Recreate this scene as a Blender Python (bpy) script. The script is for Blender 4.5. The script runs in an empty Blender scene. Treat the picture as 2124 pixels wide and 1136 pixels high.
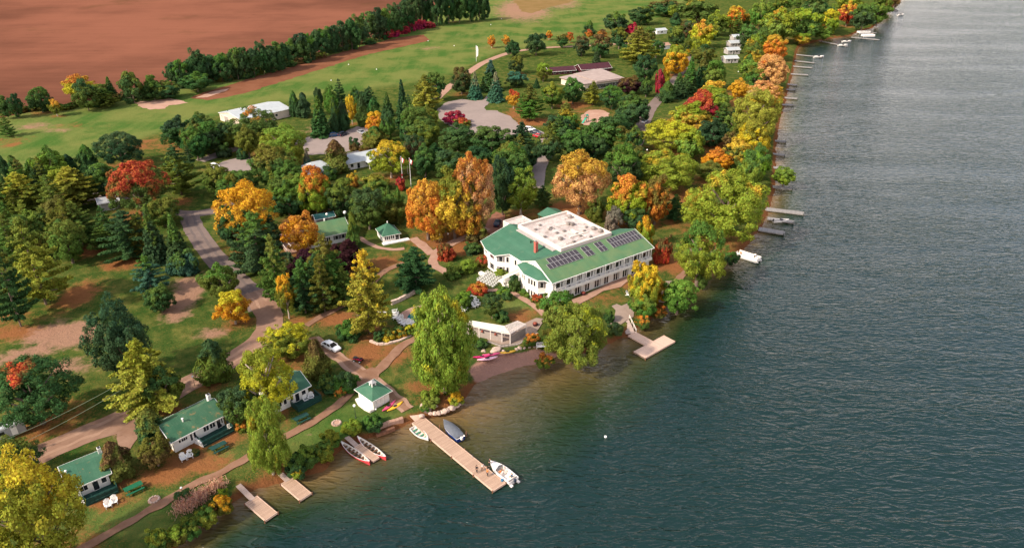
import bpy, bmesh, math, random
import numpy as np
from mathutils import Vector, Matrix, noise
random.seed(7); RNG = np.random.default_rng(11)
PI = math.pi; R = math.radians
sc = bpy.context.scene
COL = sc.collection

# ------------------------------------------------------------------ survey
# the camera's own place and optics; at() turns a point read off the photograph into the
# place on the land (or at height z) where the thing really stands
F = 1500.; TH = R(27.5); HC = 86.0
CT, ST = math.cos(TH), math.sin(TH)
LAND = 1.2
def at(px, py, z=LAND):
    a = (px-1062.)/F; b = (py-568.)/F
    dx, dy, dz = a, CT-b*ST, -ST-b*CT
    t = (z-HC)/dz
    return Vector((dx*t, dy*t, z))
def proj(p):
    zc = p[1]*CT-(p[2]-HC)*ST; yc = -(p[1]*ST+(p[2]-HC)*CT)
    return 1062+F*p[0]/zc, 568+F*yc/zc
def mpp(px, py):   # pixels per metre and view depression at a land point
    p = at(px, py); d = p[1]*CT-(p[2]-HC)*ST
    return F/d, math.atan2(HC-p[2], math.hypot(p[0], p[1]))

# ------------------------------------------------------------------ materials
MATS = {}
def nodes(name):
    m = bpy.data.materials.new(name); m.use_nodes = True
    nt = m.node_tree; b = nt.nodes['Principled BSDF']
    MATS[name] = m
    return m, nt, b
def noise_node(nt, scale, detail=4, rough=.55, vec=None, dim=None):
    n = nt.nodes.new('ShaderNodeTexNoise'); n.inputs['Scale'].default_value = scale
    n.inputs['Detail'].default_value = detail; n.inputs['Roughness'].default_value = rough
    if vec is not None: nt.links.new(vec, n.inputs['Vector'])
    return n
def ramp(nt, fac, stops):
    r = nt.nodes.new('ShaderNodeValToRGB'); e = r.color_ramp.elements
    while len(e) < len(stops): e.new(.5)
    for i, (p, c) in enumerate(stops):
        e[i].position = p; e[i].color = (c[0], c[1], c[2], 1)
    nt.links.new(fac, r.inputs['Fac']); return r
def mathn(nt, op, a, b=None, clamp=False):
    n = nt.nodes.new('ShaderNodeMath'); n.operation = op; n.use_clamp = clamp
    for i, v in enumerate((a, b)):
        if v is None: continue
        if isinstance(v, (int, float)): n.inputs[i].default_value = v
        else: nt.links.new(v, n.inputs[i])
    return n.outputs[0]
def mixc(nt, fac, a, b):
    n = nt.nodes.new('ShaderNodeMix'); n.data_type = 'RGBA'
    if isinstance(fac, (int, float)): n.inputs[0].default_value = fac
    else: nt.links.new(fac, n.inputs[0])
    for i, v in ((6, a), (7, b)):
        if isinstance(v, tuple): n.inputs[i].default_value = (v[0], v[1], v[2], 1)
        else: nt.links.new(v, n.inputs[i])
    return n.outputs[2]
def smooth(nt, v, lo, hi):
    n = nt.nodes.new('ShaderNodeMapRange'); n.interpolation_type = 'SMOOTHSTEP'
    nt.links.new(v, n.inputs[0]); n.inputs[1].default_value = lo; n.inputs[2].default_value = hi
    return n.outputs[0]
def texco(nt, which='Object'):
    return nt.nodes.new('ShaderNodeTexCoord').outputs[which]
def geo_pos(nt): return nt.nodes.new('ShaderNodeNewGeometry').outputs['Position']
def bump(nt, b, height, strength, dist=.1):
    n = nt.nodes.new('ShaderNodeBump'); n.inputs['Strength'].default_value = strength
    n.inputs['Distance'].default_value = dist
    nt.links.new(height, n.inputs['Height']); nt.links.new(n.outputs[0], b.inputs['Normal'])
def mat(name, col, rough=.7, var=.18, scale=1.2, metal=0., spec=.3, bmp=0.):
    m, nt, b = nodes(name)
    n = noise_node(nt, scale, 5, .6, geo_pos(nt))
    lo = tuple(c*(1-var) for c in col); hi = tuple(min(1, c*(1+var)) for c in col)
    r = ramp(nt, n.outputs['Fac'], [(.3, lo), (.7, hi)])
    nt.links.new(r.outputs[0], b.inputs['Base Color'])
    b.inputs['Roughness'].default_value = rough; b.inputs['Metallic'].default_value = metal
    b.inputs['Specular IOR Level'].default_value = spec
    if bmp: bump(nt, b, n.outputs['Fac'], bmp, .05)
    return m
mat('white_siding', (.72, .69, .64), .6, .07, .8)
mat('white_paint', (.78, .75, .70), .5, .06, 2)
mat('cream_wall', (.62, .50, .40), .7, .1, .6)
mat('grey_wall', (.34, .31, .29), .7, .12, 1)
mat('shutter_grey', (.16, .14, .14), .6, .1, 3)
mat('dark_glass', (.018, .018, .022), .12, .3, 4, spec=.6)
mat('brick_red', (.38, .10, .075), .8, .2, 6)
mat('white_metal_roof', (.36, .385, .385), .45, .1, .5)
mat('maroon_roof', (.05, .01, .014), .6, .25, .5)
mat('tan_roof', (.30, .23, .20), .8, .16, .35)
mat('grey_roof', (.30, .30, .30), .6, .12, .5)
mat('teal_roof', (.03, .10, .10), .5, .2, 1)
mat('parapet_white', (.62, .54, .47), .7, .06, 1.5)
mat('hvac_grey', (.25, .22, .20), .5, .25, 3, .3)
mat('solar_frame', (.45, .43, .42), .4, .05, 3, .5)
mat('porch_green', (.008, .045, .035), .6, .25, 3)
mat('bench_green', (.01, .10, .045), .5, .2, 3)
mat('pergola_white', (.74, .66, .60), .6, .06, 3)
mat('panel_grey', (.30, .25, .22), .7, .12, 2)
mat('tyre', (.02, .02, .02), .8, .2, 8)
mat('rim', (.45, .45, .46), .3, .1, 8, .8)
mat('car_white', (.80, .80, .80), .22, .02, 2, 0, .5)
mat('car_silver', (.45, .46, .48), .25, .04, 2, .4, .5)
mat('car_dark', (.02, .03, .05), .2, .1, 2, 0, .5)
mat('car_red', (.45, .02, .03), .25, .05, 2, 0, .5)
mat('car_blue', (.03, .08, .16), .25, .05, 2, 0, .5)
mat('lamp_red', (.4, .01, .01), .3, .05, 4)
mat('lamp_clear', (.7, .7, .68), .15, .05, 4)
mat('red_plastic', (.45, .015, .06), .35, .12, 5, 0, .5)
mat('black_metal', (.02, .02, .02), .5, .2, 5)
mat('pink_plastic', (.60, .07, .18), .35, .1, 4, 0, .5)
mat('pale_pink', (.72, .42, .50), .4, .08, 4, 0, .5)
mat('magenta_plastic', (.42, .01, .10), .35, .12, 4, 0, .5)
mat('yellow_plastic', (.75, .42, .03), .35, .08, 4, 0, .5)
mat('boat_white', (.74, .70, .66), .3, .05, 3, 0, .5)
mat('canoe_red', (.50, .05, .06), .4, .1, 2, 0, .4)
mat('canoe_inside', (.62, .55, .47), .6, .1, 3)
mat('thwart_wood', (.13, .065, .035), .7, .2, 4)
mat('rowboat_green', (.05, .20, .12), .5, .1, 3)
mat('boat_cover', (.10, .11, .13), .7, .15, 2)
mat('boat_blue', (.01, .03, .16), .3, .1, 2)
mat('skin', (.48, .27, .18), .6, .05, 6)
mat('hair_dark', (.03, .018, .012), .7, .2, 8)
mat('shirt_black', (.015, .015, .018), .8, .2, 6)
mat('shirt_white', (.7, .68, .66), .8, .05, 6)
mat('shirt_orange', (.55, .16, .03), .8, .1, 6)
mat('trousers_dark', (.02, .022, .03), .8, .2, 6)
mat('trousers_tan', (.3, .2, .13), .8, .1, 6)
mat('shirt_blue', (.04, .14, .24), .8, .1, 6)
mat('globe_white', (.82, .80, .75), .3, .02, 3)
mat('pole_dark', (.03, .045, .035), .5, .1, 4)
mat('pole_white', (.75, .70, .66), .4, .05, 4)
mat('flag_red', (.5, .03, .04), .8, .1, 4)
mat('flag_white', (.75, .73, .7), .8, .05, 4)
mat('flag_blue', (.03, .05, .2), .8, .1, 4)
mat('boulder', (.42, .31, .25), .9, .3, 1.5, bmp=.6)
mat('stone_wall', (.50, .38, .31), .9, .25, 2, bmp=.5)
mat('added_hill_woods', (.07, .09, .05), .9, .3, .02)
mat('cable', (.22, .26, .16), .6, .1, 1)
mat('brown_wood', (.20, .09, .05), .8, .25, 2, bmp=.3)
mat('copper_red', (.22, .05, .03), .7, .2, 3)
mat('plastic_green', (.02, .25, .16), .4, .1, 3)
mat('pool_water', (.015, .15, .16), .08, .1, .7, spec=.5)
mat('metal_galv', (.5, .5, .5), .4, .1, 3, .6)
mat('cushion_white', (.78, .72, .64), .8, .05, 3)

# green standing-seam roof: seams run down the slope (object x across), faint leaf litter
def roof_mat(name, c1, c2, litter=0., seam=2.2):
    m, nt, b = nodes(name)
    g = geo_pos(nt)
    n = noise_node(nt, .35, 5, .6, g); n2 = noise_node(nt, 6, 3, .6, g)
    base = mixc(nt, smooth(nt, n.outputs['Fac'], .3, .7), c1, c2)
    base = mixc(nt, mathn(nt, 'MULTIPLY', smooth(nt, n2.outputs['Fac'], .4, .8), .25), base, (c1[0]*.6, c1[1]*.6, c1[2]*.6))
    if litter:
        n3 = noise_node(nt, .9, 6, .75, g)
        base = mixc(nt, smooth(nt, n3.outputs['Fac'], .62-litter*.1, .74), base, (.33, .18, .07))
    nt.links.new(base, b.inputs['Base Color'])
    b.inputs['Roughness'].default_value = .6; b.inputs['Specular IOR Level'].default_value = .15
    mp = nt.nodes.new('ShaderNodeSeparateXYZ'); nt.links.new(texco(nt), mp.inputs[0])
    s = mathn(nt, 'FRACT', mathn(nt, 'MULTIPLY', mp.outputs[0], seam))
    wn = nt.nodes.new('ShaderNodeTexWhiteNoise'); wn.noise_dimensions = '1D'; nt.links.new(mathn(nt, 'FLOOR', mathn(nt, 'MULTIPLY', mp.outputs[0], seam*.5)), wn.inputs['W'])
    st_ = noise_node(nt, .5, 6, .75, g)
    base = mixc(nt, mathn(nt, 'MULTIPLY', wn.outputs['Value'], .22), base, (c1[0]*.55, c1[1]*.55, c1[2]*.55))
    base = mixc(nt, mathn(nt, 'MULTIPLY', smooth(nt, st_.outputs['Fac'], .56, .72), .3), base, (.16, .19, .12))
    nt.links.new(base, b.inputs['Base Color'])
    s = mathn(nt, 'LESS_THAN', s, .12)
    bump(nt, b, s, .5, .04)
    return m
roof_mat('green_roof', (.042, .125, .075), (.058, .145, .09))
roof_mat('green_roof_pale', (.075, .165, .078), (.12, .185, .082))
roof_mat('green_roof_mossy', (.035, .108, .058), (.07, .148, .083), .9)
roof_mat('green_roof_teal', (.04, .122, .072), (.065, .152, .092), .1)

def solar_mat():
    m, nt, b = nodes('solar_cells')
    br = nt.nodes.new('ShaderNodeTexBrick'); br.offset = 0
    br.inputs['Scale'].default_value = 1; br.inputs['Mortar Size'].default_value = .012
    br.inputs['Brick Width'].default_value = .16; br.inputs['Row Height'].default_value = .16
    br.inputs['Color1'].default_value = (.022, .018, .024, 1); br.inputs['Color2'].default_value = (.03, .024, .03, 1)
    br.inputs['Mortar'].default_value = (.10, .09, .10, 1)
    nt.links.new(texco(nt), br.inputs['Vector']); nt.links.new(br.outputs['Color'], b.inputs['Base Color'])
    b.inputs['Roughness'].default_value = .3; b.inputs['Specular IOR Level'].default_value = .2
solar_mat()

def plank_mat(name, c1, c2, width=.15, axis=0):
    m, nt, b = nodes(name)
    sp = nt.nodes.new('ShaderNodeSeparateXYZ'); nt.links.new(texco(nt), sp.inputs[0])
    k = mathn(nt, 'MULTIPLY', sp.outputs[axis], 1/width)
    fl = mathn(nt, 'FLOOR', k); fr = mathn(nt, 'FRACT', k)
    w = nt.nodes.new('ShaderNodeTexWhiteNoise'); w.noise_dimensions = '1D'; nt.links.new(fl, w.inputs['W'])
    n = noise_node(nt, 1.1, 5, .65, geo_pos(nt))
    f = mathn(nt, 'ADD', mathn(nt, 'MULTIPLY', w.outputs['Value'], .55), mathn(nt, 'MULTIPLY', n.outputs['Fac'], .6), True)
    c = mixc(nt, f, c1, c2)
    gap = mathn(nt, 'LESS_THAN', fr, .1)
    c = mixc(nt, gap, c, (c1[0]*.3, c1[1]*.3, c1[2]*.3))
    nt.links.new(c, b.inputs['Base Color']); b.inputs['Roughness'].default_value = .85
    bump(nt, b, gap, -.5, .03)
plank_mat('dock_planks', (.27, .17, .115), (.46, .31, .22), .16)
plank_mat('dock_planks_grey', (.30, .22, .18), (.44, .33, .28), .16)
plank_mat('dock_planks_new', (.46, .31, .23), (.60, .42, .32), .16)
plank_mat('far_dock_grey', (.17, .155, .145), (.28, .26, .24), .2)

def rubber_roof():
    m, nt, b = nodes('flat_roof_gravel')
    g = geo_pos(nt)
    n = noise_node(nt, .3, 6, .7, g); n2 = noise_node(nt, .75, 6, .78, g)
    c = mixc(nt, smooth(nt, n.outputs['Fac'], .38, .6), (.36, .30, .27), (.52, .45, .41))
    c = mixc(nt, smooth(nt, n2.outputs['Fac'], .5, .68), c, (.20, .155, .13))
    nt.links.new(c, b.inputs['Base Color']); b.inputs['Roughness'].default_value = .9
rubber_roof()

# foliage: two leaf colours per tree (object colour and object property), in clumps, plus leaf to leaf variation
def foliage_mat(name, topbias):
    m, nt, b = nodes(name)
    oi = nt.nodes.new('ShaderNodeObjectInfo')
    a2 = nt.nodes.new('ShaderNodeAttribute'); a2.attribute_type = 'OBJECT'; a2.attribute_name = 'second_leaf_colour'
    lf = nt.nodes.new('ShaderNodeAttribute'); lf.attribute_name = 'leaf'
    co = texco(nt)
    n = noise_node(nt, 1.5, 3, .6, co)
    off = nt.nodes.new('ShaderNodeVectorMath'); off.operation = 'ADD'
    nt.links.new(co, off.inputs[0]); nt.links.new(mathn(nt, 'MULTIPLY', oi.outputs['Random'], 40.), off.inputs[1])
    nt.links.new(off.outputs[0], n.inputs['Vector'])
    sp = nt.nodes.new('ShaderNodeSeparateXYZ'); nt.links.new(texco(nt, 'Generated'), sp.inputs[0])
    f = mathn(nt, 'ADD', n.outputs['Fac'], mathn(nt, 'MULTIPLY', mathn(nt, 'SUBTRACT', sp.outputs[2], .55), topbias))
    f = mathn(nt, 'ADD', f, mathn(nt, 'SUBTRACT', oi.outputs['Alpha'], 1.))
    c = mixc(nt, smooth(nt, f, .47, .64), oi.outputs['Color'], a2.outputs['Color'])
    hsv = nt.nodes.new('ShaderNodeHueSaturation')
    nt.links.new(c, hsv.inputs['Color'])
    nt.links.new(mathn(nt, 'ADD', mathn(nt, 'MULTIPLY', lf.outputs['Fac'], .8), .62), hsv.inputs['Value'])
    nt.links.new(mathn(nt, 'ADD', mathn(nt, 'MULTIPLY', lf.outputs['Fac'], .05), .475), hsv.inputs['Hue'])
    out = nt.nodes['Material Output']
    d = nt.nodes.new('ShaderNodeBsdfDiffuse'); t = nt.nodes.new('ShaderNodeBsdfTranslucent')
    nt.links.new(hsv.outputs[0], d.inputs['Color']); nt.links.new(hsv.outputs[0], t.inputs['Color'])
    mx = nt.nodes.new('ShaderNodeMixShader'); mx.inputs[0].default_value = .42
    nt.links.new(d.outputs[0], mx.inputs[1]); nt.links.new(t.outputs[0], mx.inputs[2])
    nt.links.new(mx.outputs[0], out.inputs['Surface']); nt.nodes.remove(b)
    return m
foliage_mat('leaves', .55); foliage_mat('leaves_even', .12)
mat('bark', (.17, .125, .095), .95, .35, 3, bmp=.5)
mat('bark_pale', (.40, .32, .26), .95, .25, 3, bmp=.4)

# ------------------------------------------------------------------ mesh helpers
class MB:
    def __init__(s): s.v = []; s.f = []; s.mi = []
    def add(s, vs, fs, mi=0):
        n = len(s.v); s.v += [tuple(v) for v in vs]
        s.f += [tuple(i+n for i in f) for f in fs]; s.mi += [mi]*len(fs); return s
    def box(s, x0, x1, y0, y1, z0, z1, mi=0, M=None):
        vs = [Vector((x, y, z)) for z in (z0, z1) for y in (y0, y1) for x in (x0, x1)]
        if M: vs = [M @ v for v in vs]
        return s.add(vs, [(0, 2, 3, 1), (4, 5, 7, 6), (0, 1, 5, 4), (2, 6, 7, 3), (0, 4, 6, 2), (1, 3, 7, 5)], mi)
    def prism(s, poly, z0, z1, mi=0):
        n = len(poly); z0s = z0 if isinstance(z0, (list, tuple)) else [z0]*n; z1s = z1 if isinstance(z1, (list, tuple)) else [z1]*n
        vs = [(p[0], p[1], z0s[i]) for i, p in enumerate(poly)]+[(p[0], p[1], z1s[i]) for i, p in enumerate(poly)]
        fs = [tuple(reversed(range(n))), tuple(range(n, 2*n))]+[(i, (i+1) % n, (i+1) % n+n, i+n) for i in range(n)]
        return s.add(vs, fs, mi)
    def tube(s, pts, rads, n=8, mi=0, cap=True):
        pts = [Vector(p) for p in pts]
        if not isinstance(rads, (list, tuple)): rads = [rads]*len(pts)
        vs = []; fs = []
        for i, p in enumerate(pts):
            d = (pts[min(i+1, len(pts)-1)]-pts[max(i-1, 0)]).normalized()
            a = d.orthogonal().normalized(); b = d.cross(a)
            if abs(d.z) > .9: a = Vector((1, 0, 0)); a = (a-d*a.dot(d)).normalized(); b = d.cross(a)
            for k in range(n):
                t = 2*PI*k/n; vs.append(p+(a*math.cos(t)+b*math.sin(t))*rads[i])
        for i in range(len(pts)-1):
            for k in range(n):
                fs.append((i*n+k, i*n+(k+1) % n, (i+1)*n+(k+1) % n, (i+1)*n+k))
        if cap: fs += [tuple(reversed(range(n))), tuple(range((len(pts)-1)*n, len(pts)*n))]
        return s.add(vs, fs, mi)
    def lathe(s, prof, n=16, mi=0, c=(0, 0, 0)):
        vs = []; fs = []; m = len(prof)
        for r, z in prof:
            for k in range(n):
                t = 2*PI*k/n; vs.append((c[0]+r*math.cos(t), c[1]+r*math.sin(t), c[2]+z))
        for i in range(m-1):
            for k in range(n): fs.append((i*n+k, i*n+(k+1) % n, (i+1)*n+(k+1) % n, (i+1)*n+k))
        fs += [tuple(reversed(range(n))), tuple(range((m-1)*n, m*n))]
        return s.add(vs, fs, mi)
    def ball(s, c, r, n=12, mi=0):
        rs = r if isinstance(r, (tuple, list)) else (r, r, r)
        vs = []; fs = []; m = n//2
        for i in range(1, m):
            a = PI*i/m
            for k in range(n):
                t = 2*PI*k/n; vs.append((c[0]+rs[0]*math.sin(a)*math.cos(t), c[1]+rs[1]*math.sin(a)*math.sin(t), c[2]-rs[2]*math.cos(a)))
        for i in range(m-2):
            for k in range(n): fs.append((i*n+k, i*n+(k+1) % n, (i+1)*n+(k+1) % n, (i+1)*n+k))
        fs += [tuple(reversed(range(n))), tuple(range((m-2)*n, (m-1)*n))]
        return s.add(vs, fs, mi)
    def quad(s, a, b, c, d, mi=0): return s.add([a, b, c, d], [(0, 1, 2, 3)], mi)
    def slab(s, pts, th, mi=0):       # a sloping roof plane given thickness downwards
        pts = [Vector(p) for p in pts]; n = len(pts)
        vs = pts+[p-Vector((0, 0, th)) for p in pts]
        fs = [tuple(range(n)), tuple(reversed(range(n, 2*n)))]+[(i+n, (i+1) % n+n, (i+1) % n, i) for i in range(n)]
        return s.add(vs, fs, mi)
    def build(s, name, mats, parent=None, smooth=False, bevel=0):
        me = bpy.data.meshes.new(name); me.from_pydata(s.v, [], s.f); me.update()
        for m in (mats if isinstance(mats, (list, tuple)) else [mats]): me.materials.append(MATS[m])
        me.polygons.foreach_set('material_index', s.mi)
        bm = bmesh.new(); bm.from_mesh(me); bmesh.ops.recalc_face_normals(bm, faces=bm.faces)
        bm.to_mesh(me); bm.free()
        if smooth: me.polygons.foreach_set('use_smooth', [True]*len(me.polygons))
        o = bpy.data.objects.new(name, me); COL.objects.link(o)
        if parent: o.parent = parent
        if bevel:
            b = o.modifiers.new('b', 'BEVEL'); b.width = bevel; b.segments = 2; b.limit_method = 'ANGLE'
        return o
def tag(o, label, cat, group=None):
    o['label'] = label; o['category'] = cat
    if group: o['group'] = group
    return o
def empty(name, loc, rz=0, label=None, cat=None, group=None):
    o = bpy.data.objects.new(name, None); COL.objects.link(o); o.empty_display_size = .3
    o.location = loc; o.rotation_euler = (0, 0, rz)
    if label: tag(o, label, cat, group)
    return o
def struct(o, kind='structure'): o['kind'] = kind; return o
def kids(o): return [c for c in bpy.data.objects if c.parent == o]
def copy_tree(o, parent=None):
    c = o.copy(); COL.objects.link(c)
    if parent: c.parent = parent
    for ch in kids(o): copy_tree(ch, c)
    return c
def place(o, loc, rz=0, label=None, group=None, scale=None):
    o.location = loc; o.rotation_euler = (0, 0, rz)
    if label: o['label'] = label
    if group: o['group'] = group
    if scale: o.scale = (scale,)*3
    return o
def setmat(o, m, idx=0):
    o.material_slots[idx].link = 'OBJECT'; o.material_slots[idx].material = MATS[m]
def heading(p, q, z=LAND):
    a = at(*p, z); b = at(*q, z); return math.atan2(b.y-a.y, b.x-a.x)
# ------------------------------------------------------------------ foliage prototypes (unit size: radius 1, height 1)
def unit(v): return v/np.maximum(np.linalg.norm(v, axis=1, keepdims=True), 1e-6)
H0 = dict(M=2.3, D=2.3, O=2.6, W=2.2, P=2.9, K=2.6, S=3.4, C=3.2, B=1.3, F=2.2, N=2.4)
def leaf_mesh(name, C, N, su, sv, up=None, hz=1.):
    """many leaf-spray quads at C facing N; su, sv half sizes; hz is the height of the whole crown for a radius of 1"""
    C = C*np.array([1, 1, hz]); n = len(C); N = unit(N)
    ref = RNG.normal(size=(n, 3)) if up is None else up+RNG.normal(size=(n, 3))*.25
    U = unit(np.cross(ref, N)); V = np.cross(N, U)
    su = (np.full(n, su)*RNG.uniform(.65, 1.25, n))[:, None]; sv = (np.full(n, sv)*RNG.uniform(.65, 1.25, n))[:, None]
    bend = N*(su*.35)
    P = np.stack([C-U*su*.5-V*sv, C+U*su-V*sv*.2-bend, C+U*su*.4+V*sv, C-U*su+V*sv*.25-bend], 1).reshape(-1, 3)
    me = bpy.data.meshes.new(name)
    me.vertices.add(4*n); me.loops.add(4*n); me.polygons.add(n)
    me.vertices.co.foreach_set(P.astype(np.float32).ravel())if hasattr(me.vertices, 'co') else me.vertices.foreach_set('co', P.astype(np.float32).ravel())
    me.loops.foreach_set('vertex_index', np.arange(4*n, dtype=np.int32))
    me.polygons.foreach_set('loop_start', np.arange(0, 4*n, 4, dtype=np.int32))
    at_ = me.attributes.new('leaf', 'FLOAT', 'FACE')
    at_.data.foreach_set('value', RNG.random(n).astype(np.float32))
    me.update(); me.validate()
    return me
def fib(n):
    i = np.arange(n)+.5; ph = np.arccos(1-2*i/n); th = PI*(1+5**.5)*i
    return np.stack([np.cos(th)*np.sin(ph), np.sin(th)*np.sin(ph), np.cos(ph)], 1)
def broad(name, nc=54, m=150, z0=.03, rc=(.2, .32), leaf=.062, jag=.22, flat=1., seed=0, hz=2.3, egg=0., droop=0.):
    rg = np.random.default_rng(seed)
    d = unit(fib(nc)+rg.normal(size=(nc, 3))*.22)
    lob = 1+jag*np.array([noise.noise(Vector(x*1.6+seed*9.1)) for x in d])*1.8
    rad = rg.uniform(.62, .84, nc)*lob
    cc = d*rad[:, None]; ni = nc//5
    cc = np.concatenate([cc, unit(rg.normal(size=(ni, 3)))*rg.uniform(.15, .5, ni)[:, None]])
    cc[:, :2] *= (1-egg*np.clip(cc[:, 2]+.25, 0, 1.2)**1.3)[:, None]
    if droop: cc[:, :2] *= (1+.35*np.clip(-cc[:, 2]-.05, 0, .8))[:, None]; cc[:, 2] = np.sign(cc[:, 2])*np.abs(cc[:, 2])**.85
    r = rg.uniform(*rc, len(cc))
    C = []; N = []; LS = []
    for c, q in zip(cc, r):
        lsz = rg.uniform(.72, 1.35); k = int(m*(q/.26)**2/lsz**1.3)
        dd = unit(rg.normal(size=(k, 3))+unit(c[None])*.55+np.array([0, 0, .3]))
        sp = rg.uniform(.55, 1.12, k)**1.0
        L = c+dd*q*sp[:, None]*np.array([1, 1, .9+droop])
        if droop: L[:, 2] -= droop*q*rg.uniform(0, 1.6, k)
        C.append(L); LS.append(np.full(k, lsz*leaf))
        N.append(dd+unit(c[None])*.45+rg.normal(size=(k, 3))*.5)
    C = np.concatenate(C); N = np.concatenate(N); leaf = np.concatenate(LS)
    C[:, 2] = z0+(1-z0)*.5*(1+np.clip(C[:, 2]/1.02, -1.0, 1.15)*flat)
    if droop: return leaf_mesh(name, C, N, leaf*.7, leaf*1.25, np.array([0., 0, 1]), hz=hz)
    return leaf_mesh(name, C, N, leaf*.85, leaf*1.1, hz=hz)
def pine(name, seed=0, levels=13, top=.16, droop=.02, irr=.32, plume=.2, m=58, z0=.1, leaf=.07):
    rg = np.random.default_rng(seed); C = []; N = []
    for i in range(levels):
        z = z0+(1-z0)*(i+.3)/levels; t = (z-z0)/(1-z0)
        env = (1-t)**.72*(.55+.45*min(1, t*5))+top*(1-t)
        nb = int(rg.integers(4, 7)) if t < .8 else 4
        a0 = rg.uniform(0, 6.28)
        for j in range(nb):
            a = a0+6.283*j/nb+rg.normal()*.25; L = min(1.05, env*rg.uniform(1-irr, 1+irr*.6))
            u = np.array([math.cos(a), math.sin(a), 0]); w = np.array([-u[1], u[0], 0])
            nt_ = max(2, int(L/.15))
            for s in np.linspace(.28, 1, nt_):
                c = u*L*s+np.array([0, 0, z+.055*L*s*s-droop*s]); q = plume*(.55+.45*L)*(1.1-.4*s)
                k = int(m*(q/.2)**1.2)
                o = rg.normal(size=(k, 3)); o = unit(o)*rg.uniform(.3, 1, k)[:, None]
                C.append(c+np.outer(o[:, 0], u)*q+np.outer(o[:, 1], w)*q*.85+np.outer(o[:, 2], [0, 0, 1])*.022)
                N.append(np.array([0, 0, .75])+u*.35+rg.normal(size=(k, 3))*.5+o*.3)
    k = 60; C.append(np.stack([rg.normal(size=k)*.06, rg.normal(size=k)*.06, rg.uniform(.9, 1.0, k)], 1)); N.append(rg.normal(size=(k, 3))+[0, 0, .4])
    return leaf_mesh(name, np.concatenate(C), np.concatenate(N), leaf*.62, leaf*1.0, hz=2.9 if levels > 11 else 2.6)
def spruce(name, seed=0, levels=22, m=30):
    rg = np.random.default_rng(seed); C = []; N = []
    for i in range(levels):
        t = (i+rg.uniform(0, .5))/levels; z = .04+.94*t; env = (1-t)**.9*1.0+.03
        nb = max(4, int(11*(1-t)+3)); a0 = rg.uniform(0, 6.28)
        for j in range(nb):
            a = a0+6.283*j/nb+rg.normal()*.2; L = env*rg.uniform(.75, 1.06)
            u = np.array([math.cos(a), math.sin(a), 0]); w = np.array([-u[1], u[0], 0])
            k = int(m*(.5+L)); s = rg.uniform(.15, 1, k)**.7
            P = np.outer(s*L, u)+np.outer(rg.normal(size=k)*.085*(1.15-s)*(L+.3)*2, w)
            P[:, 2] = z-.07*L*s+.03*s*s+rg.normal(size=k)*.008
            C.append(P); N.append(np.array([0, 0, .7])+u*.5+rg.normal(size=(k, 3))*.4)
    return leaf_mesh(name, np.concatenate(C), np.concatenate(N), .055, .08, hz=3.4)
def cedar(name, seed=0, n=7000, egg=.35):
    rg = np.random.default_rng(seed)
    z = rg.beta(1.25, 1.5, n); a = rg.uniform(0, 6.283, n)
    env = np.where(z < egg, .72+.28*np.sin(z/egg*PI/2), ((1-z)/(1-egg))**.62)
    lob = np.array([noise.noise(Vector((math.cos(x)*1.7+seed, math.sin(x)*1.7, q*5))) for x, q in zip(a, z)])
    r = env*(.86+.75*lob)*rg.uniform(.66, 1.04, n)+.02
    C = np.stack([r*np.cos(a), r*np.sin(a), .02+z*.98], 1)
    N = np.stack([np.cos(a), np.sin(a), np.full(n, .55)], 1)+rg.normal(size=(n, 3))*.4
    return leaf_mesh(name, C, N, .06, .085, np.array([0., 0, 1]), hz=3.2)
PROTO = {
 'M': [broad('maple_crown', nc=96, m=330, rc=(.12, .21), leaf=.034, jag=.12+.04*i, seed=i, egg=.1) for i in range(4)],
 'D': [broad('broadleaf_crown', nc=90, m=290, rc=(.12, .22), jag=.2+.03*i, seed=20+i, leaf=.036, z0=.06, egg=.08) for i in range(4)],
 'O': [broad('open_crown', nc=74, m=250, rc=(.12, .22), jag=.3, seed=30+i, leaf=.036, z0=.06, hz=2.6, egg=.2) for i in range(3)],
 'X': [broad('maple_crown', nc=170, m=470, rc=(.085, .16), leaf=.022, jag=.2, seed=120+i, egg=.1) for i in range(2)],
 'Y': [broad('broadleaf_crown', nc=170, m=430, rc=(.085, .165), leaf=.023, jag=.28, seed=130+i, z0=.05, egg=.1) for i in range(2)],
 'W': [broad('willow_crown', nc=190, m=520, rc=(.09, .18), jag=.26, seed=40+i, leaf=.024, z0=.0, hz=2.1, droop=.2) for i in range(2)],
 'P': [pine('pine_crown', 50+i, m=90, leaf=.05) for i in range(3)],
 'K': [pine('dark_pine_crown', 60+i, levels=10, top=.3, irr=.25, plume=.26, m=100, z0=.06, leaf=.052) for i in range(3)],
 'N': [broad('field_pine_crown', nc=64, m=170, rc=(.13, .26), jag=.4, seed=110+i, leaf=.05, z0=.02, hz=2.4, egg=.32) for i in range(4)],
 'S': [spruce('spruce_crown', 70+i, m=44) for i in range(2)],
 'C': [cedar('cedar_crown', 80+i) for i in range(3)],
 'B': [broad('shrub_leaves', nc=34, m=190, z0=-.25, rc=(.18, .34), leaf=.055, jag=.35, seed=90+i, hz=1.3) for i in range(3)],
 'F': [broad('far_crown', nc=60, m=130, z0=.04, rc=(.14, .26), leaf=.054, jag=.28, seed=100+i, hz=2.2, egg=.12) for i in range(4)],
}
BIG = dict(M='X', D='Y', O='Y')
for me in [m for v in PROTO.values() for m in v]: me.materials.append(MATS['leaves'])
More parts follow.
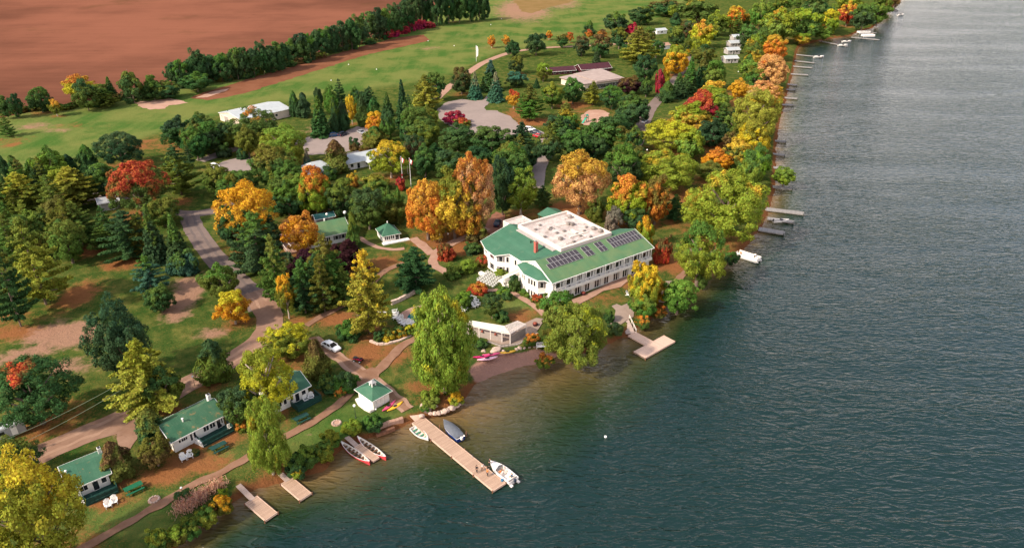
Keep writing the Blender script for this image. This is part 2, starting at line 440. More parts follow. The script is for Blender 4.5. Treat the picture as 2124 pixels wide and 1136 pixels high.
def trunk_mesh(kind, seed):
    rg = random.Random(seed); mb = MB()
    if kind in 'PKSCN':
        mb.tube([(0, 0, -.03), (0, 0, .3), (.01, 0, .65), (0, 0, .97)], [.045, .036, .022, .006], 7)
        for i in range(9):
            a = rg.uniform(0, 6.28); z = .15+.08*i; L = (1-z)*.6
            mb.tube([(0, 0, z), (math.cos(a)*L, math.sin(a)*L, z+.02)], [.013, .004], 5)
    else:
        mb.tube([(0, 0, -.03), (.01, 0, .12), (.02, .01, .3), (.03, -.02, .55)], [.085, .06, .05, .025], 8)
        for i in range(7):
            a = i*2.4+rg.uniform(-.3, .3); z = .16+.05*i; L = rg.uniform(.45, .68)
            mb.tube([(.01, 0, z), (math.cos(a)*L*.45, math.sin(a)*L*.45, z+.13), (math.cos(a)*L, math.sin(a)*L, z+.27)], [.034, .022, .007], 6)
    return mb
TRUNK = {}
for k in 'MDOWPKSCFN':
    o = trunk_mesh(k, 5).build('trunk', 'bark_pale' if k in 'OW' else 'bark', smooth=True)
    TRUNK[k] = o.data; bpy.data.objects.remove(o)
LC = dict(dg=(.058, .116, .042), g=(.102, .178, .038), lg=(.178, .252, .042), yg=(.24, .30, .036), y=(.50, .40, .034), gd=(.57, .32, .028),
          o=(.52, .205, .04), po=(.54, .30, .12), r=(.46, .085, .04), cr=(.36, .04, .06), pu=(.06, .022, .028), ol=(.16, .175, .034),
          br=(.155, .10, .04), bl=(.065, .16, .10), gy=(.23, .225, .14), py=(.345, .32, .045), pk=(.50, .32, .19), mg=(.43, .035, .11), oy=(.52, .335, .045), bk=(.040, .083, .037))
SPOTS = []
NAMES = dict(M='maple_tree', D='broadleaf_tree', O='poplar_tree', W='willow_tree', P='pine_tree', K='pine_tree', S='spruce_tree', C='cedar_tree', B='shrub', F='broadleaf_tree', N='pine_tree')
CATS = dict(maple_tree='maple tree', broadleaf_tree='tree', poplar_tree='tree', willow_tree='willow', pine_tree='pine', spruce_tree='spruce', cedar_tree='cedar', shrub='shrub')
NT = [0]
def grow(kind, X, Y, r, h, c1, c2, label, group=None, base=LAND, name=None, big=False):
    NT[0] += 1; rg = random.Random(NT[0]*31+5)
    if kind in 'MDOFW': r *= 1.13
    nm = name or NAMES[kind]; rz = rg.uniform(0, 6.28)
    j = lambda c: tuple(x*rg.uniform(.86, 1.14) for x in LC[c])
    pk = BIG[kind] if (big and kind in BIG) else kind; me = PROTO[pk][NT[0] % len(PROTO[pk])]
    share = 1.
    if c2.endswith('+'): c2 = c2[:-1]; share = 1.06
    if c2.endswith('~'): c2 = c2[:-1]; share = .9
    if c2.endswith('-'): c2 = c2[:-1]; share = .8
    k1, k2 = j(c1), j(c2)
    if kind in 'MO' or c2 in ('r', 'o', 'oy', 'gd', 'y', 'po'): SPOTS.append((X, Y, r*1.05))
    if kind == 'B':
        cr = bpy.data.objects.new(nm, me); COL.objects.link(cr); cr.location = (X, Y, base); cr.rotation_euler = (0, 0, rz)
        tag(cr, label, 'shrub', group); root = cr
    else:
        root = empty(nm, (X, Y, base), rz, label, CATS[nm], group)
        cr = bpy.data.objects.new('crown', me); COL.objects.link(cr); cr.parent = root
        t = bpy.data.objects.new('trunk', TRUNK[kind]); COL.objects.link(t); t.parent = root
        t.scale = (min(r, h*.45), min(r, h*.45), h)
    if kind == 'W': cr.material_slots[0].link = 'OBJECT'; cr.material_slots[0].material = MATS['leaves_even']
    cr.scale = (r, r*rg.uniform(.9, 1.1), h/H0[kind])
    cr.color = (*k1, share); cr['second_leaf_colour'] = [*k2, 1.0]
    return root
def fit_tree(kind, x0, y0, x1, y1):
    """ground place, crown radius and height of a tree from the span it covers in the photograph"""
    cx = (x0+x1)/2; w = x1-x0; Hp = y1-y0
    if kind in 'PKSC':
        by = y1-w*.12
        for _ in range(4):
            s, d = mpp(cx, by); r = w/2/s; by = y1-r*math.sin(d)*s*.75
        p = at(cx, by); lo, hi = .3, 60
        for _ in range(40):
            h = (lo+hi)/2
            if proj((p.x, p.y, LAND+h))[1] > y0: lo = h
            else: hi = h
        bx = cx-(proj((p.x, p.y, LAND+h*.45))[0]-proj((p.x, p.y, LAND))[0])
        p = at(bx, by)
        return p.x, p.y, r*1.02, max(h, .6)
    k = 0 if kind in 'BWN' else .03
    yc = (y0+y1)/2; hc = 4
    for _ in range(8):
        p = at(cx, yc, LAND+hc); d_ = p[1]*CT-(p[2]-HC)*ST; s = F/d_; d = math.atan2(HC-p[2], math.hypot(p[0], p[1]))
        r = w/2/s; q = (Hp/2/s)**2-(r*math.sin(d))**2
        a = math.sqrt(max(q, (r*.45)**2))/math.cos(d); h = 2*a/(1-k); hc = a+k*h
    return p.x, p.y, r, h
# ------------------------------------------------------------------ every tree and shrub, read off the photograph
# kind  x0 y0 x1 y1  leaf colour, second colour | label | group
TREES = '''
N -10 318 22 388 dg bk|dark bushy pine at the photo's edge beside the mown field
C 12 322 44 374 dg g|slim dark cedar next to the bushy pine at the photo's edge
C 50 330 82 388 dg g|first dark cedar of the pair beside the mown field
C 68 336 102 398 dg bk|second dark cedar of the pair beside the mown field
O 96 345 150 402 ol yg|olive leafy tree behind the layered yellow pine
C 126 320 160 368 dg bk|small dark cedar below the mown field's bare patch
C 158 300 206 374 dg g|wide dark cone shaped cedar beside the big round dark tree
M 200 266 293 345 bk dg|big round near black tree at the edge of the mown field
D 178 334 252 412 dg g|dark green tree tucked behind the red topped maple
M 224 322 344 446 g r+|round maple with bright red crown top over green leaves
M 335 242 396 306 dg bk|round dark tree on the field edge above the drive
D 377 264 433 332 dg g|dark green tree just below the round one on the field edge
P 322 302 412 415 ol dg|tall olive green pine between red topped maple and parked car
P 398 236 446 302 ol dg|olive pine behind the small teal roofed hut
D 436 256 476 304 dg g|dark bush like tree beside the small teal roofed hut
O 476 212 578 304 g o-|green tree with orange top in front of the pale barn
M 533 252 640 348 yg lg|bright yellow green round tree beside the staff car park
D 420 338 478 402 g ol|green tree just below the parked white car
D 466 350 528 410 dg g|dark green tree between parked car and orange maple
P -12 358 100 462 ol py|broad olive pine with yellow tips at the photo's edge
P 92 345 206 445 ol py|layered pine with yellow boughs above the pale road bend
P 8 450 128 650 py ol|tall golden yellow layered pine over the shaded lawn
P -30 470 50 690 dg ol|dark pine partly behind the tall golden yellow pine
P 112 418 206 520 g ol|green layered pine above the orange litter bank
P 60 430 130 520 dg ol|dim green pine behind the tall golden pine's top
K 192 428 246 524 g dg|narrow green pine beside the litter bank
K 212 436 312 548 dg bk|broad dark pine standing at the shaded lawn's top
S 286 420 344 552 dg g|dark spruce at the back of the drive's bend
S 332 444 398 566 dg g|dark spruce right against the asphalt drive
D 300 408 372 470 g ol|olive green tree just below the red topped maple
P 270 530 346 622 bl g|small blue green pine with open boughs on the lawn
B 348 514 412 570 bl g|blue green bush at the foot of the spruces by the drive
D 304 590 358 648 dg g|low dark tree by the bare dirt patch
D 188 614 302 790 dg bk|tall dark green tree in the middle of the lawn
P 228 704 372 886 py yg|tall yellow green layered pine beside the dirt drive
D 300 756 378 858 ol dg|dark olive tree behind the yellow green pine by the drive
D -14 728 142 890 dg r-|big dark tree with a red patch near its top
C 412 704 473 799 ol dg|olive cedar standing alone on the drive's inner edge
O 447 598 517 674 gd y|small golden orange tree by the drive's curve
D 420 543 493 624 ol g|olive bushy tree above the small golden orange one
M 440 368 576 506 oy gd|large orange yellow maple beside the asphalt drive
D 452 422 528 522 bk dg|dark round tree standing against the orange yellow maple
K 482 438 582 580 dg g|dark heavy pine beside the drive's fork
P 536 486 604 642 g lg|sunlit green pine standing near the wide dirt junction
P 590 540 664 662 dg g|dark pine at the end of the pine row by the lit footpath
P 630 484 724 642 g ol|broad green pine below the green roofed house
O 570 558 614 660 ol gd|thin golden sapling between the two pines by the dirt junction
P 710 518 808 710 py y|bright yellow pine beside the swimming pool garden
K 818 510 902 614 bk dg|dark round pine on the hotel side lawn
M 596 518 668 604 pu pu|purple leaved tree beneath the scaffold like deck
M 688 494 748 566 pu pu|purple leaved tree below the green roofed house's wall
O 580 440 666 532 gd o|orange gold thin tree in front of the house's deck
C 718 440 746 516 g ol|narrow green cedar against the house's gable end
D 724 384 802 476 g dg|green tree between house and small pyramid roofed cottage
D 770 396 842 462 ol g|olive green tree behind the small pyramid roofed cottage
C 796 384 818 464 ol g|first slim olive cedar beside the orange grove
C 816 386 838 466 ol g|second slim olive cedar beside the orange grove
M 618 344 686 450 yg o|yellow green maple with an orange top by the white lodge
D 672 370 744 452 dg ol|dark olive tree in front of the white lodge
D 560 376 632 452 dg g|dark tree behind the sunlit pine, above the house deck
D 524 300 604 392 g ol|mid green tree below the bright yellow green one
P 566 330 626 396 ol g|olive pine by the white lodge's hip roofed wing
S 624 308 650 358 bl gy|small pale blue spruce beside the white lodge
C 668 290 724 362 ol br|stout olive brown cedar in front of the white lodge's roofs
B 718 358 744 388 o oy|small round orange shrub below the white lodge
O 772 288 846 368 yg y|yellow green tree hiding the white lodge's far end
D 836 278 882 348 br dg|brown tinged dark tree behind the two flagpoles
D 854 300 908 368 dg g|dark green tree just behind the orange grove
D 894 308 968 370 g dg|green tree at the back of the orange grove
M 838 360 932 496 o oy|orange maple in the grove, the one closest to the flagpoles
M 896 350 985 494 oy ol|orange olive maple in the middle of the grove
M 862 392 934 498 oy o|low orange maple filling the front of the grove by the path
M 934 396 1004 494 o ol|rust and olive maple filling the front of the grove by the hotel plaza
M 932 304 1030 484 po o|tall peach orange maple in the grove beside the hotel
B 968 462 1012 502 br ol|brown green bush at the hotel's back plaza
O 1048 344 1113 444 yg lg|slender yellow green tree behind the hotel's flat annex
D 1016 322 1068 444 dg bk|dark tree behind the grove's tall peach maple
D 1040 305 1084 374 dg g|dark tree on the lane behind the hotel
K 1104 384 1146 434 g dg|small green pine behind the hotel's porch
M 1146 302 1263 444 po oy|large round peach orange maple alone behind the hotel
B 1214 408 1254 458 ol g|olive bush at the peach maple's foot
B 1254 428 1292 478 gy gy|grey green weeping bush behind the hotel's flat roof
D 1252 298 1332 402 dg g|dark round tree next to the peach orange maple
M 1316 304 1448 396 yg oy-|broad yellow green maple with an orange top behind the hotel
D 1264 356 1342 464 yg o|yellow olive tree with orange tips behind the solar roof
M 1334 360 1390 464 o ol|rust orange tree leaning over the solar roof's end
D 1294 428 1342 478 dg g|dark bush like tree behind the solar roof
B 1322 448 1358 516 yg gd|small tree with golden cap at the solar roof's end
B 1358 490 1394 546 r br|small dark red tree at the hotel's lake corner
O 1414 388 1474 470 yg oy|yellow green tree behind the big shore tree
D 1430 342 1588 506 yg oy-|biggest spreading yellow green tree on the lake shore
D 1530 318 1582 402 yg g|yellow green tree at the lake end of the big shore tree
D 1400 448 1508 592 yg g|rounded yellow green tree below the big spreading shore tree
K 1378 402 1422 462 dg g|dark conifer between the rust tree and big shore tree
W 858 584 978 822 lg y~|huge weeping willow beside the beach with yellow boughs
W 1140 614 1264 757 lg y~|weeping willow standing at the water by the T shaped dock
D 1118 600 1192 684 lg g|light green tree between hotel corner and shore willow
D 1304 536 1368 650 yg y|yellow green tree in front of the hotel's lake terrace
M 1332 574 1388 632 gd oy|golden orange tree by the paved lake terrace
D 1308 608 1362 664 g lg|green bushy tree behind the gangway plaza
D 1374 574 1442 652 g lg|green tree overhanging the lake below the paved terrace
D 1000 604 1042 660 g dg|green shrub like tree between willow and hotel lawn
O 490 690 600 862 y yg|bright yellow tree beside the hidden lake cottage
D 545 664 652 748 ol y|dark olive tree behind the bright yellow tree
C 630 704 682 792 ol br|olive brown cedar beside the parked white sedan
W 510 804 590 986 yg y~|tall drooping yellow green willow on the bank above the small dock
D 458 796 526 884 g dg|green tree at the long cottage's chimney end
D -24 928 160 1192 yg y|huge yellow maple in the photo's bottom corner
C 278 848 346 934 dg ol|dark cedar at the long cottage's roof edge
D 288 898 352 970 br ol|brown green bushy tree by the long cottage's wall
C 202 916 270 1002 ol br|olive cedar beside the smallest lake cottage
D -30 905 74 1010 dg ol|dark green tree behind the huge yellow maple
M 1091 66 1133 113 dg bk|round dark tree standing alone on the far lane
M 1153 72 1179 98 dg ol|small dark tree on the far lane beside two orange saplings
M 1190 74 1223 115 dg br|dark egg shaped tree on the far lane
O 1131 62 1147 82 o oy|orange sapling nearest the lone round dark tree
O 1174 66 1190 88 o r|orange sapling right of the small lane tree
O 1011 73 1028 99 o oy|first orange sapling on the open fairway
O 1042 72 1058 96 o oy|second orange sapling on the open fairway
M 1049 84 1079 118 dg bk|dark tree at the far lane's bend
C 1211 42 1234 76 dg g|small dark conifer on the far fairway
O 1214 60 1230 80 o r|orange sapling under the small far conifer
O 1239 60 1259 82 o br|rust orange sapling by the dark trees past the tan roof
D 1254 25 1302 68 dg g|dark tree at the fairway's far edge
D 1304 14 1352 50 dg bk|darker spreading tree at the fairway's far edge
D 1226 74 1267 118 dg br|dark tree with a rusty tinge past the tan roof
S 1229 90 1247 132 dg g|small spruce just past the maroon shed
B 1298 48 1324 70 mg cr|bright magenta shrub among the far dark trees
D 1268 54 1302 100 dg ol|dark olive tree past the maroon shed
P 1288 54 1362 138 py ol|large olive yellow pine behind the tan flat roof
D 1318 114 1359 174 dg bk|dark tree in front of the large olive yellow pine
D 1348 0 1416 32 dg br|dark tree mass at the fairway's top corner
M 1411 -4 1484 46 g oy-|olive maple with orange leaves at the photo's top
C 1389 26 1414 56 dg bk|dark clipped looking cedar under the olive orange maple
D 1384 52 1422 98 dg ol|dark tree beside the yellow orange maple on the shore road
M 1431 44 1480 98 y oy|yellow orange maple on the shore road
M 1376 94 1430 154 gd yg|golden yellow tree beside the tan flat roof's road
S 1384 150 1432 206 dg g|dark spruce bordering the shore road, lowest of the clump
S 1412 116 1452 196 dg g|dark spruce in the middle of the shore road clump
S 1436 104 1478 190 dg ol|dark spruce at the top of the shore road clump
C 1366 168 1402 214 dg g|low dark conifer at the shore road's verge
M 1458 124 1506 186 lg g|light green round tree below the row of white cabins
M 1506 12 1546 54 o oy|orange maple behind the row of white cabins
D 1462 24 1510 72 g yg|green tree just behind the row of white cabins
C 1556 88 1578 128 dg g|thin dark cedar between white cabins and shore trees
C 1542 112 1566 148 dg g|dark cedar beside the lowest white cabin
M 1514 164 1554 204 gd oy|small golden orange tree below the white cabins
B 1358 145 1380 192 cr cr|crimson column shaped bush on the shore road
B 1374 138 1391 172 y gd|yellow column shaped bush next to the crimson one
M 1418 187 1488 266 cr r|bright red maple among the shore maples
M 1386 212 1472 284 oy yg|orange yellow maple in front of the bright red one
M 1332 244 1452 316 yg y|broad lemon green maple beside the shore road
D 1450 180 1518 244 lg yg|pale green tree behind the bright red maple
K 1472 214 1520 292 dg g|dark conifer in the shade of the bright red maple
K 1500 218 1548 290 dg bk|dark conifer on the lake side of the red maple
D 1278 194 1346 266 dg g|dark spreading tree over the playground's edge
D 1222 238 1302 304 g dg|green tree directly below the playground
P 1142 212 1206 286 py ol|yellow olive pine beside the playground's sand
P 1068 176 1130 256 g ol|large green pine on the car park's orange verge
D 1122 172 1170 224 g yg|green yellow tree below the tan flat roof's corner
D 1166 160 1212 214 dg g|dark tree before the tan flat roof
P 1208 168 1252 222 py ol|yellow layered pine before the tan flat roof
D 1248 178 1292 226 dg g|dark tree beside the yellow layered pine
S 1104 162 1122 184 dg bk|tiny dark conifer on the lawn before the tan roof
D 1284 158 1332 194 pu br|maroon brown tree at the tan flat roof's end
D 1328 164 1354 200 dg g|small dark green tree beside the maroon brown one
D 1112 130 1142 168 ol yg|olive yellow bush tree at the maroon shed's end
M 1054 114 1088 152 dg ol|dark round tree on the car park lane
D 1050 148 1092 180 dg bl|dark blue green bush tree on the car park lane
O 1052 184 1078 224 oy r|small orange red tree at the car park's island
P 1056 252 1108 314 dg bk|dark pine by the cars in the guest car park
D 1112 274 1164 334 dg ol|dark olive tree below the guest car park's cars
D 1160 268 1226 330 dg g|dark tree below the yellow olive pine
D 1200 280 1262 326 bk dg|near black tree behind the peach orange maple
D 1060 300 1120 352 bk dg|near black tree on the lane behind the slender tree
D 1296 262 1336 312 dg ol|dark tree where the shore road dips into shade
M 935 139 979 194 dg br|round dark tree on the car park's grass bank
S 966 148 1004 208 bl gy|pale blue spruce on the car park's grass bank
S 992 124 1044 192 dg bl|dark spruce behind the two pale blue ones
S 1008 148 1048 214 bl gy|second pale blue spruce, closest to the car park
S 814 164 856 272 dg bk|tall near black spruce beside the mown fairway
P 850 154 914 234 py ol|olive yellow pine at the car park's field corner
D 884 150 922 208 dg g|dark green tree hugging the olive yellow pine
C 598 188 622 244 dg g|dark cedar right beside the pale barn's end
C 614 192 644 246 dg bk|second dark cedar along from the pale barn
S 638 197 686 288 dg g|large dark spruce in front of the two parked cars
C 682 202 704 276 dg g|narrow dark cedar beside the large spruce
C 698 208 724 272 dg bk|narrow dark cedar between large spruce and yellow column tree
O 716 195 740 256 gd y|yellow column shaped tree by the fairway
C 736 200 766 264 g dg|green cedar next to the yellow column shaped tree
C 760 202 792 264 g dg|green cedar second along from the yellow column tree
S 788 190 818 244 dg g|short dark spruce beside the tall near black one
M 758 230 806 282 o gd|bright orange maple above the silver parked car
D 788 226 820 292 g dg|green tree beside the bright orange maple
C 752 262 802 306 ol g|olive cedar in front of the bright orange maple
D 866 220 906 264 yg g|yellow green tree below the olive yellow pine
D 846 244 916 304 ol g|olive tree beside the guest car park's corner
D 910 256 988 314 g dg|green tree below the guest car park
D 982 261 1058 314 dg g|dark rounded tree at the guest car park's lower edge
D 828 252 862 300 dg g|dark green tree above the flagpoles' brown tree
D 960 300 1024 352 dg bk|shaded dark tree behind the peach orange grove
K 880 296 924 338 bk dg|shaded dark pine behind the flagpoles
P 1056 278 1100 336 dg ol|dim pine on the lane between car park and hotel
M 1568 108 1634 184 po o-|peach pink maple overhanging the far shore docks
M 1580 72 1634 124 o oy|orange maple at the bay's corner
M 1550 168 1624 222 oy po|orange yellow maple on the shore below the peach pink one
M 1520 178 1616 296 py pk-|large pink beige maple on the shore
D 1584 20 1652 88 lg yg|yellow olive tree above the bay's orange maple
D 1638 14 1702 82 g yg|green tree behind the bay
D 1660 -8 1722 62 dg g|dark green tree behind the bay at the photo's top
D 1704 18 1742 70 yg y|yellow green tree behind the moored pontoon boats
M 1742 4 1778 52 r oy|red orange tree above the moored pontoon boats
D 1768 4 1816 62 dg g|dark green shore tree beside the moored pontoon boats
D 1800 -4 1846 50 g ol|olive tree on the last point of the shore
D 1830 -24 1868 22 br g|brownish tree at the last visible bit of shore
D 1556 0 1602 62 g lg|green tree at the photo's top behind the shore
D 1596 -18 1648 34 g ol|olive green tree at the photo's top above the bay
D 1730 -34 1790 20 yg g|yellow green tree at the photo's top above the point
M 1648 68 1680 92 oy yg|small orange tree on the bay's bank
D 1690 50 1726 84 lg o-|bushy yellow tree on the bay's bank
M 1526 246 1596 326 y yg|bright yellow maple on the shore by the small docks
D 1498 286 1562 354 g oy|green tree with orange tips below the bright yellow maple
M 1462 308 1516 358 gd o|orange gold maple behind the big shore tree
D 1442 332 1502 376 lg ol|olive yellow tree behind the big shore tree's crown
D 1544 300 1598 372 yg g|yellow green shore tree behind the single small dock
D 1604 344 1650 386 yg lg|small yellowing tree leaning over the water's edge
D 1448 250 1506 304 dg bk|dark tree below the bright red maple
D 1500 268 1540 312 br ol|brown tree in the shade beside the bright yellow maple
D 1548 226 1602 276 yg ol|peach olive tree on the shore above the bright yellow maple
D 1560 60 1598 110 yg g|yellow green tree behind the shore's orange maple
D 1530 50 1572 100 dg g|dark tree past the row of white cabins
D 1434 94 1484 130 ol dg|olive tree under the yellow orange maple
D 1414 40 1444 84 br dg|brown dark tree left of the yellow orange maple
D 1546 136 1590 184 g ol|green tree in the lawn between cabins and shore
'''
def plant_all():
    for ln in TREES.strip().split('\n'):
        a = ln.split('|'); t = a[0].split(); k = t[0]; bb = [float(x) for x in t[1:5]]
        kk = k
        if k in 'DM' and bb[3] < 120: kk = 'F'
        nmx = 'maple_tree' if k == 'M' else None
        X, Y, r, h = fit_tree(k, *bb)
        o = grow(kk, X, Y, r, h, t[5], t[6], a[1], a[2] if len(a) > 2 else None, name=nmx, big=bb[2]-bb[0] > 92)
    # the long windbreak of pines beside the ploughed field
    rg = random.Random(3)
    top = [(352, 128), (400, 108), (440, 106), (475, 102), (515, 95), (545, 88), (571, 82), (596, 77), (619, 74), (655, 60), (688, 46), (703, 42), (732, 36), (747, 28), (778, 15), (800, 12), (818, 9), (850, 2)]
    bot = [(352, 182), (530, 155), (645, 122), (760, 89), (850, 62)]
    f = lambda P, x: float(np.interp(x, [p[0] for p in P], [p[1] for p in P]))
    x = 358
    while x < 848:
        w = rg.uniform(34, 46); t = f(top, x)+rg.uniform(-5, 8); b = f(bot, x)+rg.uniform(-6, 0)
        X, Y, r, h = fit_tree('N', x-w/2, t, x+w/2, b+4)
        grow('N', X, Y, r, h, 'dg', rg.choice(['bk', 'g', 'dg']), 'dark pine standing in the long windbreak beside the brown field', 'windbreak pines beside the brown field')
        x += rg.uniform(14, 20)
    for x, t, b, w in [(842, -12, 44, 34), (862, -22, 50, 36), (884, -18, 46, 34), (906, -26, 48, 36), (930, -20, 44, 34), (952, -28, 42, 36), (974, -22, 40, 36), (994, -24, 38, 34), (1006, -10, 36, 26)]:
        X, Y, r, h = fit_tree('N', x-w/2, t, x+w/2, b+4)
        grow('N', X, Y, r, h, 'dg', 'bk', 'taller dark pine in the clump ending the windbreak at the photo\'s top', 'clump of tall pines ending the windbreak')
    W = '''
N -4 200 24 246 dg g|first dark pine of the thin hedge row beside the brown field
D 18 194 44 244 dg bk|dark bush tree second in the thin hedge row
M 56 178 106 232 dg g|rounded green tree rising from the thin hedge row
O 128 152 196 208 y o|yellow tree with orange edge in the hedge row
N 150 166 202 230 g dg|green cone shaped pine before the yellow hedge row tree
N 190 172 228 220 dg g|dark pine just past the yellow hedge row tree
S 212 158 242 204 dg g|pointed dark conifer in the hedge row
N 240 142 302 214 dg ol|big dark pine in the thin hedge row
N 294 158 338 208 dg g|cone shaped conifer beside the hedge row's big dark pine
P 350 138 394 180 yg ol|yellow green pine at the windbreak's start
D 376 150 438 190 dg g|low dark bush tree before the windbreak's start
D 318 168 374 204 dg ol|low dark bush tree above the sandy pit
P 196 184 246 226 ol g|olive pine in front of the hedge row
O 100 204 128 240 ol oy|thin olive yellow tree in the hedge row's lower end
K -4 236 26 286 g ol|green conifer alone on the mown field at the photo's edge
O 930 14 950 44 yg y|yellow green sapling before the tall pine clump
'''
    for ln in W.strip().split('\n'):
        a = ln.split('|'); t = a[0].split(); bb = [float(x) for x in t[1:5]]
        X, Y, r, h = fit_tree(t[0], *bb); grow(t[0], X, Y, r, h, t[5], t[6], a[1])
    # close stands whose single trees nothing tells apart
    rg = random.Random(21)
    KEEP = [(430, 330, 545, 358), (645, 300, 800, 352), (640, 270, 775, 300), (915, 212, 1075, 280), (610, 450, 740, 510), (1500, 80, 1528, 130), (1140, 130, 1300, 178), (822, 322, 858, 394), (368, 440, 420, 480), (205, 408, 240, 428), (1000, 440, 1350, 590), (1205, 230, 1262, 258), (1085, 262, 1125, 290), (1310, 230, 1350, 300), (466, 225, 600, 250), (1148, 304, 1262, 440), (840, 310, 1028, 480), (232, 334, 336, 440)]  # clearings left open
    for n, poly_, ks, cs, lab, grp in [
        (16, [(545, 372), (640, 350), (720, 392), (726, 450), (640, 446), (560, 462)], 'DDPK', ['g', 'lg', 'ol'], 'green tree in the close stand between white lodge and green roofed house', 'close stand behind the house'),
        (20, [(850, 276), (960, 270), (1060, 316), (1080, 370), (1034, 420), (1010, 330), (900, 330)], 'DDK', ['dg', 'g', 'ol'], 'dark tree in the close stand between guest car park and orange grove', 'dark stand behind the grove'),
        (18, [(1110, 290), (1290, 270), (1330, 300), (1310, 380), (1262, 400), (1256, 340), (1140, 340)], 'DDK', ['dg', 'g', 'ol'], 'dark tree in the close stand below the playground', 'dark stand below the playground'),
        (22, [(0, 380), (210, 380), (300, 430), (380, 470), (350, 560), (210, 520), (120, 560), (0, 600)], 'KPD', ['g', 'lg', 'ol', 'ol'], 'green tree in the mixed stand beyond the shaded lawn', 'mixed stand beyond the shaded lawn'),
        (14, [(390, 300), (470, 270), (540, 300), (520, 330), (440, 300), (430, 420), (520, 420), (540, 370), (450, 370), (390, 400)], 'DDP', ['g', 'dg', 'ol'], 'green tree in the stand round the upper lane', 'stand round the upper lane'),
        (34, [(1380, 40), (1480, 10), (1640, 10), (1780, 20), (1700, 70), (1640, 80), (1560, 150), (1560, 240), (1510, 330), (1420, 370), (1400, 310), (1470, 240), (1480, 160), (1400, 110)], 'FFDK', ['lg', 'yg', 'yg', 'g', 'ol', 'lg', 'oy'], 'green to yellow tree in the unbroken shore wood', 'unbroken shore wood'),
        (10, [(1270, 60), (1420, 30), (1440, 110), (1360, 160), (1290, 130)], 'FFK', ['dg', 'ol', 'g'], 'dark tree in the stand behind the tan roofed hall', 'stand behind the hall'),
        (12, [(600, 216), (800, 210), (850, 230), (860, 290), (800, 250), (620, 240)], 'NNK', ['dg', 'g'], 'dark conifer in the belt between fairway and staff car park', 'conifer belt by the fairway'),
        (9, [(600, 660), (500, 520), (560, 500), (700, 570), (720, 640)], 'PK', ['g', 'dg', 'ol'], 'green pine in the row beside the dirt junction', 'pines beside the dirt junction'),
    ]:
        xs = [p[0] for p in poly_]; ys_ = [p[1] for p in poly_]; got = 0; tries = 0
        while got < n:
            px, py = rg.uniform(min(xs), max(xs)), rg.uniform(min(ys_), max(ys_)); ins_ = False
            for i in range(len(poly_)):
                (x1, y1), (x2, y2) = poly_[i], poly_[(i+1) % len(poly_)]
                if (y1 > py) != (y2 > py) and px < (x2-x1)*(py-y1)/(y2-y1)+x1: ins_ = not ins_
            if not ins_: continue
            k = rg.choice(ks); p = at(px, py); tall = rg.uniform(8, 13) if k in 'DFN' else rg.uniform(9, 15); tries += 1
            s_, d_ = mpp(px, py); ty = py-tall*s_*math.cos(d_)*.95; hw = tall*.42*s_
            if tries < 4000 and any(px+hw > x0 and px-hw < x1 and py > y0 and ty < y1 for x0, y0, x1, y1 in KEEP): continue
            got += 1
            grow(k, p.x, p.y, tall*(rg.uniform(.36, .46) if k in 'DF' else rg.uniform(.2, .3)), tall, rg.choice([q_ for q_ in cs if k not in 'KPSN' or q_ in ('g', 'dg', 'ol', 'lg')]), rg.choice([q_ for q_ in cs if k not in 'KPSN' or q_ in ('g', 'dg', 'ol', 'lg')]), lab, grp)
    # understorey along the windbreak and hedge row
    for x in list(range(30, 350, 15))+list(range(380, 780, 16)):
        b = (238-(x-30)*.125 if x < 350 else f(bot, x)+3)+rg.uniform(-4, 3)
        w = rg.uniform(16, 28)
        X, Y, r, h = fit_tree('B', x-w/2, b-rg.uniform(11, 17), x+w/2, b)
        grow('B', X, Y, r, h, rg.choice(['dg', 'ol', 'br', 'dg']), rg.choice(['ol', 'g', 'br']), 'low rough bush in the hedge line beside the brown field', 'rough bushes along the field hedge line')
    for x0, y0, x1, y1, c in [(782, 66, 812, 80, 'cr'), (804, 58, 832, 76, 'mg'), (826, 52, 850, 70, 'cr'), (840, 46, 866, 64, 'mg'), (858, 42, 884, 60, 'mg'), (876, 44, 902, 58, 'cr')]:
        X, Y, r, h = fit_tree('B', x0, y0, x1, y1); grow('B', X, Y, r, h, c, 'cr', 'low crimson sumac bush at the windbreak\'s foot', 'crimson bushes at the windbreak\'s foot')
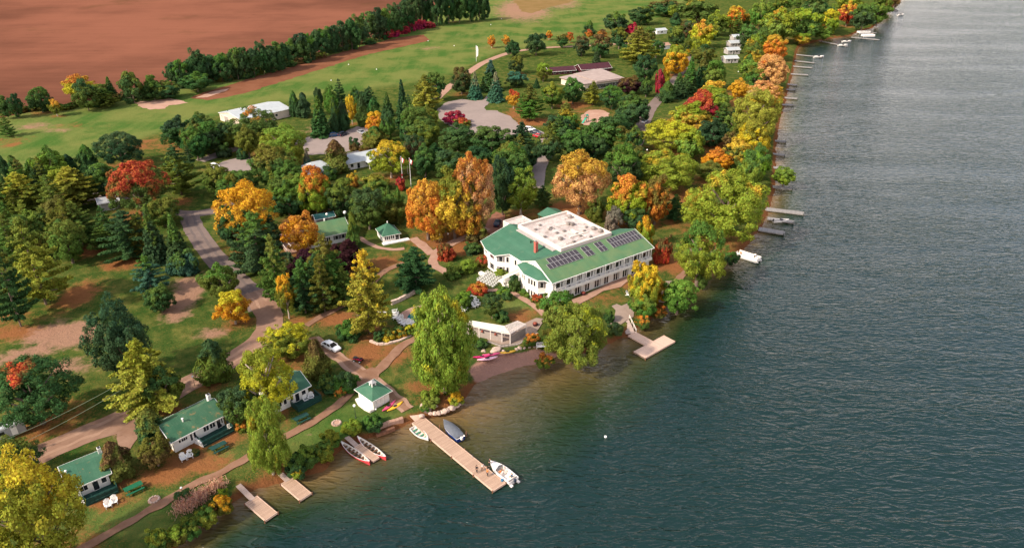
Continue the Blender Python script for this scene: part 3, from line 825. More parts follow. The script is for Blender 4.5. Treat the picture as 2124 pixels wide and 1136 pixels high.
    S = '''
B 918 228 964 256 mg cr|magenta bush on the guest car park's island
B 940 244 978 264 ol r|low green bush at the car park island's end
B 905 500 942 540 r br|small rust red tree beside the garden path crossing
B 786 680 824 704 y g|yellow flowered bush in the stone edged bed
B 812 674 846 700 gd g|orange flowered bush in the stone edged bed
B 772 684 800 708 g dg|green bush in the stone edged bed
B 836 668 868 694 g y|green yellow bush at the stone edged bed's end
B 696 660 752 704 dg g|dark green bush under the bright yellow pine
B 972 586 1014 608 r o|bed of fiery red and orange flowers by the wedding chairs
B 1040 600 1062 622 dg g|small dark bush on the lawn behind the pergola
B 1022 640 1058 668 g dg|green bush behind the pergola roof
B 940 600 984 640 g lg|green bush at the top of the big willow
B 920 548 962 578 g lg|leafy green bush beside the hotel garden path
B 952 536 990 566 lg yg|pale green bush in the hotel's side garden
B 986 528 1016 552 ol r|reddish olive bush in the hotel's side garden
B 1026 556 1056 573 yg lg|yellow green hedge bush under the hotel's bay window
B 1052 570 1080 602 g dg|dark green bush beneath the hotel's outside stair
B 1030 596 1056 607 yg g|low yellow bush beside the wedding chairs
B 1078 596 1108 614 lg g|pale bush along the hotel's white foundation
B 1100 608 1128 628 ol r|brown red bush against the hotel's corner
B 962 500 1000 528 dg g|dark bush beside the hotel's teal roof corner
B 980 700 1012 722 dg g|dark bush beside the pergola's posts
B 1118 680 1162 716 g ol|green bush on the bank below the brick patio
B 1086 690 1120 716 g o|green bush with orange leaves below the brick patio
B 1252 640 1276 668 dg g|round dark shrub next to the gangway plaza
B 1258 668 1296 694 g dg|green bank shrub beneath the gangway plaza
B 1318 650 1350 678 g o|shrub with orange leaves on the bank beside the gangway
B 1346 632 1384 658 ol o|olive orange shrub on the lake bank
B 1390 600 1424 632 g lg|green shrub hanging at the terrace wall
B 1440 556 1476 590 g ol|green shrub on the bank below the rounded shore tree
B 1470 520 1506 556 ol g|olive shrub on the bank near the pontoon boat
B 1500 520 1536 546 dg g|dark shrub at the root of the big shore tree
B 655 772 704 812 dg g|dark bush behind the pyramid roofed boathouse
B 690 764 742 812 g dg|green bush beside the sandy crossing
B 690 800 720 822 g o|small bush with pinkish stones by the boathouse
B 650 752 680 780 dg ol|dark bush between hidden cottage and white sedan
B 870 812 916 836 lg yg|pale bush at the willow's foot near the rocks
B 926 812 962 836 yg gd|yellow bush at the rocky shore
B 710 868 752 898 yg lg|yellow green bush above the canoe dock
B 752 858 796 892 dg g|dark bush beside the log crib
B 664 890 706 926 g yg|green bush on the bank beside the canoes
B 650 912 694 952 yg g|yellow green bank bush, first from the canoes
B 612 920 660 966 g lg|mid green bank bush between poplar and canoes
B 590 938 636 984 dg g|dark green bank bush under the poplar
B 600 966 630 990 yg gd|yellow bush at the foot of the bigger small dock
B 448 1010 478 1036 g yg|green bush at the shore end of the lower small dock
B 436 1024 484 1066 ol gd|olive gold bush on the low bank
B 402 1048 450 1090 yg g|yellow green bush on the low bank
B 372 1070 420 1112 g ol|green bush on the low bank past the reeds
B 340 1086 388 1128 ol yg|olive bush near the photo's bottom edge
B 304 1090 350 1140 g yg|green bush at the photo's bottom edge by the dock tip
B 360 1014 404 1046 g dg|green bush behind the pink plumed reeds
B 392 930 414 944 dg ol|clipped round bush against the long cottage's wall
B 486 874 520 890 ol o|low bush by the long cottage's step
B 1110 740 1150 754 ol o|low orange grass clump at the beach's end
B 870 836 892 852 g lg|small bush beside the main dock's shore end
B 0 906 40 950 g dg|hedge bush beside the trailer at the photo's edge
B 446 298 478 326 dg g|small dark bush on the upper lane
B 490 304 516 330 dg bk|dark round bush in the upper lane's island
B 746 296 776 316 br ol|brown bush before the white lodge's solar shed
B 722 286 748 312 br dg|brown bush below the two parked cars
B 748 366 808 392 g yg|green hedge bush below the white lodge
B 820 366 842 394 r cr|bright red bush between the flagpoles
B 846 384 880 402 g ol|green bush at the flagpoles' foot
B 660 344 700 372 g dg|green bush in the white lodge's front garden
B 744 544 772 570 br pu|dark reddish bush under the purple tree
B 1170 590 1196 612 g lg|pale green bush at the hotel's lake corner
'''
    for ln in S.strip().split('\n'):
        a = ln.split('|'); t = a[0].split(); bb = [float(x) for x in t[1:5]]
        X, Y, r, h = fit_tree('B', *bb); grow('B', X, Y, r, h, t[5], t[6], a[1])
    # pinkish plumed reeds on the bank: one mass of stems
    rg2 = np.random.default_rng(4); C = []; N = []
    for (px, py) in [(372, 1062), (385, 1052), (398, 1044), (410, 1036), (424, 1030), (436, 1022), (448, 1014), (458, 1010), (418, 1040), (404, 1050), (392, 1058)]:
        p = at(px, py); k = 240
        q = rg2.normal(size=(k, 3))*np.array([.6, .6, 0])+np.array([p.x, p.y, LAND]); q[:, 2] += rg2.uniform(.2, 1.7, k)
        C.append(q); N.append(rg2.normal(size=(k, 3))+np.array([0, -.3, .3]))
    me = leaf_mesh('reeds', np.concatenate(C), np.concatenate(N), .05, .28, np.array([0., 0, 1])); me.materials.append(MATS['leaves_even'])
    o = bpy.data.objects.new('reeds', me); COL.objects.link(o); o.color = (.55, .33, .24, 1); o['second_leaf_colour'] = [.50, .22, .14, 1.]
    o['kind'] = 'stuff'; o['label'] = 'pink plumed reeds growing on the low bank'
plant_all()
# ------------------------------------------------------------------ land, lake, roads
SHORE = [(300, 1190), (340, 1150), (378, 1124), (398, 1099), (429, 1076), (460, 1058), (485, 1043), (530, 1014), (561, 1007), (596, 999), (610, 989), (632, 985), (673, 976), (690, 955), (706, 938), (722, 926), (745, 915), (768, 912), (785, 905), (818, 892), (849, 880), (895, 866), (938, 856), (953, 844), (966, 829), (976, 810), (1002, 789), (1041, 774), (1085, 760), (1124, 754), (1157, 741), (1200, 735), (1257, 715), (1300, 700), (1325, 679), (1353, 659), (1379, 641), (1412, 617), (1443, 593), (1479, 562), (1512, 543), (1545, 515), (1578, 475), (1598, 430), (1606, 400), (1610, 350), (1611, 300), (1618, 250), (1630, 210), (1640, 170), (1648, 140), (1652, 112), (1658, 97), (1696, 86), (1727, 80), (1763, 75), (1782, 66), (1809, 59), (1829, 43), (1842, 25), (1855, 12), (1870, 0), (1888, -25), (1912, -60)]
SH = [at(x, y, 0.) for x, y in SHORE]
SW = [(p.x, p.y) for p in SH]
d0 = (SW[0][0]-SW[1][0], SW[0][1]-SW[1][1])
poly = [(-160., 10.), (SW[0][0]+d0[0]*3, SW[0][1]+d0[1]*3)]+SW+[(620, 1500), (800, 4000), (-5000, 4000), (-5000, 10), ]
PA = np.array(poly)
def inside(X, Y):
    c = np.zeros(X.shape, bool); n = len(PA)
    for i in range(n):
        x1, y1 = PA[i]; x2, y2 = PA[(i+1) % n]
        if y1 == y2: continue
        m = (Y >= min(y1, y2)) & (Y < max(y1, y2))
        c ^= m & (X < (x2-x1)*(Y-y1)/(y2-y1)+x1)
    return c
def shore_dist(X, Y):
    D = np.full(X.shape, 1e9); n = len(PA)
    for i in range(1, len(SW)+3):
        a = PA[i-1]; b = PA[i]; ab = b-a; L = ab@ab
        t = np.clip(((X-a[0])*ab[0]+(Y-a[1])*ab[1])/L, 0, 1)
        D = np.minimum(D, np.hypot(X-a[0]-t*ab[0], Y-a[1]-t*ab[1]))
    return D
def axis(lo, hi, fine):
    a = [-5000, -3000, -1800, -1100] if lo < 0 else []
    return np.array([v for v in a if v < lo-50]+list(fine)+[v for v in (1100, 1800, 3000, 5000) if v > hi+50])
ys = [20.]
while ys[-1] < 900: ys.append(ys[-1]+max(.9, (ys[-1]-60)*.0075))
gx = axis(-520, 520, np.arange(-520, 521, 1.6)); gy = np.array(ys+[1100, 1500, 2200, 3200, 5000])
gx = np.sort(np.concatenate([gx, np.arange(-75, 60, 1.6)+.8]))
GX, GY = np.meshgrid(gx, gy)
INS = inside(GX, GY); SD = np.where(INS, 1, -1)*shore_dist(GX, GY)
wob = np.array([noise.noise(Vector((x*.25, y*.25, 3))) for x, y in zip(GX.ravel(), GY.ravel())]).reshape(GX.shape)
SDw = SD+wob*.8*np.clip(1-abs(SD)/8, 0, 1)
bp = at(1040, 748, 0)      # the beach slopes gently, elsewhere the bank is steep
near_beach = np.exp(-((GX-bp.x)**2+(GY-bp.y-2)**2)/90.)
width = 2.2+near_beach*7
HZ = np.clip(SDw/width, -1.5, 1); HZ = np.where(HZ > 0, LAND*(HZ*HZ*(3-2*HZ)), HZ*1.2)
# zones: r leaf litter, g bare dirt, b mown fairway / dry
def blotch(lst):
    A = np.zeros(GX.shape)
    for (px, py, rx, ry, s) in lst:
        p = at(px, py); k, d = mpp(px, py); rx_ = rx/k; ry_ = ry/k/math.sin(d)
        A = np.maximum(A, s*np.exp(-(((GX-p.x)/rx_)**2+((GY-p.y)/ry_)**2)*.9))
    return A
LIT = blotch([(1180, 440, 70, 26, 1), (1040, 462, 40, 16, .9), (930, 500, 70, 22, .9), (960, 515, 40, 14, 1), (180, 522, 45, 10, 1.1), (250, 548, 50, 12, .9), (160, 612, 40, 26, 1), (40, 690, 90, 14, .9), (20, 660, 60, 14, .6),
    (400, 960, 80, 28, 1), (330, 985, 60, 26, .9), (450, 905, 60, 24, 1), (390, 925, 50, 10, 1), (250, 1000, 30, 18, .8), (225, 1040, 50, 16, .9), (500, 860, 40, 20, .8), (640, 820, 40, 12, .8), (580, 830, 40, 30, .8),
    (760, 735, 45, 30, 1.1), (815, 735, 45, 24, .9), (700, 662, 60, 18, 1), (740, 690, 40, 16, .5), (775, 700, 40, 12, .9), (610, 665, 40, 12, .7), (905, 825, 40, 20, 1), (880, 800, 36, 18, .8), (925, 838, 30, 10, .9), (1400, 548, 60, 22, 1), (1340, 620, 30, 16, .7),
    (1450, 480, 50, 24, .6), (1430, 410, 40, 20, .9), (1395, 460, 30, 16, .7), (1110, 253, 50, 8, 1.2), (1190, 218, 40, 10, .9), (1230, 232, 60, 16, .5), (1075, 235, 30, 14, .8), (800, 545, 40, 18, .8), (840, 545, 30, 14, .6), (640, 460, 60, 14, 1), (620, 500, 30, 30, .9), (500, 340, 40, 10, .7), (470, 350, 50, 8, .4),
    (1130, 648, 40, 14, .6), (1080, 655, 40, 16, .9), (1040, 620, 30, 10, .3), (1500, 300, 80, 40, .7), (1480, 380, 50, 30, .6), (1530, 210, 40, 30, .7), (1600, 60, 60, 30, .5), (520, 1000, 30, 14, .6), (600, 985, 70, 14, .8), (680, 965, 50, 12, .9), (800, 372, 60, 12, .6), (690, 352, 40, 10, .7), (330, 430, 40, 10, .6), (370, 420, 30, 10, .9), (1250, 620, 60, 16, .5), (1290, 590, 40, 20, .6), (660, 300, 60, 16, .3), (560, 285, 60, 20, .5), (350, 300, 60, 16, .5), (300, 300, 30, 14, .7),
    (420, 800, 60, 16, .6), (340, 850, 50, 14, .7), (540, 760, 50, 20, .6), (1120, 160, 30, 6, .4), (1420, 300, 80, 60, .5), (140, 262, 60, 8, .4), (30, 290, 40, 8, .5), (25, 300, 20, 6, .8), (1280, 70, 40, 14, .5)])
for sx, sy, sr in SPOTS:
    m_ = (abs(GX-sx) < sr*2.5) & (abs(GY-sy) < sr*2.5)
    LIT[m_] = np.maximum(LIT[m_], .62*np.exp(-((GX[m_]-sx-.5)**2+(GY[m_]-sy)**2)/sr**2*.8))
BARE = blotch([(130, 695, 75, 26, 1.25), (180, 680, 40, 14, .9), (80, 725, 50, 24, .9), (20, 740, 40, 24, .7), (140, 760, 60, 20, .8), (385, 615, 32, 40, 1.3), (372, 655, 28, 14, 1), (400, 585, 40, 14, 1.), (440, 690, 40, 14, .8), (240, 470, 30, 8, .5), (1085, 20, 60, 22, 1.1), (1160, 5, 50, 16, .8), (280, 880, 50, 26, .8), (70, 262, 50, 8, .7), (120, 270, 40, 5, .7), (1175, 175, 30, 5, .4), (1250, 95, 40, 8, .5), (600, 300, 40, 10, .5), (665, 265, 40, 20, .6), (690, 290, 60, 16, .9),
    (1030, 155, 30, 14, .3), (890, 100, 40, 6, .5), (1010, 95, 60, 20, .3), (950, 72, 40, 8, .3), (1045, 470, 20, 10, .6), (640, 900, 8, 3, 1)])
BEA = blotch([(1060, 745, 60, 18, 1.6), (1005, 765, 30, 22, 1.5), (1120, 736, 50, 14, 1.5), (1030, 770, 40, 14, 1.5)])
fx = [at(p[0], p[1]) for p in [(-40, 420), (300, 290), (460, 240), (700, 200), (840, 180), (930, 160), (1040, 110), (1250, 90), (1420, 20), (1480, -60)]]
MOW = np.clip((GY-np.interp(GX, [p.x for p in fx], [p.y for p in fx]))/14., 0, 1)
MOW = np.maximum(MOW, blotch([(640, 900, 80, 34, .9), (700, 880, 70, 30, .9), (760, 870, 60, 22, .9), (820, 870, 40, 14, .8), (560, 910, 40, 20, .7), (260, 1080, 90, 30, .9), (330, 1050, 60, 24, .9), (450, 950, 50, 20, .9), (1080, 635, 50, 18, 1), (1200, 640, 60, 18, .5), (720, 850, 60, 14, .8)]))
def grid_mesh(name, Z, keep, attrs):
    ny, nx = GX.shape; idx = np.arange(nx*ny).reshape(ny, nx)
    q = np.stack([idx[:-1, :-1], idx[:-1, 1:], idx[1:, 1:], idx[1:, :-1]], -1)[keep].reshape(-1, 4)
    used = np.unique(q); mp = np.full(nx*ny, -1); mp[used] = np.arange(len(used)); q = mp[q]
    P = np.stack([GX.ravel(), GY.ravel(), Z.ravel()], 1)[used].astype(np.float32)
    me = bpy.data.meshes.new(name); me.vertices.add(len(P)); me.vertices.foreach_set('co', P.ravel())
    n = len(q); me.loops.add(4*n); me.polygons.add(n)
    me.loops.foreach_set('vertex_index', q.astype(np.int32).ravel()); me.polygons.foreach_set('loop_start', np.arange(0, 4*n, 4, dtype=np.int32))
    for k, A in attrs.items():
        a = me.attributes.new(k, 'FLOAT', 'POINT'); a.data.foreach_set('value', A.ravel()[used].astype(np.float32))
    me.update(); me.polygons.foreach_set('use_smooth', np.ones(n, bool))
    o = bpy.data.objects.new(name, me); COL.objects.link(o); return o
cellmax = lambda A: np.maximum(np.maximum(A[:-1, :-1], A[:-1, 1:]), np.maximum(A[1:, :-1], A[1:, 1:]))
cellmin = lambda A: -cellmax(-A)
ground = struct(grid_mesh('ground', HZ, cellmax(SD) > -14, dict(litter=LIT, bare=BARE, mown=MOW, beach=BEA, bank=np.clip(1-SD/3.2, 0, 1))))
lake = struct(grid_mesh('lake', np.zeros(GX.shape), cellmin(SD) < 3, dict(depth=np.clip(-SD/(12+30*np.exp(-((GX-bp.x-4)**2+(GY-bp.y+14)**2)/900.)), 0, 1))))

def attr(nt, n):
    a = nt.nodes.new('ShaderNodeAttribute'); a.attribute_name = n; return a.outputs['Fac']
m, nt, b = nodes('lawn')
g = geo_pos(nt)
n1 = noise_node(nt, .045, 6, .6, g).outputs['Fac']; n2 = noise_node(nt, .35, 6, .65, g).outputs['Fac']; n3 = noise_node(nt, 2.2, 4, .7, g).outputs['Fac']
rough = mixc(nt, smooth(nt, n2, .35, .68), (.030, .062, .012), (.092, .102, .024))
mown = mixc(nt, smooth(nt, n1, .38, .62), (.048, .104, .020), (.125, .142, .038))
mpm = nt.nodes.new('ShaderNodeMapping'); mpm.inputs['Rotation'].default_value = (0, 0, R(-52)); mpm.inputs['Scale'].default_value = (1., .12, 1.); nt.links.new(g, mpm.inputs['Vector'])
bandn = noise_node(nt, .16, 4, .6, mpm.outputs[0]).outputs['Fac']
mown = mixc(nt, mathn(nt, 'MULTIPLY', smooth(nt, bandn, .42, .6), .4), mown, (.135, .155, .042))
gr = mixc(nt, attr(nt, 'mown'), rough, mown)
gr = mixc(nt, mathn(nt, 'MULTIPLY', smooth(nt, n2, .55, .75), .45), gr, (0.144, 0.137, 0.036))
gr = mixc(nt, mathn(nt, 'MULTIPLY', smooth(nt, n3, .5, .8), .35), gr, (0.029, 0.058, 0.014))
n4 = noise_node(nt, 3.6, 3, .7, g).outputs['Fac']
gr = mixc(nt, mathn(nt, 'MULTIPLY', smooth(nt, mathn(nt, 'ADD', n4, mathn(nt, 'MULTIPLY', attr(nt, 'litter'), .16)), .60, .68), mathn(nt, 'SUBTRACT', .6, mathn(nt, 'MULTIPLY', attr(nt, 'mown'), .45))), gr, (.24, .115, .035))
lf = mathn(nt, 'ADD', attr(nt, 'litter'), mathn(nt, 'MULTIPLY', mathn(nt, 'SUBTRACT', n2, .5), 1.5))
lf = mathn(nt, 'ADD', lf, mathn(nt, 'MULTIPLY', mathn(nt, 'SUBTRACT', n3, .5), .7))
lit = mixc(nt, n3, (0.173, 0.061, 0.025), (0.259, 0.108, 0.043))
gr = mixc(nt, mathn(nt, 'MULTIPLY', smooth(nt, lf, .22, .8), .9), gr, lit)
bf = mathn(nt, 'ADD', attr(nt, 'bare'), mathn(nt, 'MULTIPLY', mathn(nt, 'SUBTRACT', n2, .5), 1.4))
bf = mathn(nt, 'ADD', bf, mathn(nt, 'MULTIPLY', mathn(nt, 'SUBTRACT', n3, .5), .6))
gr = mixc(nt, mathn(nt, 'MULTIPLY', smooth(nt, bf, .3, .85), .92), gr, mixc(nt, n3, (0.216, 0.112, 0.072), (0.310, 0.180, 0.122)))
bk = mixc(nt, n3, (0.072, 0.032, 0.016), (0.216, 0.086, 0.032))
gr = mixc(nt, smooth(nt, mathn(nt, 'ADD', attr(nt, 'bank'), mathn(nt, 'MULTIPLY', mathn(nt, 'SUBTRACT', n2, .5), .8)), .35, .75), gr, bk)
gr = mixc(nt, smooth(nt, mathn(nt, 'ADD', attr(nt, 'beach'), mathn(nt, 'MULTIPLY', mathn(nt, 'SUBTRACT', n2, .5), .8)), .5, .75), gr, mixc(nt, n3, (.24, .125, .09), (.35, .195, .145)))
nt.links.new(gr, b.inputs['Base Color']); b.inputs['Roughness'].default_value = .95; b.inputs['Specular IOR Level'].default_value = 0.
bump(nt, b, mathn(nt, 'ADD', n3, mathn(nt, 'MULTIPLY', n2, 2.)), .8, .25)
ground.data.materials.append(m)

m, nt, b = nodes('lake_water')
g = geo_pos(nt)
dn = noise_node(nt, .09, 5, .6, g).outputs['Fac']
dp = mathn(nt, 'ADD', attr(nt, 'depth'), mathn(nt, 'MULTIPLY', mathn(nt, 'SUBTRACT', dn, .5), .22))
cr = ramp(nt, dp, [(0., (.15, .085, .036)), (.08, (.11, .075, .03)), (.25, (.052, .046, .016)), (.5, (.011, .026, .010)), (.9, (.0045, .0195, .0185))])
nt.links.new(cr.outputs[0], b.inputs['Base Color'])
b.inputs['Roughness'].default_value = .12; b.inputs['IOR'].default_value = 1.333; b.inputs['Specular IOR Level'].default_value = .5
mp = nt.nodes.new('ShaderNodeMapping'); mp.inputs['Rotation'].default_value = (0, 0, R(10)); mp.inputs['Scale'].default_value = (.36, 1., 1.)
nt.links.new(g, mp.inputs['Vector'])
w1 = noise_node(nt, .68, 2, .45, mp.outputs[0]); w1.inputs['Distortion'].default_value = .8
w2 = noise_node(nt, 1.5, 3, .5, mp.outputs[0]); w2.inputs['Distortion'].default_value = .5
w3 = noise_node(nt, .17, 2, .5, mp.outputs[0])
rid = mathn(nt, 'SUBTRACT', 1., mathn(nt, 'ABSOLUTE', mathn(nt, 'MULTIPLY', mathn(nt, 'SUBTRACT', w1.outputs['Fac'], .5), 4.)))
mps = nt.nodes.new('ShaderNodeMapping'); mps.inputs['Rotation'].default_value = (0, 0, R(24)); mps.inputs['Scale'].default_value = (.25, 1., 1.); nt.links.new(g, mps.inputs['Vector'])
calm = smooth(nt, noise_node(nt, .035, 4, .6, mps.outputs[0]).outputs['Fac'], .34, .62)
hgt = mathn(nt, 'ADD', mathn(nt, 'MULTIPLY', rid, .42), mathn(nt, 'MULTIPLY', w2.outputs['Fac'], .5))
hgt = mathn(nt, 'ADD', hgt, mathn(nt, 'MULTIPLY', w3.outputs['Fac'], .8))
hgt = mathn(nt, 'MULTIPLY', hgt, mathn(nt, 'ADD', mathn(nt, 'MULTIPLY', calm, .5), .52))
bump(nt, b, hgt, 1., .40)
lake.data.materials.append(m)

def ground_mat(name, c1, c2, sc_=.5, sc2=3., rut=0.):
    m, nt, b = nodes(name); g = geo_pos(nt)
    a = noise_node(nt, sc_, 6, .65, g).outputs['Fac']; c = noise_node(nt, sc2, 4, .7, g).outputs['Fac']
    k = mathn(nt, 'ADD', mathn(nt, 'MULTIPLY', smooth(nt, a, .3, .7), .7), mathn(nt, 'MULTIPLY', c, .4), True)
    pt_ = noise_node(nt, .9, 5, .75, g).outputs['Fac']; cc = mixc(nt, k, c1, c2)
    cc = mixc(nt, mathn(nt, 'MULTIPLY', smooth(nt, pt_, .54, .7), .4), cc, tuple(v*.6 for v in c1))
    nt.links.new(cc, b.inputs['Base Color']); b.inputs['Roughness'].default_value = .95; b.inputs['Specular IOR Level'].default_value = 0.
    bump(nt, b, c, .4, .06); return m
ground_mat('ploughed', (0.172, 0.069, 0.036), (0.244, 0.102, 0.056), .02, .3)
m = MATS['ploughed']; nt = m.node_tree; b = nt.nodes['Principled BSDF']; g = geo_pos(nt)
mp = nt.nodes.new('ShaderNodeMapping'); mp.inputs['Rotation'].default_value = (0, 0, R(-38)); mp.inputs['Scale'].default_value = (.012, .35, 1); nt.links.new(g, mp.inputs['Vector'])
rows = noise_node(nt, 1., 4, .6, mp.outputs[0]).outputs['Fac']; big = noise_node(nt, .0045, 5, .6, g).outputs['Fac']; fine = noise_node(nt, .25, 6, .7, g).outputs['Fac']
k = mathn(nt, 'ADD', mathn(nt, 'MULTIPLY', smooth(nt, big, .36, .62), .88), mathn(nt, 'MULTIPLY', smooth(nt, rows, .3, .7), .16), True)
c = mixc(nt, k, (.098, .040, .025), (.20, .078, .047)); c = mixc(nt, mathn(nt, 'MULTIPLY', smooth(nt, fine, .55, .8), .4), c, (.07, .03, .014))
mpf = nt.nodes.new('ShaderNodeMapping'); mpf.inputs['Rotation'].default_value = (0, 0, R(-38)); mpf.inputs['Scale'].default_value = (.02, 1., 1); nt.links.new(g, mpf.inputs['Vector'])
fur = noise_node(nt, .55, 4, .7, mpf.outputs[0]).outputs['Fac']; grn = noise_node(nt, .012, 5, .65, g).outputs['Fac']
c = mixc(nt, mathn(nt, 'MULTIPLY', smooth(nt, fur, .5, .72), .2), c, (.07, .028, .017))
c = mixc(nt, mathn(nt, 'MULTIPLY', smooth(nt, grn, .56, .74), .45), c, (.055, .036, .013))
nt.links.new(c, b.inputs['Base Color'])
ground_mat('strip_soil', (0.129, 0.049, 0.026), (0.198, 0.086, 0.047), .1, 1.)
ground_mat('dry_grass', (.15, .10, .035), (.21, .13, .055), .1, 1.)
ground_mat('sand_pink', (0.317, 0.178, 0.125), (0.409, 0.264, 0.198), .3, 2.)
ground_mat('beach_sand', (0.145, 0.076, 0.056), (0.211, 0.119, 0.089), .4, 3.)
ground_mat('asphalt_mauve', (0.139, 0.105, 0.092), (0.191, 0.143, 0.122), .25, 3.)
ground_mat('dirt_road', (0.198, 0.112, 0.076), (0.277, 0.172, 0.122), .25, 2.)
ground_mat('track_soil', (.26, .155, .105), (.33, .21, .15), .6, 3.)
ground_mat('track_tar', (.115, .09, .083), (.155, .12, .108), .6, 3.)
ground_mat('path_dirt', (0.178, 0.092, 0.056), (0.251, 0.145, 0.096), .5, 3.)
ground_mat('path_brick', (0.277, 0.158, 0.109), (0.356, 0.224, 0.165), .6, 5.)
ground_mat('car_park_tarmac', (0.218, 0.175, 0.155), (0.271, 0.215, 0.191), .12, 2.)
ground_mat('plaza_paving', (0.238, 0.178, 0.142), (0.297, 0.224, 0.182), .6, 5.)
ground_mat('plaza_brown', (0.198, 0.083, 0.053), (0.251, 0.119, 0.079), .4, 3.)
SZ = [0]
def sheet(name, pts, mname, world=False, jit=.22, step=1.2, closed=True, lift=None, soft=True):
    """a flat patch of ground with a ragged edge, each a few millimetres above the last"""
    SZ[0] += 1; z = LAND+.012+.004*SZ[0] if lift is None else lift
    P = [Vector(p[:2]) if world else at(*p).to_2d() for p in pts]
    Q = []
    for i, p in enumerate(P):
        q = P[(i+1) % len(P)]; L = (q-p).length; n = max(1, min(60, int(L/step)))
        for k in range(n):
            v = p.lerp(q, k/n)
            Q.append(v+Vector((noise.noise(Vector((v.x*.5, v.y*.5, SZ[0]))), noise.noise(Vector((v.x*.5, v.y*.5, 9+SZ[0])))))*jit*2)
    bm = bmesh.new(); vs = [bm.verts.new((v.x, v.y, z)) for v in Q]; es = [bm.edges.new((vs[i], vs[(i+1) % len(vs)])) for i in range(len(vs))]
    bmesh.ops.triangle_fill(bm, use_beauty=True, use_dissolve=False, edges=es)
    for f in bm.faces:
        if f.normal.z < 0: f.normal_flip()
    me = bpy.data.meshes.new(name); bm.to_mesh(me); bm.free(); me.materials.append(MATS[mname])
    o = bpy.data.objects.new(name, me); COL.objects.link(o); return struct(o)
def road(name, line, width, mname, jit=.18, off=0., tracks=None):
    P = [at(*p).to_2d() for p in line]; D = []
    for i in range(len(P)-1):       # catmull-rom
        p0, p1, p2, p3 = P[max(i-1, 0)], P[i], P[i+1], P[min(i+2, len(P)-1)]
        for k in range(6):
            t = k/6; D.append(.5*((2*p1)+(p2-p0)*t+(2*p0-5*p1+4*p2-p3)*t*t+(3*p1-p0-3*p2+p3)*t**3))
    D.append(P[-1]); L = []; Rr = []
    for i, p in enumerate(D):
        t = (D[min(i+1, len(D)-1)]-D[max(i-1, 0)]).normalized(); n = Vector((-t.y, t.x))
        w = width[0]+(width[1]-width[0])*i/(len(D)-1) if isinstance(width, tuple) else width
        L.append(p+n*(w/2+off)); Rr.append(p+n*(off-w/2))
    SZ[0] += 1; z = LAND+.012+.004*SZ[0]
    vs = []; fs = []
    for i in range(len(D)):
        for v in (L[i], Rr[i]):
            vs.append((v.x+noise.noise(Vector((v.x*.4, v.y*.4, 5)))*jit*2, v.y+noise.noise(Vector((v.x*.4, v.y*.4, 8)))*jit*2, z))
    for i in range(len(D)-1): fs.append((2*i, 2*i+1, 2*i+3, 2*i+2))
    o = MB().add(vs, fs).build(name, mname)
    if tracks:
        for s_ in (-1.05, 1.05): road('tyre_track', line, .75, tracks, .3, s_)
    return struct(o)
front = [at(*p).to_2d() for p in [(-260, 300), (-60, 258), (60, 232), (200, 214), (340, 184), (530, 148), (645, 115), (760, 82), (850, 54), (920, 20)]]
sheet('field', [(v.x, v.y) for v in front]+[(at(960, -40).x, at(960, -40).y), (-150, 2600), (-3500, 2600), (-3500, 300)], 'ploughed', True, 1.2, 6)
sheet('dirt_strip', [(393, 204), (430, 190), (530, 160), (640, 128), (760, 94), (830, 78), (878, 72), (892, 84), (860, 92), (760, 114), (640, 152), (530, 187), (470, 202), (432, 208)], 'strip_soil', jit=.9, step=3)
sheet('dirt_strip', [(404, 203), (440, 190), (475, 184), (470, 188), (430, 202)], 'sand_pink', jit=.4)
sheet('sand_pit', [(281, 215), (292, 209), (312, 210), (332, 207), (352, 205), (378, 209), (389, 213), (372, 217), (350, 219), (342, 226), (310, 227), (292, 223)], 'sand_pink', jit=.6)
sheet('far_clearing', [(1052, -20), (1066, 6), (1084, 24), (1104, 28), (1136, 16), (1180, 6), (1230, -20)], 'dry_grass', jit=1.5, step=4)
road('road', [(190, 402), (235, 412), (300, 425), (370, 443), (440, 438), (470, 420)], 5.0, 'asphalt_mauve')
road('road', [(88, 452), (110, 441), (150, 424), (205, 414), (250, 405)], 4.5, 'asphalt_mauve')
road('road', [(392, 440), (398, 465), (414, 492), (440, 528), (468, 558), (498, 588), (526, 612), (545, 640)], (5.4, 6.2), 'asphalt_mauve', tracks='track_tar')
road('road', [(522, 606), (546, 632), (560, 662), (548, 698), (506, 730), (440, 770), (372, 806), (300, 845), (225, 880), (150, 912), (84, 940), (20, 968)], (5.8, 5.6), 'dirt_road', tracks='track_soil')
sheet('parking_pad', [(252, 868), (280, 850), (292, 880), (284, 910), (268, 932), (248, 936), (240, 900), (214, 908), (190, 914)], 'dirt_road')
sheet('road_junction', [(536, 628), (560, 622), (588, 652), (578, 670), (548, 712), (520, 726), (520, 700), (545, 670)], 'dirt_road')
road('road', [(415, 334), (450, 322), (490, 308), (530, 300), (590, 296), (650, 292)], 5, 'car_park_tarmac')
sheet('car_park', [(440, 354), (462, 335), (500, 326), (545, 330), (548, 350), (500, 356)], 'car_park_tarmac', jit=.4)
sheet('car_park', [(632, 286), (660, 282), (700, 280), (742, 262), (772, 268), (780, 290), (740, 312), (700, 318), (640, 322), (628, 310)], 'car_park_tarmac', jit=.4)
sheet('car_park', [(908, 228), (926, 212), (960, 206), (985, 210), (1003, 208), (1010, 199), (1016, 214), (1003, 224), (1010, 229), (1030, 230), (1056, 241), (1080, 262), (1074, 284), (1030, 292), (1002, 296), (975, 280), (950, 268), (925, 258), (910, 246)], 'car_park_tarmac', jit=.4)
road('road', [(1078, 268), (1105, 272), (1130, 285), (1138, 310), (1120, 345), (1112, 390)], 5, 'car_park_tarmac')
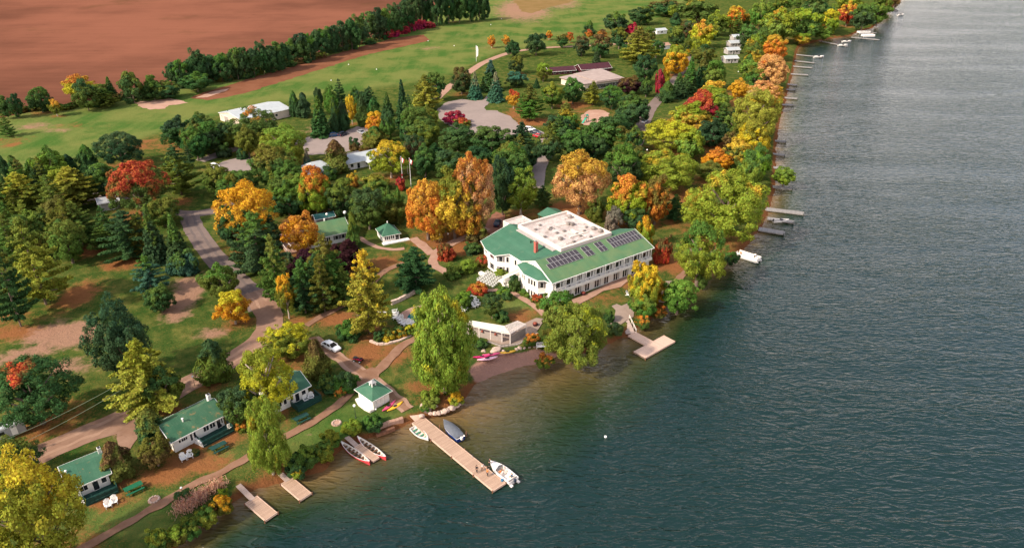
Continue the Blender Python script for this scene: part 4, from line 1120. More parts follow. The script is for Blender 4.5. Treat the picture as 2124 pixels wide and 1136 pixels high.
road('lane', [(905, 205), (925, 186), (958, 162), (1000, 132), (1050, 112), (1090, 104), (1140, 99), (1190, 97), (1260, 93), (1330, 88)], 4.5, 'path_brick')
road('road', [(1440, 110), (1412, 150), (1385, 185), (1364, 208), (1346, 232), (1332, 262), (1322, 290), (1305, 320)], (4.5, 6), 'asphalt_mauve')
sheet('playground_sand', [(1205, 240), (1222, 229), (1248, 228), (1264, 236), (1258, 252), (1232, 262), (1208, 260)], 'sand_pink', jit=.5)
sheet('plaza', [(1004, 478), (1012, 452), (1030, 440), (1048, 444), (1042, 470), (1020, 488)], 'plaza_brown', jit=.4)
road('path', [(1012, 474), (985, 486), (962, 494), (930, 508), (905, 522), (884, 526)], 2.6, 'path_brick')
road('path', [(856, 494), (874, 508), (892, 524)], 2.6, 'path_brick')
road('path', [(908, 524), (898, 540), (902, 552), (922, 562), (940, 578)], 2.4, 'path_brick')
road('path', [(744, 492), (762, 504), (788, 514), (815, 518), (838, 516)], 1.5, 'path_brick')
road('path', [(838, 546), (812, 556), (794, 566), (770, 590), (738, 622), (700, 640), (665, 658), (634, 676)], 1.7, 'path_dirt')
road('path', [(1004, 603), (1030, 603), (1058, 606), (1082, 618), (1106, 634), (1130, 654)], 1.5, 'path_brick')
road('path', [(648, 700), (672, 722), (706, 744), (740, 768), (766, 784), (790, 804), (818, 826), (846, 850)], (2.6, 2.8), 'path_dirt', tracks='track_soil')
road('path', [(764, 786), (790, 764), (812, 740), (836, 716), (862, 704), (880, 690)], 2.2, 'path_dirt')
sheet('path_crossing', [(748, 770), (772, 762), (790, 770), (782, 792), (760, 800), (742, 800), (752, 786)], 'path_dirt')
road('path', [(750, 794), (720, 822), (690, 848), (650, 874), (610, 896), (575, 914), (540, 932), (500, 956), (450, 984), (400, 1006), (340, 1042), (270, 1082), (210, 1116), (150, 1150)], (1.7, 1.6), 'path_dirt')
sheet('terrace', [(1186, 622), (1214, 612), (1262, 588), (1316, 562), (1330, 566), (1306, 580), (1288, 596), (1252, 604), (1214, 626), (1192, 636)], 'path_brick', jit=.1)
sheet('lake_terrace', [(1358, 626), (1364, 610), (1380, 584), (1404, 582), (1396, 604), (1380, 620)], 'plaza_paving', jit=.05)
road('path', [(1398, 590), (1420, 566), (1436, 546), (1446, 528)], 1.8, 'path_dirt')
sheet('brick_patio', [(1012, 706), (1000, 688), (966, 676), (1040, 690), (1085, 672), (1112, 660), (1130, 662), (1114, 688), (1074, 712), (1040, 716)], 'plaza_paving', jit=.05)
# ------------------------------------------------------------------ buildings
def hol(p, q, t, off=.0):
    p = Vector(p); q = Vector(q); d = (q-p).normalized(); n = Vector((d.y, -d.x)); return p.lerp(q, t)+n*off, d, n
def window(root, p, q, t, w, h, z, shutters=False, name='window', glass='dark_glass', frame='white_paint', panes=1, sh='shutter_grey', zb=LAND):
    """a window in the wall running p to q (outside on the q-p right hand side); glass and frame, maybe shutters"""
    c, d, n = hol(p, q, t)
    M = Matrix(((d.x, n.x, 0, c.x), (d.y, n.y, 0, c.y), (0, 0, 1, z), (0, 0, 0, 1)))
    win = MB().box(-w/2, w/2, -.05, .03, 0, h, M=M).build(name, glass, root)
    f = MB(); e = .07
    f.box(-w/2-e, w/2+e, -.06, .075, h, h+e, M=M); f.box(-w/2-e, w/2+e, -.06, .09, -e, 0, M=M)
    f.box(-w/2-e, -w/2, -.06, .07, 0, h, M=M); f.box(w/2, w/2+e, -.06, .07, 0, h, M=M)
    for i in range(1, panes): x = -w/2+w*i/panes; f.box(x-.03, x+.03, -.04, .06, 0, h, M=M)
    f.build('frame', frame, win)
    if shutters:
        for s in (-1, 1):
            x = s*(w/2+.3); MB().box(x-.2, x+.2, -.04, .06, -.03, h+.03, M=M).build('shutter', sh, win)
    return win
def loc2(root):
    x, y, _ = root.location; a = root.rotation_euler[2]; c, s = math.cos(a), math.sin(a)
    return lambda p: ((p[0]-x)*c+(p[1]-y)*s, -(p[0]-x)*s+(p[1]-y)*c)

# ---- the hotel
o0 = at(1145.6, 587.5, 7.2)
HOT = empty('hotel_building', (o0.x, o0.y, LAND), R(35.6), 'long white two storey hotel with green roofs, solar panels and a flat service roof', 'hotel')
HL = loc2(HOT)
bay1 = [(.72, .6), (.1, 2.6), (-1.4, 3.5), (-1.95, 7.6), (-.5, 12.0), (.72, 12.4)]
bay2 = [(1.25, 12.6), (1.25, 18.0), (-1.35, 20.8), (-1.1, 25), (.1, 28.6), (8.6, 28.6), (8.6, 12.6)]
w = MB()
w.box(.72, 32.2, .6, 12.2, -.1, 5.95)
w.prism(list(reversed(bay1)), -.1, 5.92); w.prism(list(reversed(bay2)), -.1, 5.6)
w.add([(.66, 0.2, 5.95), (.66, 12.6, 5.95), (.66, 7.3, 8.5), (.9, .2, 5.95), (.9, 12.6, 5.95), (.9, 7.3, 8.5)], [(0, 2, 1), (3, 4, 5), (0, 1, 4, 3), (1, 2, 5, 4), (2, 0, 3, 5)])
w.add([(32.1, .5, 5.95), (32.1, 12.2, 5.95), (32.1, 7.3, 8.45), (32.3, .5, 5.95), (32.3, 12.2, 5.95), (32.3, 7.3, 8.45)], [(0, 2, 1), (3, 4, 5), (0, 1, 4, 3), (1, 2, 5, 4), (2, 0, 3, 5)])
w.build('wall', 'white_siding', HOT)
def lz(u): return 6.0+u*.275
r = MB(); r.slab([(-.15, -.05, 6.0), (32.9, -.05, 6.0), (32.9, 7.3, 8.62), (.55, 7.3, 8.62)], .16)
r.build('roof', 'green_roof_pale', HOT)
r = MB(); r.slab([(26, 7.32, 8.61), (32.9, 7.32, 8.61), (32.9, 12.8, 6.65), (26, 12.8, 6.65)], .16)
r.build('roof', 'green_roof', HOT); r = MB()
r.slab([(.6, 7.32, 8.61), (8.75, 7.32, 8.61), (8.75, 8.3, 8.38), (.6, 12.9, 6.3)], .14)
P2 = [(.75, 12.6), (.75, 18.0), (-2.0, 20.7), (-1.75, 25), (-.4, 29.2), (8.75, 29.2), (8.75, 8.1), (5, 10.2)]
r.slab([(u, v, lz(u)) for u, v in P2], .16)
r.slab([(8.7, 25.4, lz(8.7)), (8.7, 29.2, lz(8.7)), (12.5, 29.2, 7.2), (12.5, 25.4, 7.2)], .14)
r.build('roof', 'green_roof', HOT)
E1 = [(-1, 12.5), (-2.5, 7.7), (-1.95, 3.2), (-.5, 2.2), (-.1, -.02)]; T1 = [(.66, 11.6, 6.75), (.66, 7.9, 7.15), (.66, 4.6, 7.0), (.66, 2.6, 6.55), (.3, .05, 6.1)]
r = MB()
for i in range(4): r.slab([(*E1[i], 6.0), (*E1[i+1], 6.0), T1[i+1], T1[i]], .12)
r.build('roof', 'green_roof', HOT)
f = MB()   # white fascia boards and rakes, outside the roof edges
def board(pts, r_=.09):
    for a, b in zip(pts[:-1], pts[1:]): f.tube([a, b], r_, 4)
board([(-.2, -.12, 5.9), (32.95, -.12, 5.9)]); board([(32.97, -.1, 5.92), (32.97, 7.3, 8.52), (32.97, 12.8, 6.55)]); board([(-.2, -.1, 5.98), (.5, 7.3, 8.56), (.45, 12.9, 6.25)], .12)
board([(u-.08, v, lz(u)-.1) for u, v in P2[:5]]+[(8.75, 29.3, lz(8.75)-.1)]); board([(u-.08, v-.03, 5.9) for u, v in E1])
f.build('fascia', 'white_paint', HOT)
# flat service roof behind a parapet
u0, u1, v0, v1, zt, zr = 8.75, 25.3, 7.75, 25.6, 9.4, 8.75
p = MB()
for (a, b, c, d) in ((u0, u1, v0, v0+.55), (u0, u1, v1-.55, v1), (u0, u0+.55, v0+.55, v1-.55), (u1-.55, u1, v0+.55, v1-.55)): p.box(a, b, c, d, 0, zt)
p.box(u0+.55, u1-.55, v0+.55, v1-.55, 0, zr-.1)
p.box(10.2, 16.2, 25.6, 33.8, 0, 6.9); p.box(10.0, 16.4, 33.8, 34.1, 0, 7.25); p.box(10.0, 10.25, 25.6, 33.8, 0, 7.25); p.box(16.2, 16.45, 25.6, 33.8, 0, 7.25)
p.build('parapet', 'parapet_white', HOT, bevel=.03)
MB().box(u0+.56, u1-.56, v0+.56, v1-.56, zr-.1, zr).box(10.26, 16.19, 25.61, 33.79, 6.9, 6.96).build('flat_roof', 'flat_roof_gravel', HOT)
q = MB(); q.box(u0-1.1, u0-.01, 9.5, 24.8, 8.25, 8.5); q.build('gutter_ledge', 'grey_wall', HOT)
for i, (px, py, kind) in enumerate([(1182, 450, 't'), (1180, 464, 'f'), (1187, 465, 'f'), (1143, 474, 'd'), (1163, 495, 'f'), (1231, 474, 't'), (1245, 479, 't'), (1204, 488, 'b'), (1111, 475, 'b'), (1120, 466, 'b'), (1130, 490, 'b'), (1216, 470, 'b'), (1197, 484, 'b'), (1225, 490, 'b'), (1155, 482, 'b'), (1170, 478, 'b'), (1190, 500, 'b'), (1212, 478, 'b')]):
    u, v = HL(at(px, py, LAND+zr+.3)); u = min(max(u, 10), 24); v = min(max(v, 9), 24.6); m_ = MB()
    if kind == 't': m_.lathe([(.6, 0), (.62, .7), (.5, .85), (.2, .9)], 14, c=(u, v, zr))
    elif kind == 'f': m_.box(u-.5, u+.5, v-.5, v+.5, zr, zr+.7); m_.lathe([(.42, 0), (.42, .12), (.3, .14)], 12, c=(u, v, zr+.7))
    elif kind == 'd': m_.tube([(u-.8, v-.3, zr+.3), (u-.2, v+.3, zr+.5), (u+.5, v+.3, zr+.5), (u+.9, v-.3, zr+.2)], .26, 8)
    else: m_.box(u-.35, u+.35, v-.25, v+.25, zr, zr+.45); m_.box(u-.2, u+.2, v-.35, v-.25, zr, zr+.25)
    m_.build('roof_unit', 'hvac_grey', HOT)
m_ = MB(); m_.tube([(12, 10, zr+.12), (19, 10.4, zr+.12), (19.2, 16, zr+.12)], .09, 6); m_.tube([(14, 20, zr+.12), (22, 19, zr+.12)], .08, 6); m_.box(15.2, 21.5, 12.2, 12.6, zr, zr+.3); m_.box(18.4, 18.9, 12.6, 15.8, zr, zr+.3)
m_.build('roof_pipe', 'parapet_white', HOT)
u, v = HL(at(1111.5, 524, 8.4)); zc = lz(u)
ch = MB().box(u-.38, u+.38, v-.38, v+.38, zc-.4, zc+2.5).box(u-.45, u+.45, v-.45, v+.45, zc+2.5, zc+2.68).build('chimney', 'brick_red', HOT)
MB().lathe([(.2, 0), (.2, .3)], 10, c=(u, v, zc+2.68)).build('flue', 'shutter_grey', ch)
u, v = HL(at(1101, 507, 8.6)); MB().lathe([(.16, -.2), (.16, .5), (.24, .52), (.05, .62)], 10, c=(u, v, lz(u))).build('roof_vent', 'black_metal', HOT)
# solar panels on the lake slope
sl = math.atan2(2.62, 7.35); cs, sn = math.cos(sl), math.sin(sl)
def solar(u, t, wd):
    Mx = Matrix(((1, 0, 0, u), (0, cs, -sn, -.05+t*cs), (0, sn, cs, 6.0+t*sn+.10), (0, 0, 0, 1)))
    o = MB().box(.04, wd-.04, .04, 1.6, 0, .05, M=Mx).build('solar_panel', 'solar_cells', HOT)
    g_ = MB(); g_.box(0, wd, 0, .04, -.06, .06, M=Mx).box(0, wd, 1.6, 1.64, -.06, .06, M=Mx).box(0, .04, .04, 1.6, -.06, .06, M=Mx).box(wd-.04, wd, .04, 1.6, -.06, .06, M=Mx)
    g_.build('frame', 'solar_frame', o)
for row in (0, 1):
    t = 3.95+row*1.72
    for i in range(9 if row == 0 else 8): solar(2.2+(i+row)*1.16, t, 1.1)
    for i in range(2): solar(14.0+i*1.16, t, 1.1); solar(18.3+i*1.16, t, 1.1)
    for i in range(10): solar(22.4+i*1.0, t, .95)
# windows: lake side, ten guest rooms on each floor
for i in range(10):
    c = 2.3+i*3.1; T = lambda x: (x-.72)/(32.2-.72)
    A, B_ = (.72, .6), (32.2, .6)
    if i in (2, 7):
        for k in range(4): window(HOT, A, B_, T(c-.75+k*.5), .3, 1.4, 3.9)
    else:
        window(HOT, A, B_, T(c-.3), 1.6, 1.3, 3.85); window(HOT, A, B_, T(c+1.05), .42, 1.45, 3.8)
    for k in (-.66, .1): window(HOT, A, B_, T(c+k), .6, 2.15, .3, name='door')
    if i not in (3, 5): window(HOT, A, B_, T(c+.8), .3, 2.15, .3, name='door', glass='shutter_grey')
bal = MB(); bal.box(.75, 32.2, -.32, .59, 2.78, 2.9)
bal.box(.75, 32.2, -.36, -.26, 2.9, 3.55); bal.box(.75, .85, -.26, .59, 2.9, 3.55); bal.box(32.1, 32.2, -.26, .59, 2.9, 3.55)
for i in range(11): x = .78+i*3.1; bal.box(x, x+.16, -.24, -.1, 2.9, 5.85)
bal.build('balcony', 'white_paint', HOT)
for i in range(10): c = 2.3+i*3.1; MB().lathe([(.22, .68), (.22, .72), (.03, .66), (.03, 0)], 10, c=(c, .15, 2.9)).build('balcony_table', 'hvac_grey' if i != 1 else 'maroon_roof', HOT)
# garden side bays
def bw(pl, i, t, w_, h_, z, **k): window(HOT, pl[i+1], pl[i], t, w_, h_, z, **k)
for z, h_ in ((3.7, 1.4), (.7, 1.5)):
    for t in (.28, .5, .72): bw(bay1, 2, t, .55, h_, z)
    bw(bay1, 1, .5, .8, h_, z, shutters=True); bw(bay1, 3, .55, .6, h_, z); bw(bay1, 3, .8, .6, h_, z)
    bw(bay2, 2, .5, 1.1, h_, z, shutters=True, glass='maroon_roof' if z > 3 else 'dark_glass'); bw(bay2, 3, .5, .8, h_, z, shutters=True); bw(bay2, 1, .3, .9, h_, z, shutters=True); bw(bay2, 1, .75, .6, h_, z)
    bw(bay2, 0, .35, .8, h_, z); bw(bay2, 0, .8, .5, h_, z)
window(HOT, (.66, 8.4), (.66, 6.2), .5, .5, .7, 7.25, glass='parapet_white')
# outside stair from the garden terrace to the upper floor
a = HL(at(1079, 563, 4.6)); b2 = HL(at(1044, 581, 2.9)); c2 = HL(at(1054, 601, 1.25))
st = MB()
def flight(p, zp, q_, zq, wd, n):
    d = Vector((q_[0]-p[0], q_[1]-p[1])).normalized(); nn = Vector((-d.y, d.x))*wd/2
    for i in range(n):
        s0, s1 = i/n, (i+1)/n; A = Vector(p).lerp(Vector(q_), s0); B = Vector(p).lerp(Vector(q_), s1); z = zp+(zq-zp)*(s0+s1)/2
        st.prism([A-nn, B-nn, B+nn, A+nn], z-.25, z)
    for s in (-1, 1):
        A = Vector(p)+nn*s; B = Vector(q_)+nn*s
        st.add([(A.x, A.y, zp-.3), (B.x, B.y, zq-.3), (B.x, B.y, zq+.85), (A.x, A.y, zp+.85), (A.x+.06, A.y+.06, zp-.3), (B.x+.06, B.y+.06, zq-.3), (B.x+.06, B.y+.06, zq+.85), (A.x+.06, A.y+.06, zp+.85)], [(0, 1, 2, 3), (7, 6, 5, 4), (3, 2, 6, 7), (0, 4, 5, 1)])
flight(a, 3.2, b2, 1.6, 1.5, 9); st.prism([(b2[0]-.9, b2[1]-.9), (b2[0]+.9, b2[1]-.9), (b2[0]+.9, b2[1]+.9), (b2[0]-.9, b2[1]+.9)], 1.35, 1.58); flight(b2, 1.5, c2, .05, 1.4, 8)
for x, y, z in ((a[0], a[1], 3.1), (b2[0]-.7, b2[1]-.7, 1.4), (b2[0]+.7, b2[1]+.7, 1.4)): st.box(x-.09, x+.09, y-.09, y+.09, -.1, z)
st.build('stair', 'cushion_white', HOT)
# small green porch roof at the back
pr = MB(); uu, vv = HL(at(1146, 444, 6.2)); pr.slab([(uu-3.4, vv-3.5, 5.0), (uu+.2, vv-3.5, 6.2), (uu+.2, vv+2.6, 6.2), (uu-3.4, vv+2.6, 5.0)], .15); pr.slab([(uu+.2, vv-3.5, 6.2), (uu+3.6, vv-3.5, 5.0), (uu+3.6, vv+2.6, 5.0), (uu+.2, vv+2.6, 6.2)], .15)
for x in (-3, 3.2):
    for y in (-3, 2.2): pr.box(uu+x-.12, uu+x+.12, vv+y-.12, vv+y+.12, 0, 5.0)
pr.build('porch_roof', 'green_roof', HOT)

# ---- gabled cottages
def gable(root, L, W, eave, ridge, rmat, wmat='white_siding', over=.5, th=.14, u0=0., ends=True):
    """walls and roof; u along the eaves, v across, outer eave line at v=0"""
    w = MB(); a, b, c, d = u0+over, u0+L-over, over, W-over; k = (ridge-eave)/(W/2); ze = eave+over*k-th
    w.box(a, b, c, d, -.1, ze)
    for x in (a, b-.15): w.add([(x, c, ze), (x, d, ze), (x, W/2, ridge-th-.02), (x+.15, c, ze), (x+.15, d, ze), (x+.15, W/2, ridge-th-.02)], [(0, 2, 1), (3, 4, 5), (0, 1, 4, 3), (1, 2, 5, 4), (2, 0, 3, 5)])
    w.build('wall', wmat, root)
    r = MB(); r.slab([(u0, 0, eave), (u0+L, 0, eave), (u0+L, W/2, ridge), (u0, W/2, ridge)], th); r.slab([(u0, W/2, ridge), (u0+L, W/2, ridge), (u0+L, W, eave), (u0, W, eave)], th)
    ro = r.build('roof', rmat, root)
    f = MB(); zt = .06
    f.box(u0-.04, u0+L+.04, -.06, 0, eave-th-.05, eave-.01); f.box(u0-.04, u0+L+.04, W, W+.06, eave-th-.05, eave-.01)
    for x in (u0-.05, u0+L+.05):
        f.tube([(x, -.03, eave-.09), (x, W/2, ridge-.09), (x, W+.03, eave-.09)], .07, 4)
    f.build('fascia', 'white_paint', root); return ro
def porch(root, u0, u1, d, z=.35, rail=True):
    p = MB(); p.box(u0, u1, -d, .59, -.05, z); pp = p.build('porch', 'porch_green', root)
    if rail:
        g_ = MB()
        n = max(2, int((u1-u0)/.9))
        for i in range(n+1): x = u0+(u1-u0)*i/n; g_.box(x-.05, x+.05, -d, -d+.1, z, z+.95)
        g_.box(u0, u1, -d, -d+.09, z+.95, z+1.03); g_.box(u0, u1, -d+.02, -d+.06, z+.12, z+.8)
        for x in (u0, u1): g_.box(x-.045, x+.045, -d+.1, .5, z+.95, z+1.03); g_.box(x-.02, x+.02, -d+.1, .5, z+.1, z+.8)
        g_.build('railing', 'porch_green', pp)
    return pp
o = at(354.2, 918.3, 3.9); C1 = empty('cottage', (o.x, o.y, LAND), R(48.5), 'long lakeside cottage with leaf strewn green roof, green porch and white end chimney', 'cottage')
ro = gable(C1, 10.2, 7.2, 2.7, 4.5, 'green_roof_mossy')
L1 = loc2(C1)
chm = MB().box(9.1, 9.7, 3.6, 4.3, 3.6, 5.6).build('chimney', 'white_paint', C1); MB().box(9.2, 9.6, 3.7, 4.2, 5.6, 5.72).build('flue', 'black_metal', chm)
MB().lathe([(.14, 3.7), (.14, 4.5), (.22, 4.52), (.06, 4.62)], 10, c=(3.6, 2.4, 0)).build('roof_vent', 'white_paint', C1)
A, B = (.5, .5), (9.7, .5)
for t in (.12, .17, .21, .25): window(C1, A, B, t, .3, .55, 1.5)
for t in (.34, .41): window(C1, A, B, t, .38, 1.5, .7)
for t in (.64, .77): window(C1, A, B, t, .95, 1.1, 1.15, panes=2)
window(C1, A, B, .9, .8, 1.95, .4, name='door')
window(C1, A, B, .955, .35, 1.2, 1.1)
window(C1, (.5, 6.7), (.5, .5), .5, .8, 1.0, 1.2)
porch(C1, 4.4, 10.1, 2.0)
s_ = MB(); s_.prism([(4.3, -1.9), (5.0, -1.9), (4.5, .4), (3.8, .4)], .05, .5); s_.box(4.05, 4.35, -1.7, .4, .5, 1.0); s_.build('step', 'white_paint', C1)
cc = MB(); cc.box(9.4, 10.0, -1.6, -1.1, .36, .8).box(9.45, 9.95, -1.1, -1.0, .8, 1.4); cc.build('porch_seat', 'cushion_white', C1)
o = at(146.5, 1015.8, 3.9); C2 = empty('cottage', (o.x, o.y, LAND), R(40), 'smallest lakeside cottage with clean teal green roof, half hidden by huge yellow maple', 'cottage')
gable(C2, 6.3, 7.2, 2.7, 4.3, 'green_roof_teal', u0=-.4)
chm = MB().box(5.35, 5.85, 4.3, 5.0, 3.2, 5.0).build('chimney', 'white_paint', C2); MB().box(5.42, 5.78, 4.4, 4.9, 5.0, 5.1).build('flue', 'black_metal', chm)
MB().lathe([(.13, 3.5), (.13, 4.4), (.2, 4.42), (.06, 4.52)], 10, c=(.3, 3.0, 0)).build('roof_vent', 'white_paint', C2)
A, B = (.1, .5), (5.4, .5)
window(C2, A, B, .3, 1.1, 1.0, 1.2, panes=2); window(C2, A, B, .62, .8, 1.9, .4, name='door'); window(C2, A, B, .86, .7, 1.0, 1.2)
porch(C2, 1.2, 5.9, 2.0)
cc = MB(); cc.prism([(.6, -1.4), (1.1, -1.4), (1.1, .3), (.6, .3)], .05, .4); cc.build('step', 'white_paint', C2)
o = at(566, 838, 3.9); C3 = empty('cottage', (o.x, o.y, LAND), R(46), 'lakeside cottage hidden behind a bright yellow tree, dark porch on one end', 'cottage')
gable(C3, 8.0, 7.0, 2.7, 4.4, 'green_roof_teal')
A, B = (.5, .5), (7.5, .5)
for t in (.15, .3, .5): window(C3, A, B, t, .6, 1.1, 1.1)
window(C3, A, B, .66, .8, 1.9, .4, name='door'); window(C3, A, B, .86, .8, 1.0, 1.2)
window(C3, (7.5, .5), (7.5, 6.5), .5, 1.2, 1.2, 1.1, panes=2)
porch(C3, 3.6, 8.6, 2.2)
MB().lathe([(.13, 3.6), (.13, 4.7), (.2, 4.72), (.06, 4.82)], 10, c=(2, 2.8, 0)).build('roof_vent', 'white_paint', C3)
# ---- boathouse with pyramid roof and cupola
o = at(771.8, 832.9, 3.6); BH = empty('boathouse', (o.x, o.y, LAND), R(46.5), 'small white boathouse with green pyramid roof and white cupola at the main dock', 'boathouse')
def pyramid(root, L, W, eave, apex, rmat, over=.5, wmat='white_siding', cut=0.):
    MB().box(over, L-over, over, W-over, -.1, eave).build('wall', wmat, root)
    c = (L/2, W/2, apex); e = [(0, 0, eave), (L, 0, eave), (L, W, eave), (0, W, eave)]; r = MB()
    r.add(e+[c, (0, 0, eave-.12), (L, 0, eave-.12), (L, W, eave-.12), (0, W, eave-.12)], [(0, 1, 4), (1, 2, 4), (2, 3, 4), (3, 0, 4), (5, 8, 7, 6), (0, 5, 6, 1), (1, 6, 7, 2), (2, 7, 8, 3), (3, 8, 5, 0)])
    r.build('roof', rmat, root)
    f = MB(); zz = eave-.14
    f.box(-.03, L+.03, -.05, 0, zz, eave-.01).box(-.03, L+.03, W, W+.05, zz, eave-.01).box(-.05, 0, 0, W, zz, eave-.01).box(L, L+.05, 0, W, zz, eave-.01); f.build('fascia', 'white_paint', root)
pyramid(BH, 4.7, 5.6, 2.4, 3.75, 'green_roof')
cu = MB(); cx, cy = 2.35, 2.8
for s in (-1, 1):
    for t in (-1, 1): cu.box(cx+s*.36-.1, cx+s*.36+.1, cy+t*.36-.1, cy+t*.36+.1, 3.35, 4.25)
cup = cu.build('cupola', 'white_paint', BH)
MB().add([(cx-.6, cy-.6, 4.25), (cx+.6, cy-.6, 4.25), (cx+.6, cy+.6, 4.25), (cx-.6, cy+.6, 4.25), (cx, cy, 4.6)], [(0, 1, 4), (1, 2, 4), (2, 3, 4), (3, 0, 4), (3, 2, 1, 0)]).build('cupola_roof', 'grey_roof', cup)
MB().box(cx-.25, cx+.25, cy-.25, cy+.25, 3.3, 4.2).build('louvre', 'shutter_grey', cup)
A, B = (.5, .5), (4.2, .5)
for t in (.12, .3, .52, .72, .88): window(BH, A, B, t, .34, .4, 1.75, frame='white_paint')
for t in (.2, .45, .7): window(BH, A, B, t, .06, 1.5, .1, name='door_seam', glass='panel_grey', frame='white_siding')
d_ = MB(); d_.prism([(-.55, 0.2), (.48, .2), (.48, 5.3), (-.2, 5.4), (-.75, 3.6), (-.8, 1.6)], -.05, .35); d_.build('ramp_apron', 'pergola_white', BH)
# ---- little pyramid roofed guest cottage by the hotel lawn
o = at(793.0, 491.3, 3.3); GZ = empty('guest_cottage', (o.x, o.y, LAND), R(27), 'square white guest cottage with bright green pyramid roof and white deck', 'cottage')
pyramid(GZ, 5.4, 6.3, 2.1, 4.6, 'green_roof', over=.35)
A, B = (.35, .35), (5.05, .35)
for t in (.12, .24, .36, .5, .62): window(GZ, A, B, t, .38, 1.05, .8)
window(GZ, A, B, .84, 1.0, 1.75, .15, name='door'); window(GZ, (.35, 5.9), (.35, .35), .8, .7, 1.0, .9); window(GZ, (.35, 5.9), (.35, .35), .3, .7, 1.0, .9)
MB().lathe([(.12, 4.4), (.12, 4.95), (.2, 4.97), (.05, 5.1)], 8, c=(2.7, 3.15, 0)).build('finial', 'white_paint', GZ)
MB().box(-.2, 7.4, -1.2, .3, -.05, .3).build('deck', 'white_paint', GZ)
# ---- green roofed house with deck
o = at(673, 491.3, 4.0); GH = empty('house', (o.x, o.y, LAND), R(30), 'white house with olive green gable roof beside a narrow cedar', 'house')
gable(GH, 12.4, 10.2, 2.8, 5.2, 'green_roof_pale', u0=-4.8)
A, B = (-4.3, .5), (7.1, .5)
for t in (.45, .5): window(GH, A, B, t, .4, 1.4, .8)
for t in (.68, .84): window(GH, A, B, t, .8, 1.1, 1.1, shutters=True)
window(GH, (7.1, .5), (7.1, 9.7), .5, 1.0, 1.2, 1.1); window(GH, A, B, .3, 1.0, 1.2, 1.0)
MB().lathe([(.22, 4.6), (.22, 5.7)], 8, c=(2.0, 5.6, 0)).build('chimney', 'white_paint', GH)
MB().box(-10.5, -4.4, -.5, 8.8, -.05, .5).build('deck', 'sand_pink', GH)
dk = MB()
for i in range(8): dk.box(-10.5+i*.85, -10.4+i*.85, -.55, -.45, .5, 1.5)
dk.box(-10.5, -4.4, -.56, -.44, 1.5, 1.6); dk.tube([(-8.6, .3, 1.55), (-9.8, 8.6, 1.6)], .12, 6)
for i in range(8): dk.box(-10.55, -10.45, -.4+i*1.3, -.3+i*1.3, .5, 1.5)
dk.box(-10.56, -10.44, -.4, 8.8, 1.5, 1.6)
dk.build('deck_railing', 'pergola_white', GH)
for (u_, v_, m_) in [(-9.5, 7.4, 'pale_pink'), (-8.2, 7.9, 'cushion_white'), (-6.4, 8.2, 'cushion_white')]:
    x = GH.matrix_world
    a_ = R(30); X = o.x+u_*math.cos(a_)-v_*math.sin(a_); Y = o.y+u_*math.sin(a_)+v_*math.cos(a_)
    pu = empty('patio_umbrella', (X, Y, LAND+.5), 0, {'pale_pink': 'pink patio umbrella at the deck corner of the green roofed house', 'cushion_white': 'white patio umbrella on the deck of the green roofed house'}[m_], 'umbrella', 'patio umbrellas on the house deck')
    MB().tube([(0, 0, 0), (0, 0, 2.3)], .03, 6).build('pole', 'pole_white', pu)
    MB().lathe([(1.25, 1.9), (.7, 2.2), (.05, 2.45)], 8).build('canopy', m_, pu)
o = at(675, 452, 3.2); SHD = empty('shed', (o.x, o.y, LAND), R(28), 'small teal roofed shed behind the green roofed house', 'shed')
gable(SHD, 6, 4, 2, 2.9, 'teal_roof', u0=-3, wmat='grey_wall'); window(SHD, (-2.5, .5), (2.5, .5), .5, .9, 1.5, .1, name='door')
# ---- white lodge with hip roofed wing
o = at(716.7, 341.3, 3.7); WL = empty('lodge_building', (o.x, o.y, LAND), R(36), 'white lodge with pale metal roof and hip roofed wing near the staff car park', 'lodge')
gable(WL, 23, 9.0, 2.5, 4.4, 'white_metal_roof', u0=-1)
A, B = (-.5, .5), (21.5, .5)
for i, t in enumerate((.05, .14, .4, .48, .66, .8)): window(WL, A, B, t, 1.0, 1.2, .9)
window(WL, A, B, .25, 1.0, 1.9, .1, name='door')
pg = MB(); pg.slab([(7.2, -3.2, 2.4), (10.6, -3.2, 4.0), (10.6, 3.5, 4.0), (7.2, 3.5, 2.4)], .14); pg.slab([(10.6, -3.2, 4.0), (14.0, -3.2, 2.4), (14.0, 3.5, 2.4), (10.6, 3.5, 4.0)], .14); pg.build('porch_roof', 'white_metal_roof', WL)
w = MB(); w.add([(7.7, -2.7, 2.45), (13.5, -2.7, 2.45), (10.6, -2.7, 3.8), (7.7, -2.55, 2.45), (13.5, -2.55, 2.45), (10.6, -2.55, 3.8)], [(0, 1, 2), (5, 4, 3), (0, 3, 4, 1), (1, 4, 5, 2), (2, 5, 3, 0)])
for x in (7.8, 10.5, 13.3): w.box(x-.12, x+.12, -2.7, -2.46, 0, 2.4)
w.build('porch_gable', 'white_paint', WL)
MB().box(1.5, 9.5, 8.0, 9.9, 2.5, 3.1).build('solar_panel', 'solar_cells', WL)
r = MB(); e = [(-15, -2.4), (-4.2, -2.4), (-4.2, 7.2), (-15, 7.2)]; rp = [(-11.2, 2.4), (-8.0, 2.4)]
V = [(*p, 2.6) for p in e]+[(*p, 5.0) for p in rp]
r.add(V, [(0, 1, 5, 4), (1, 2, 5), (2, 3, 4, 5), (3, 0, 4), (3, 2, 1, 0)]); r.build('roof', 'white_metal_roof', WL)
MB().box(-14.5, -4.7, -1.9, 6.7, -.1, 2.6).box(-4.7, -.5, 1, 6, -.1, 2.5).build('wall', 'white_siding', WL)
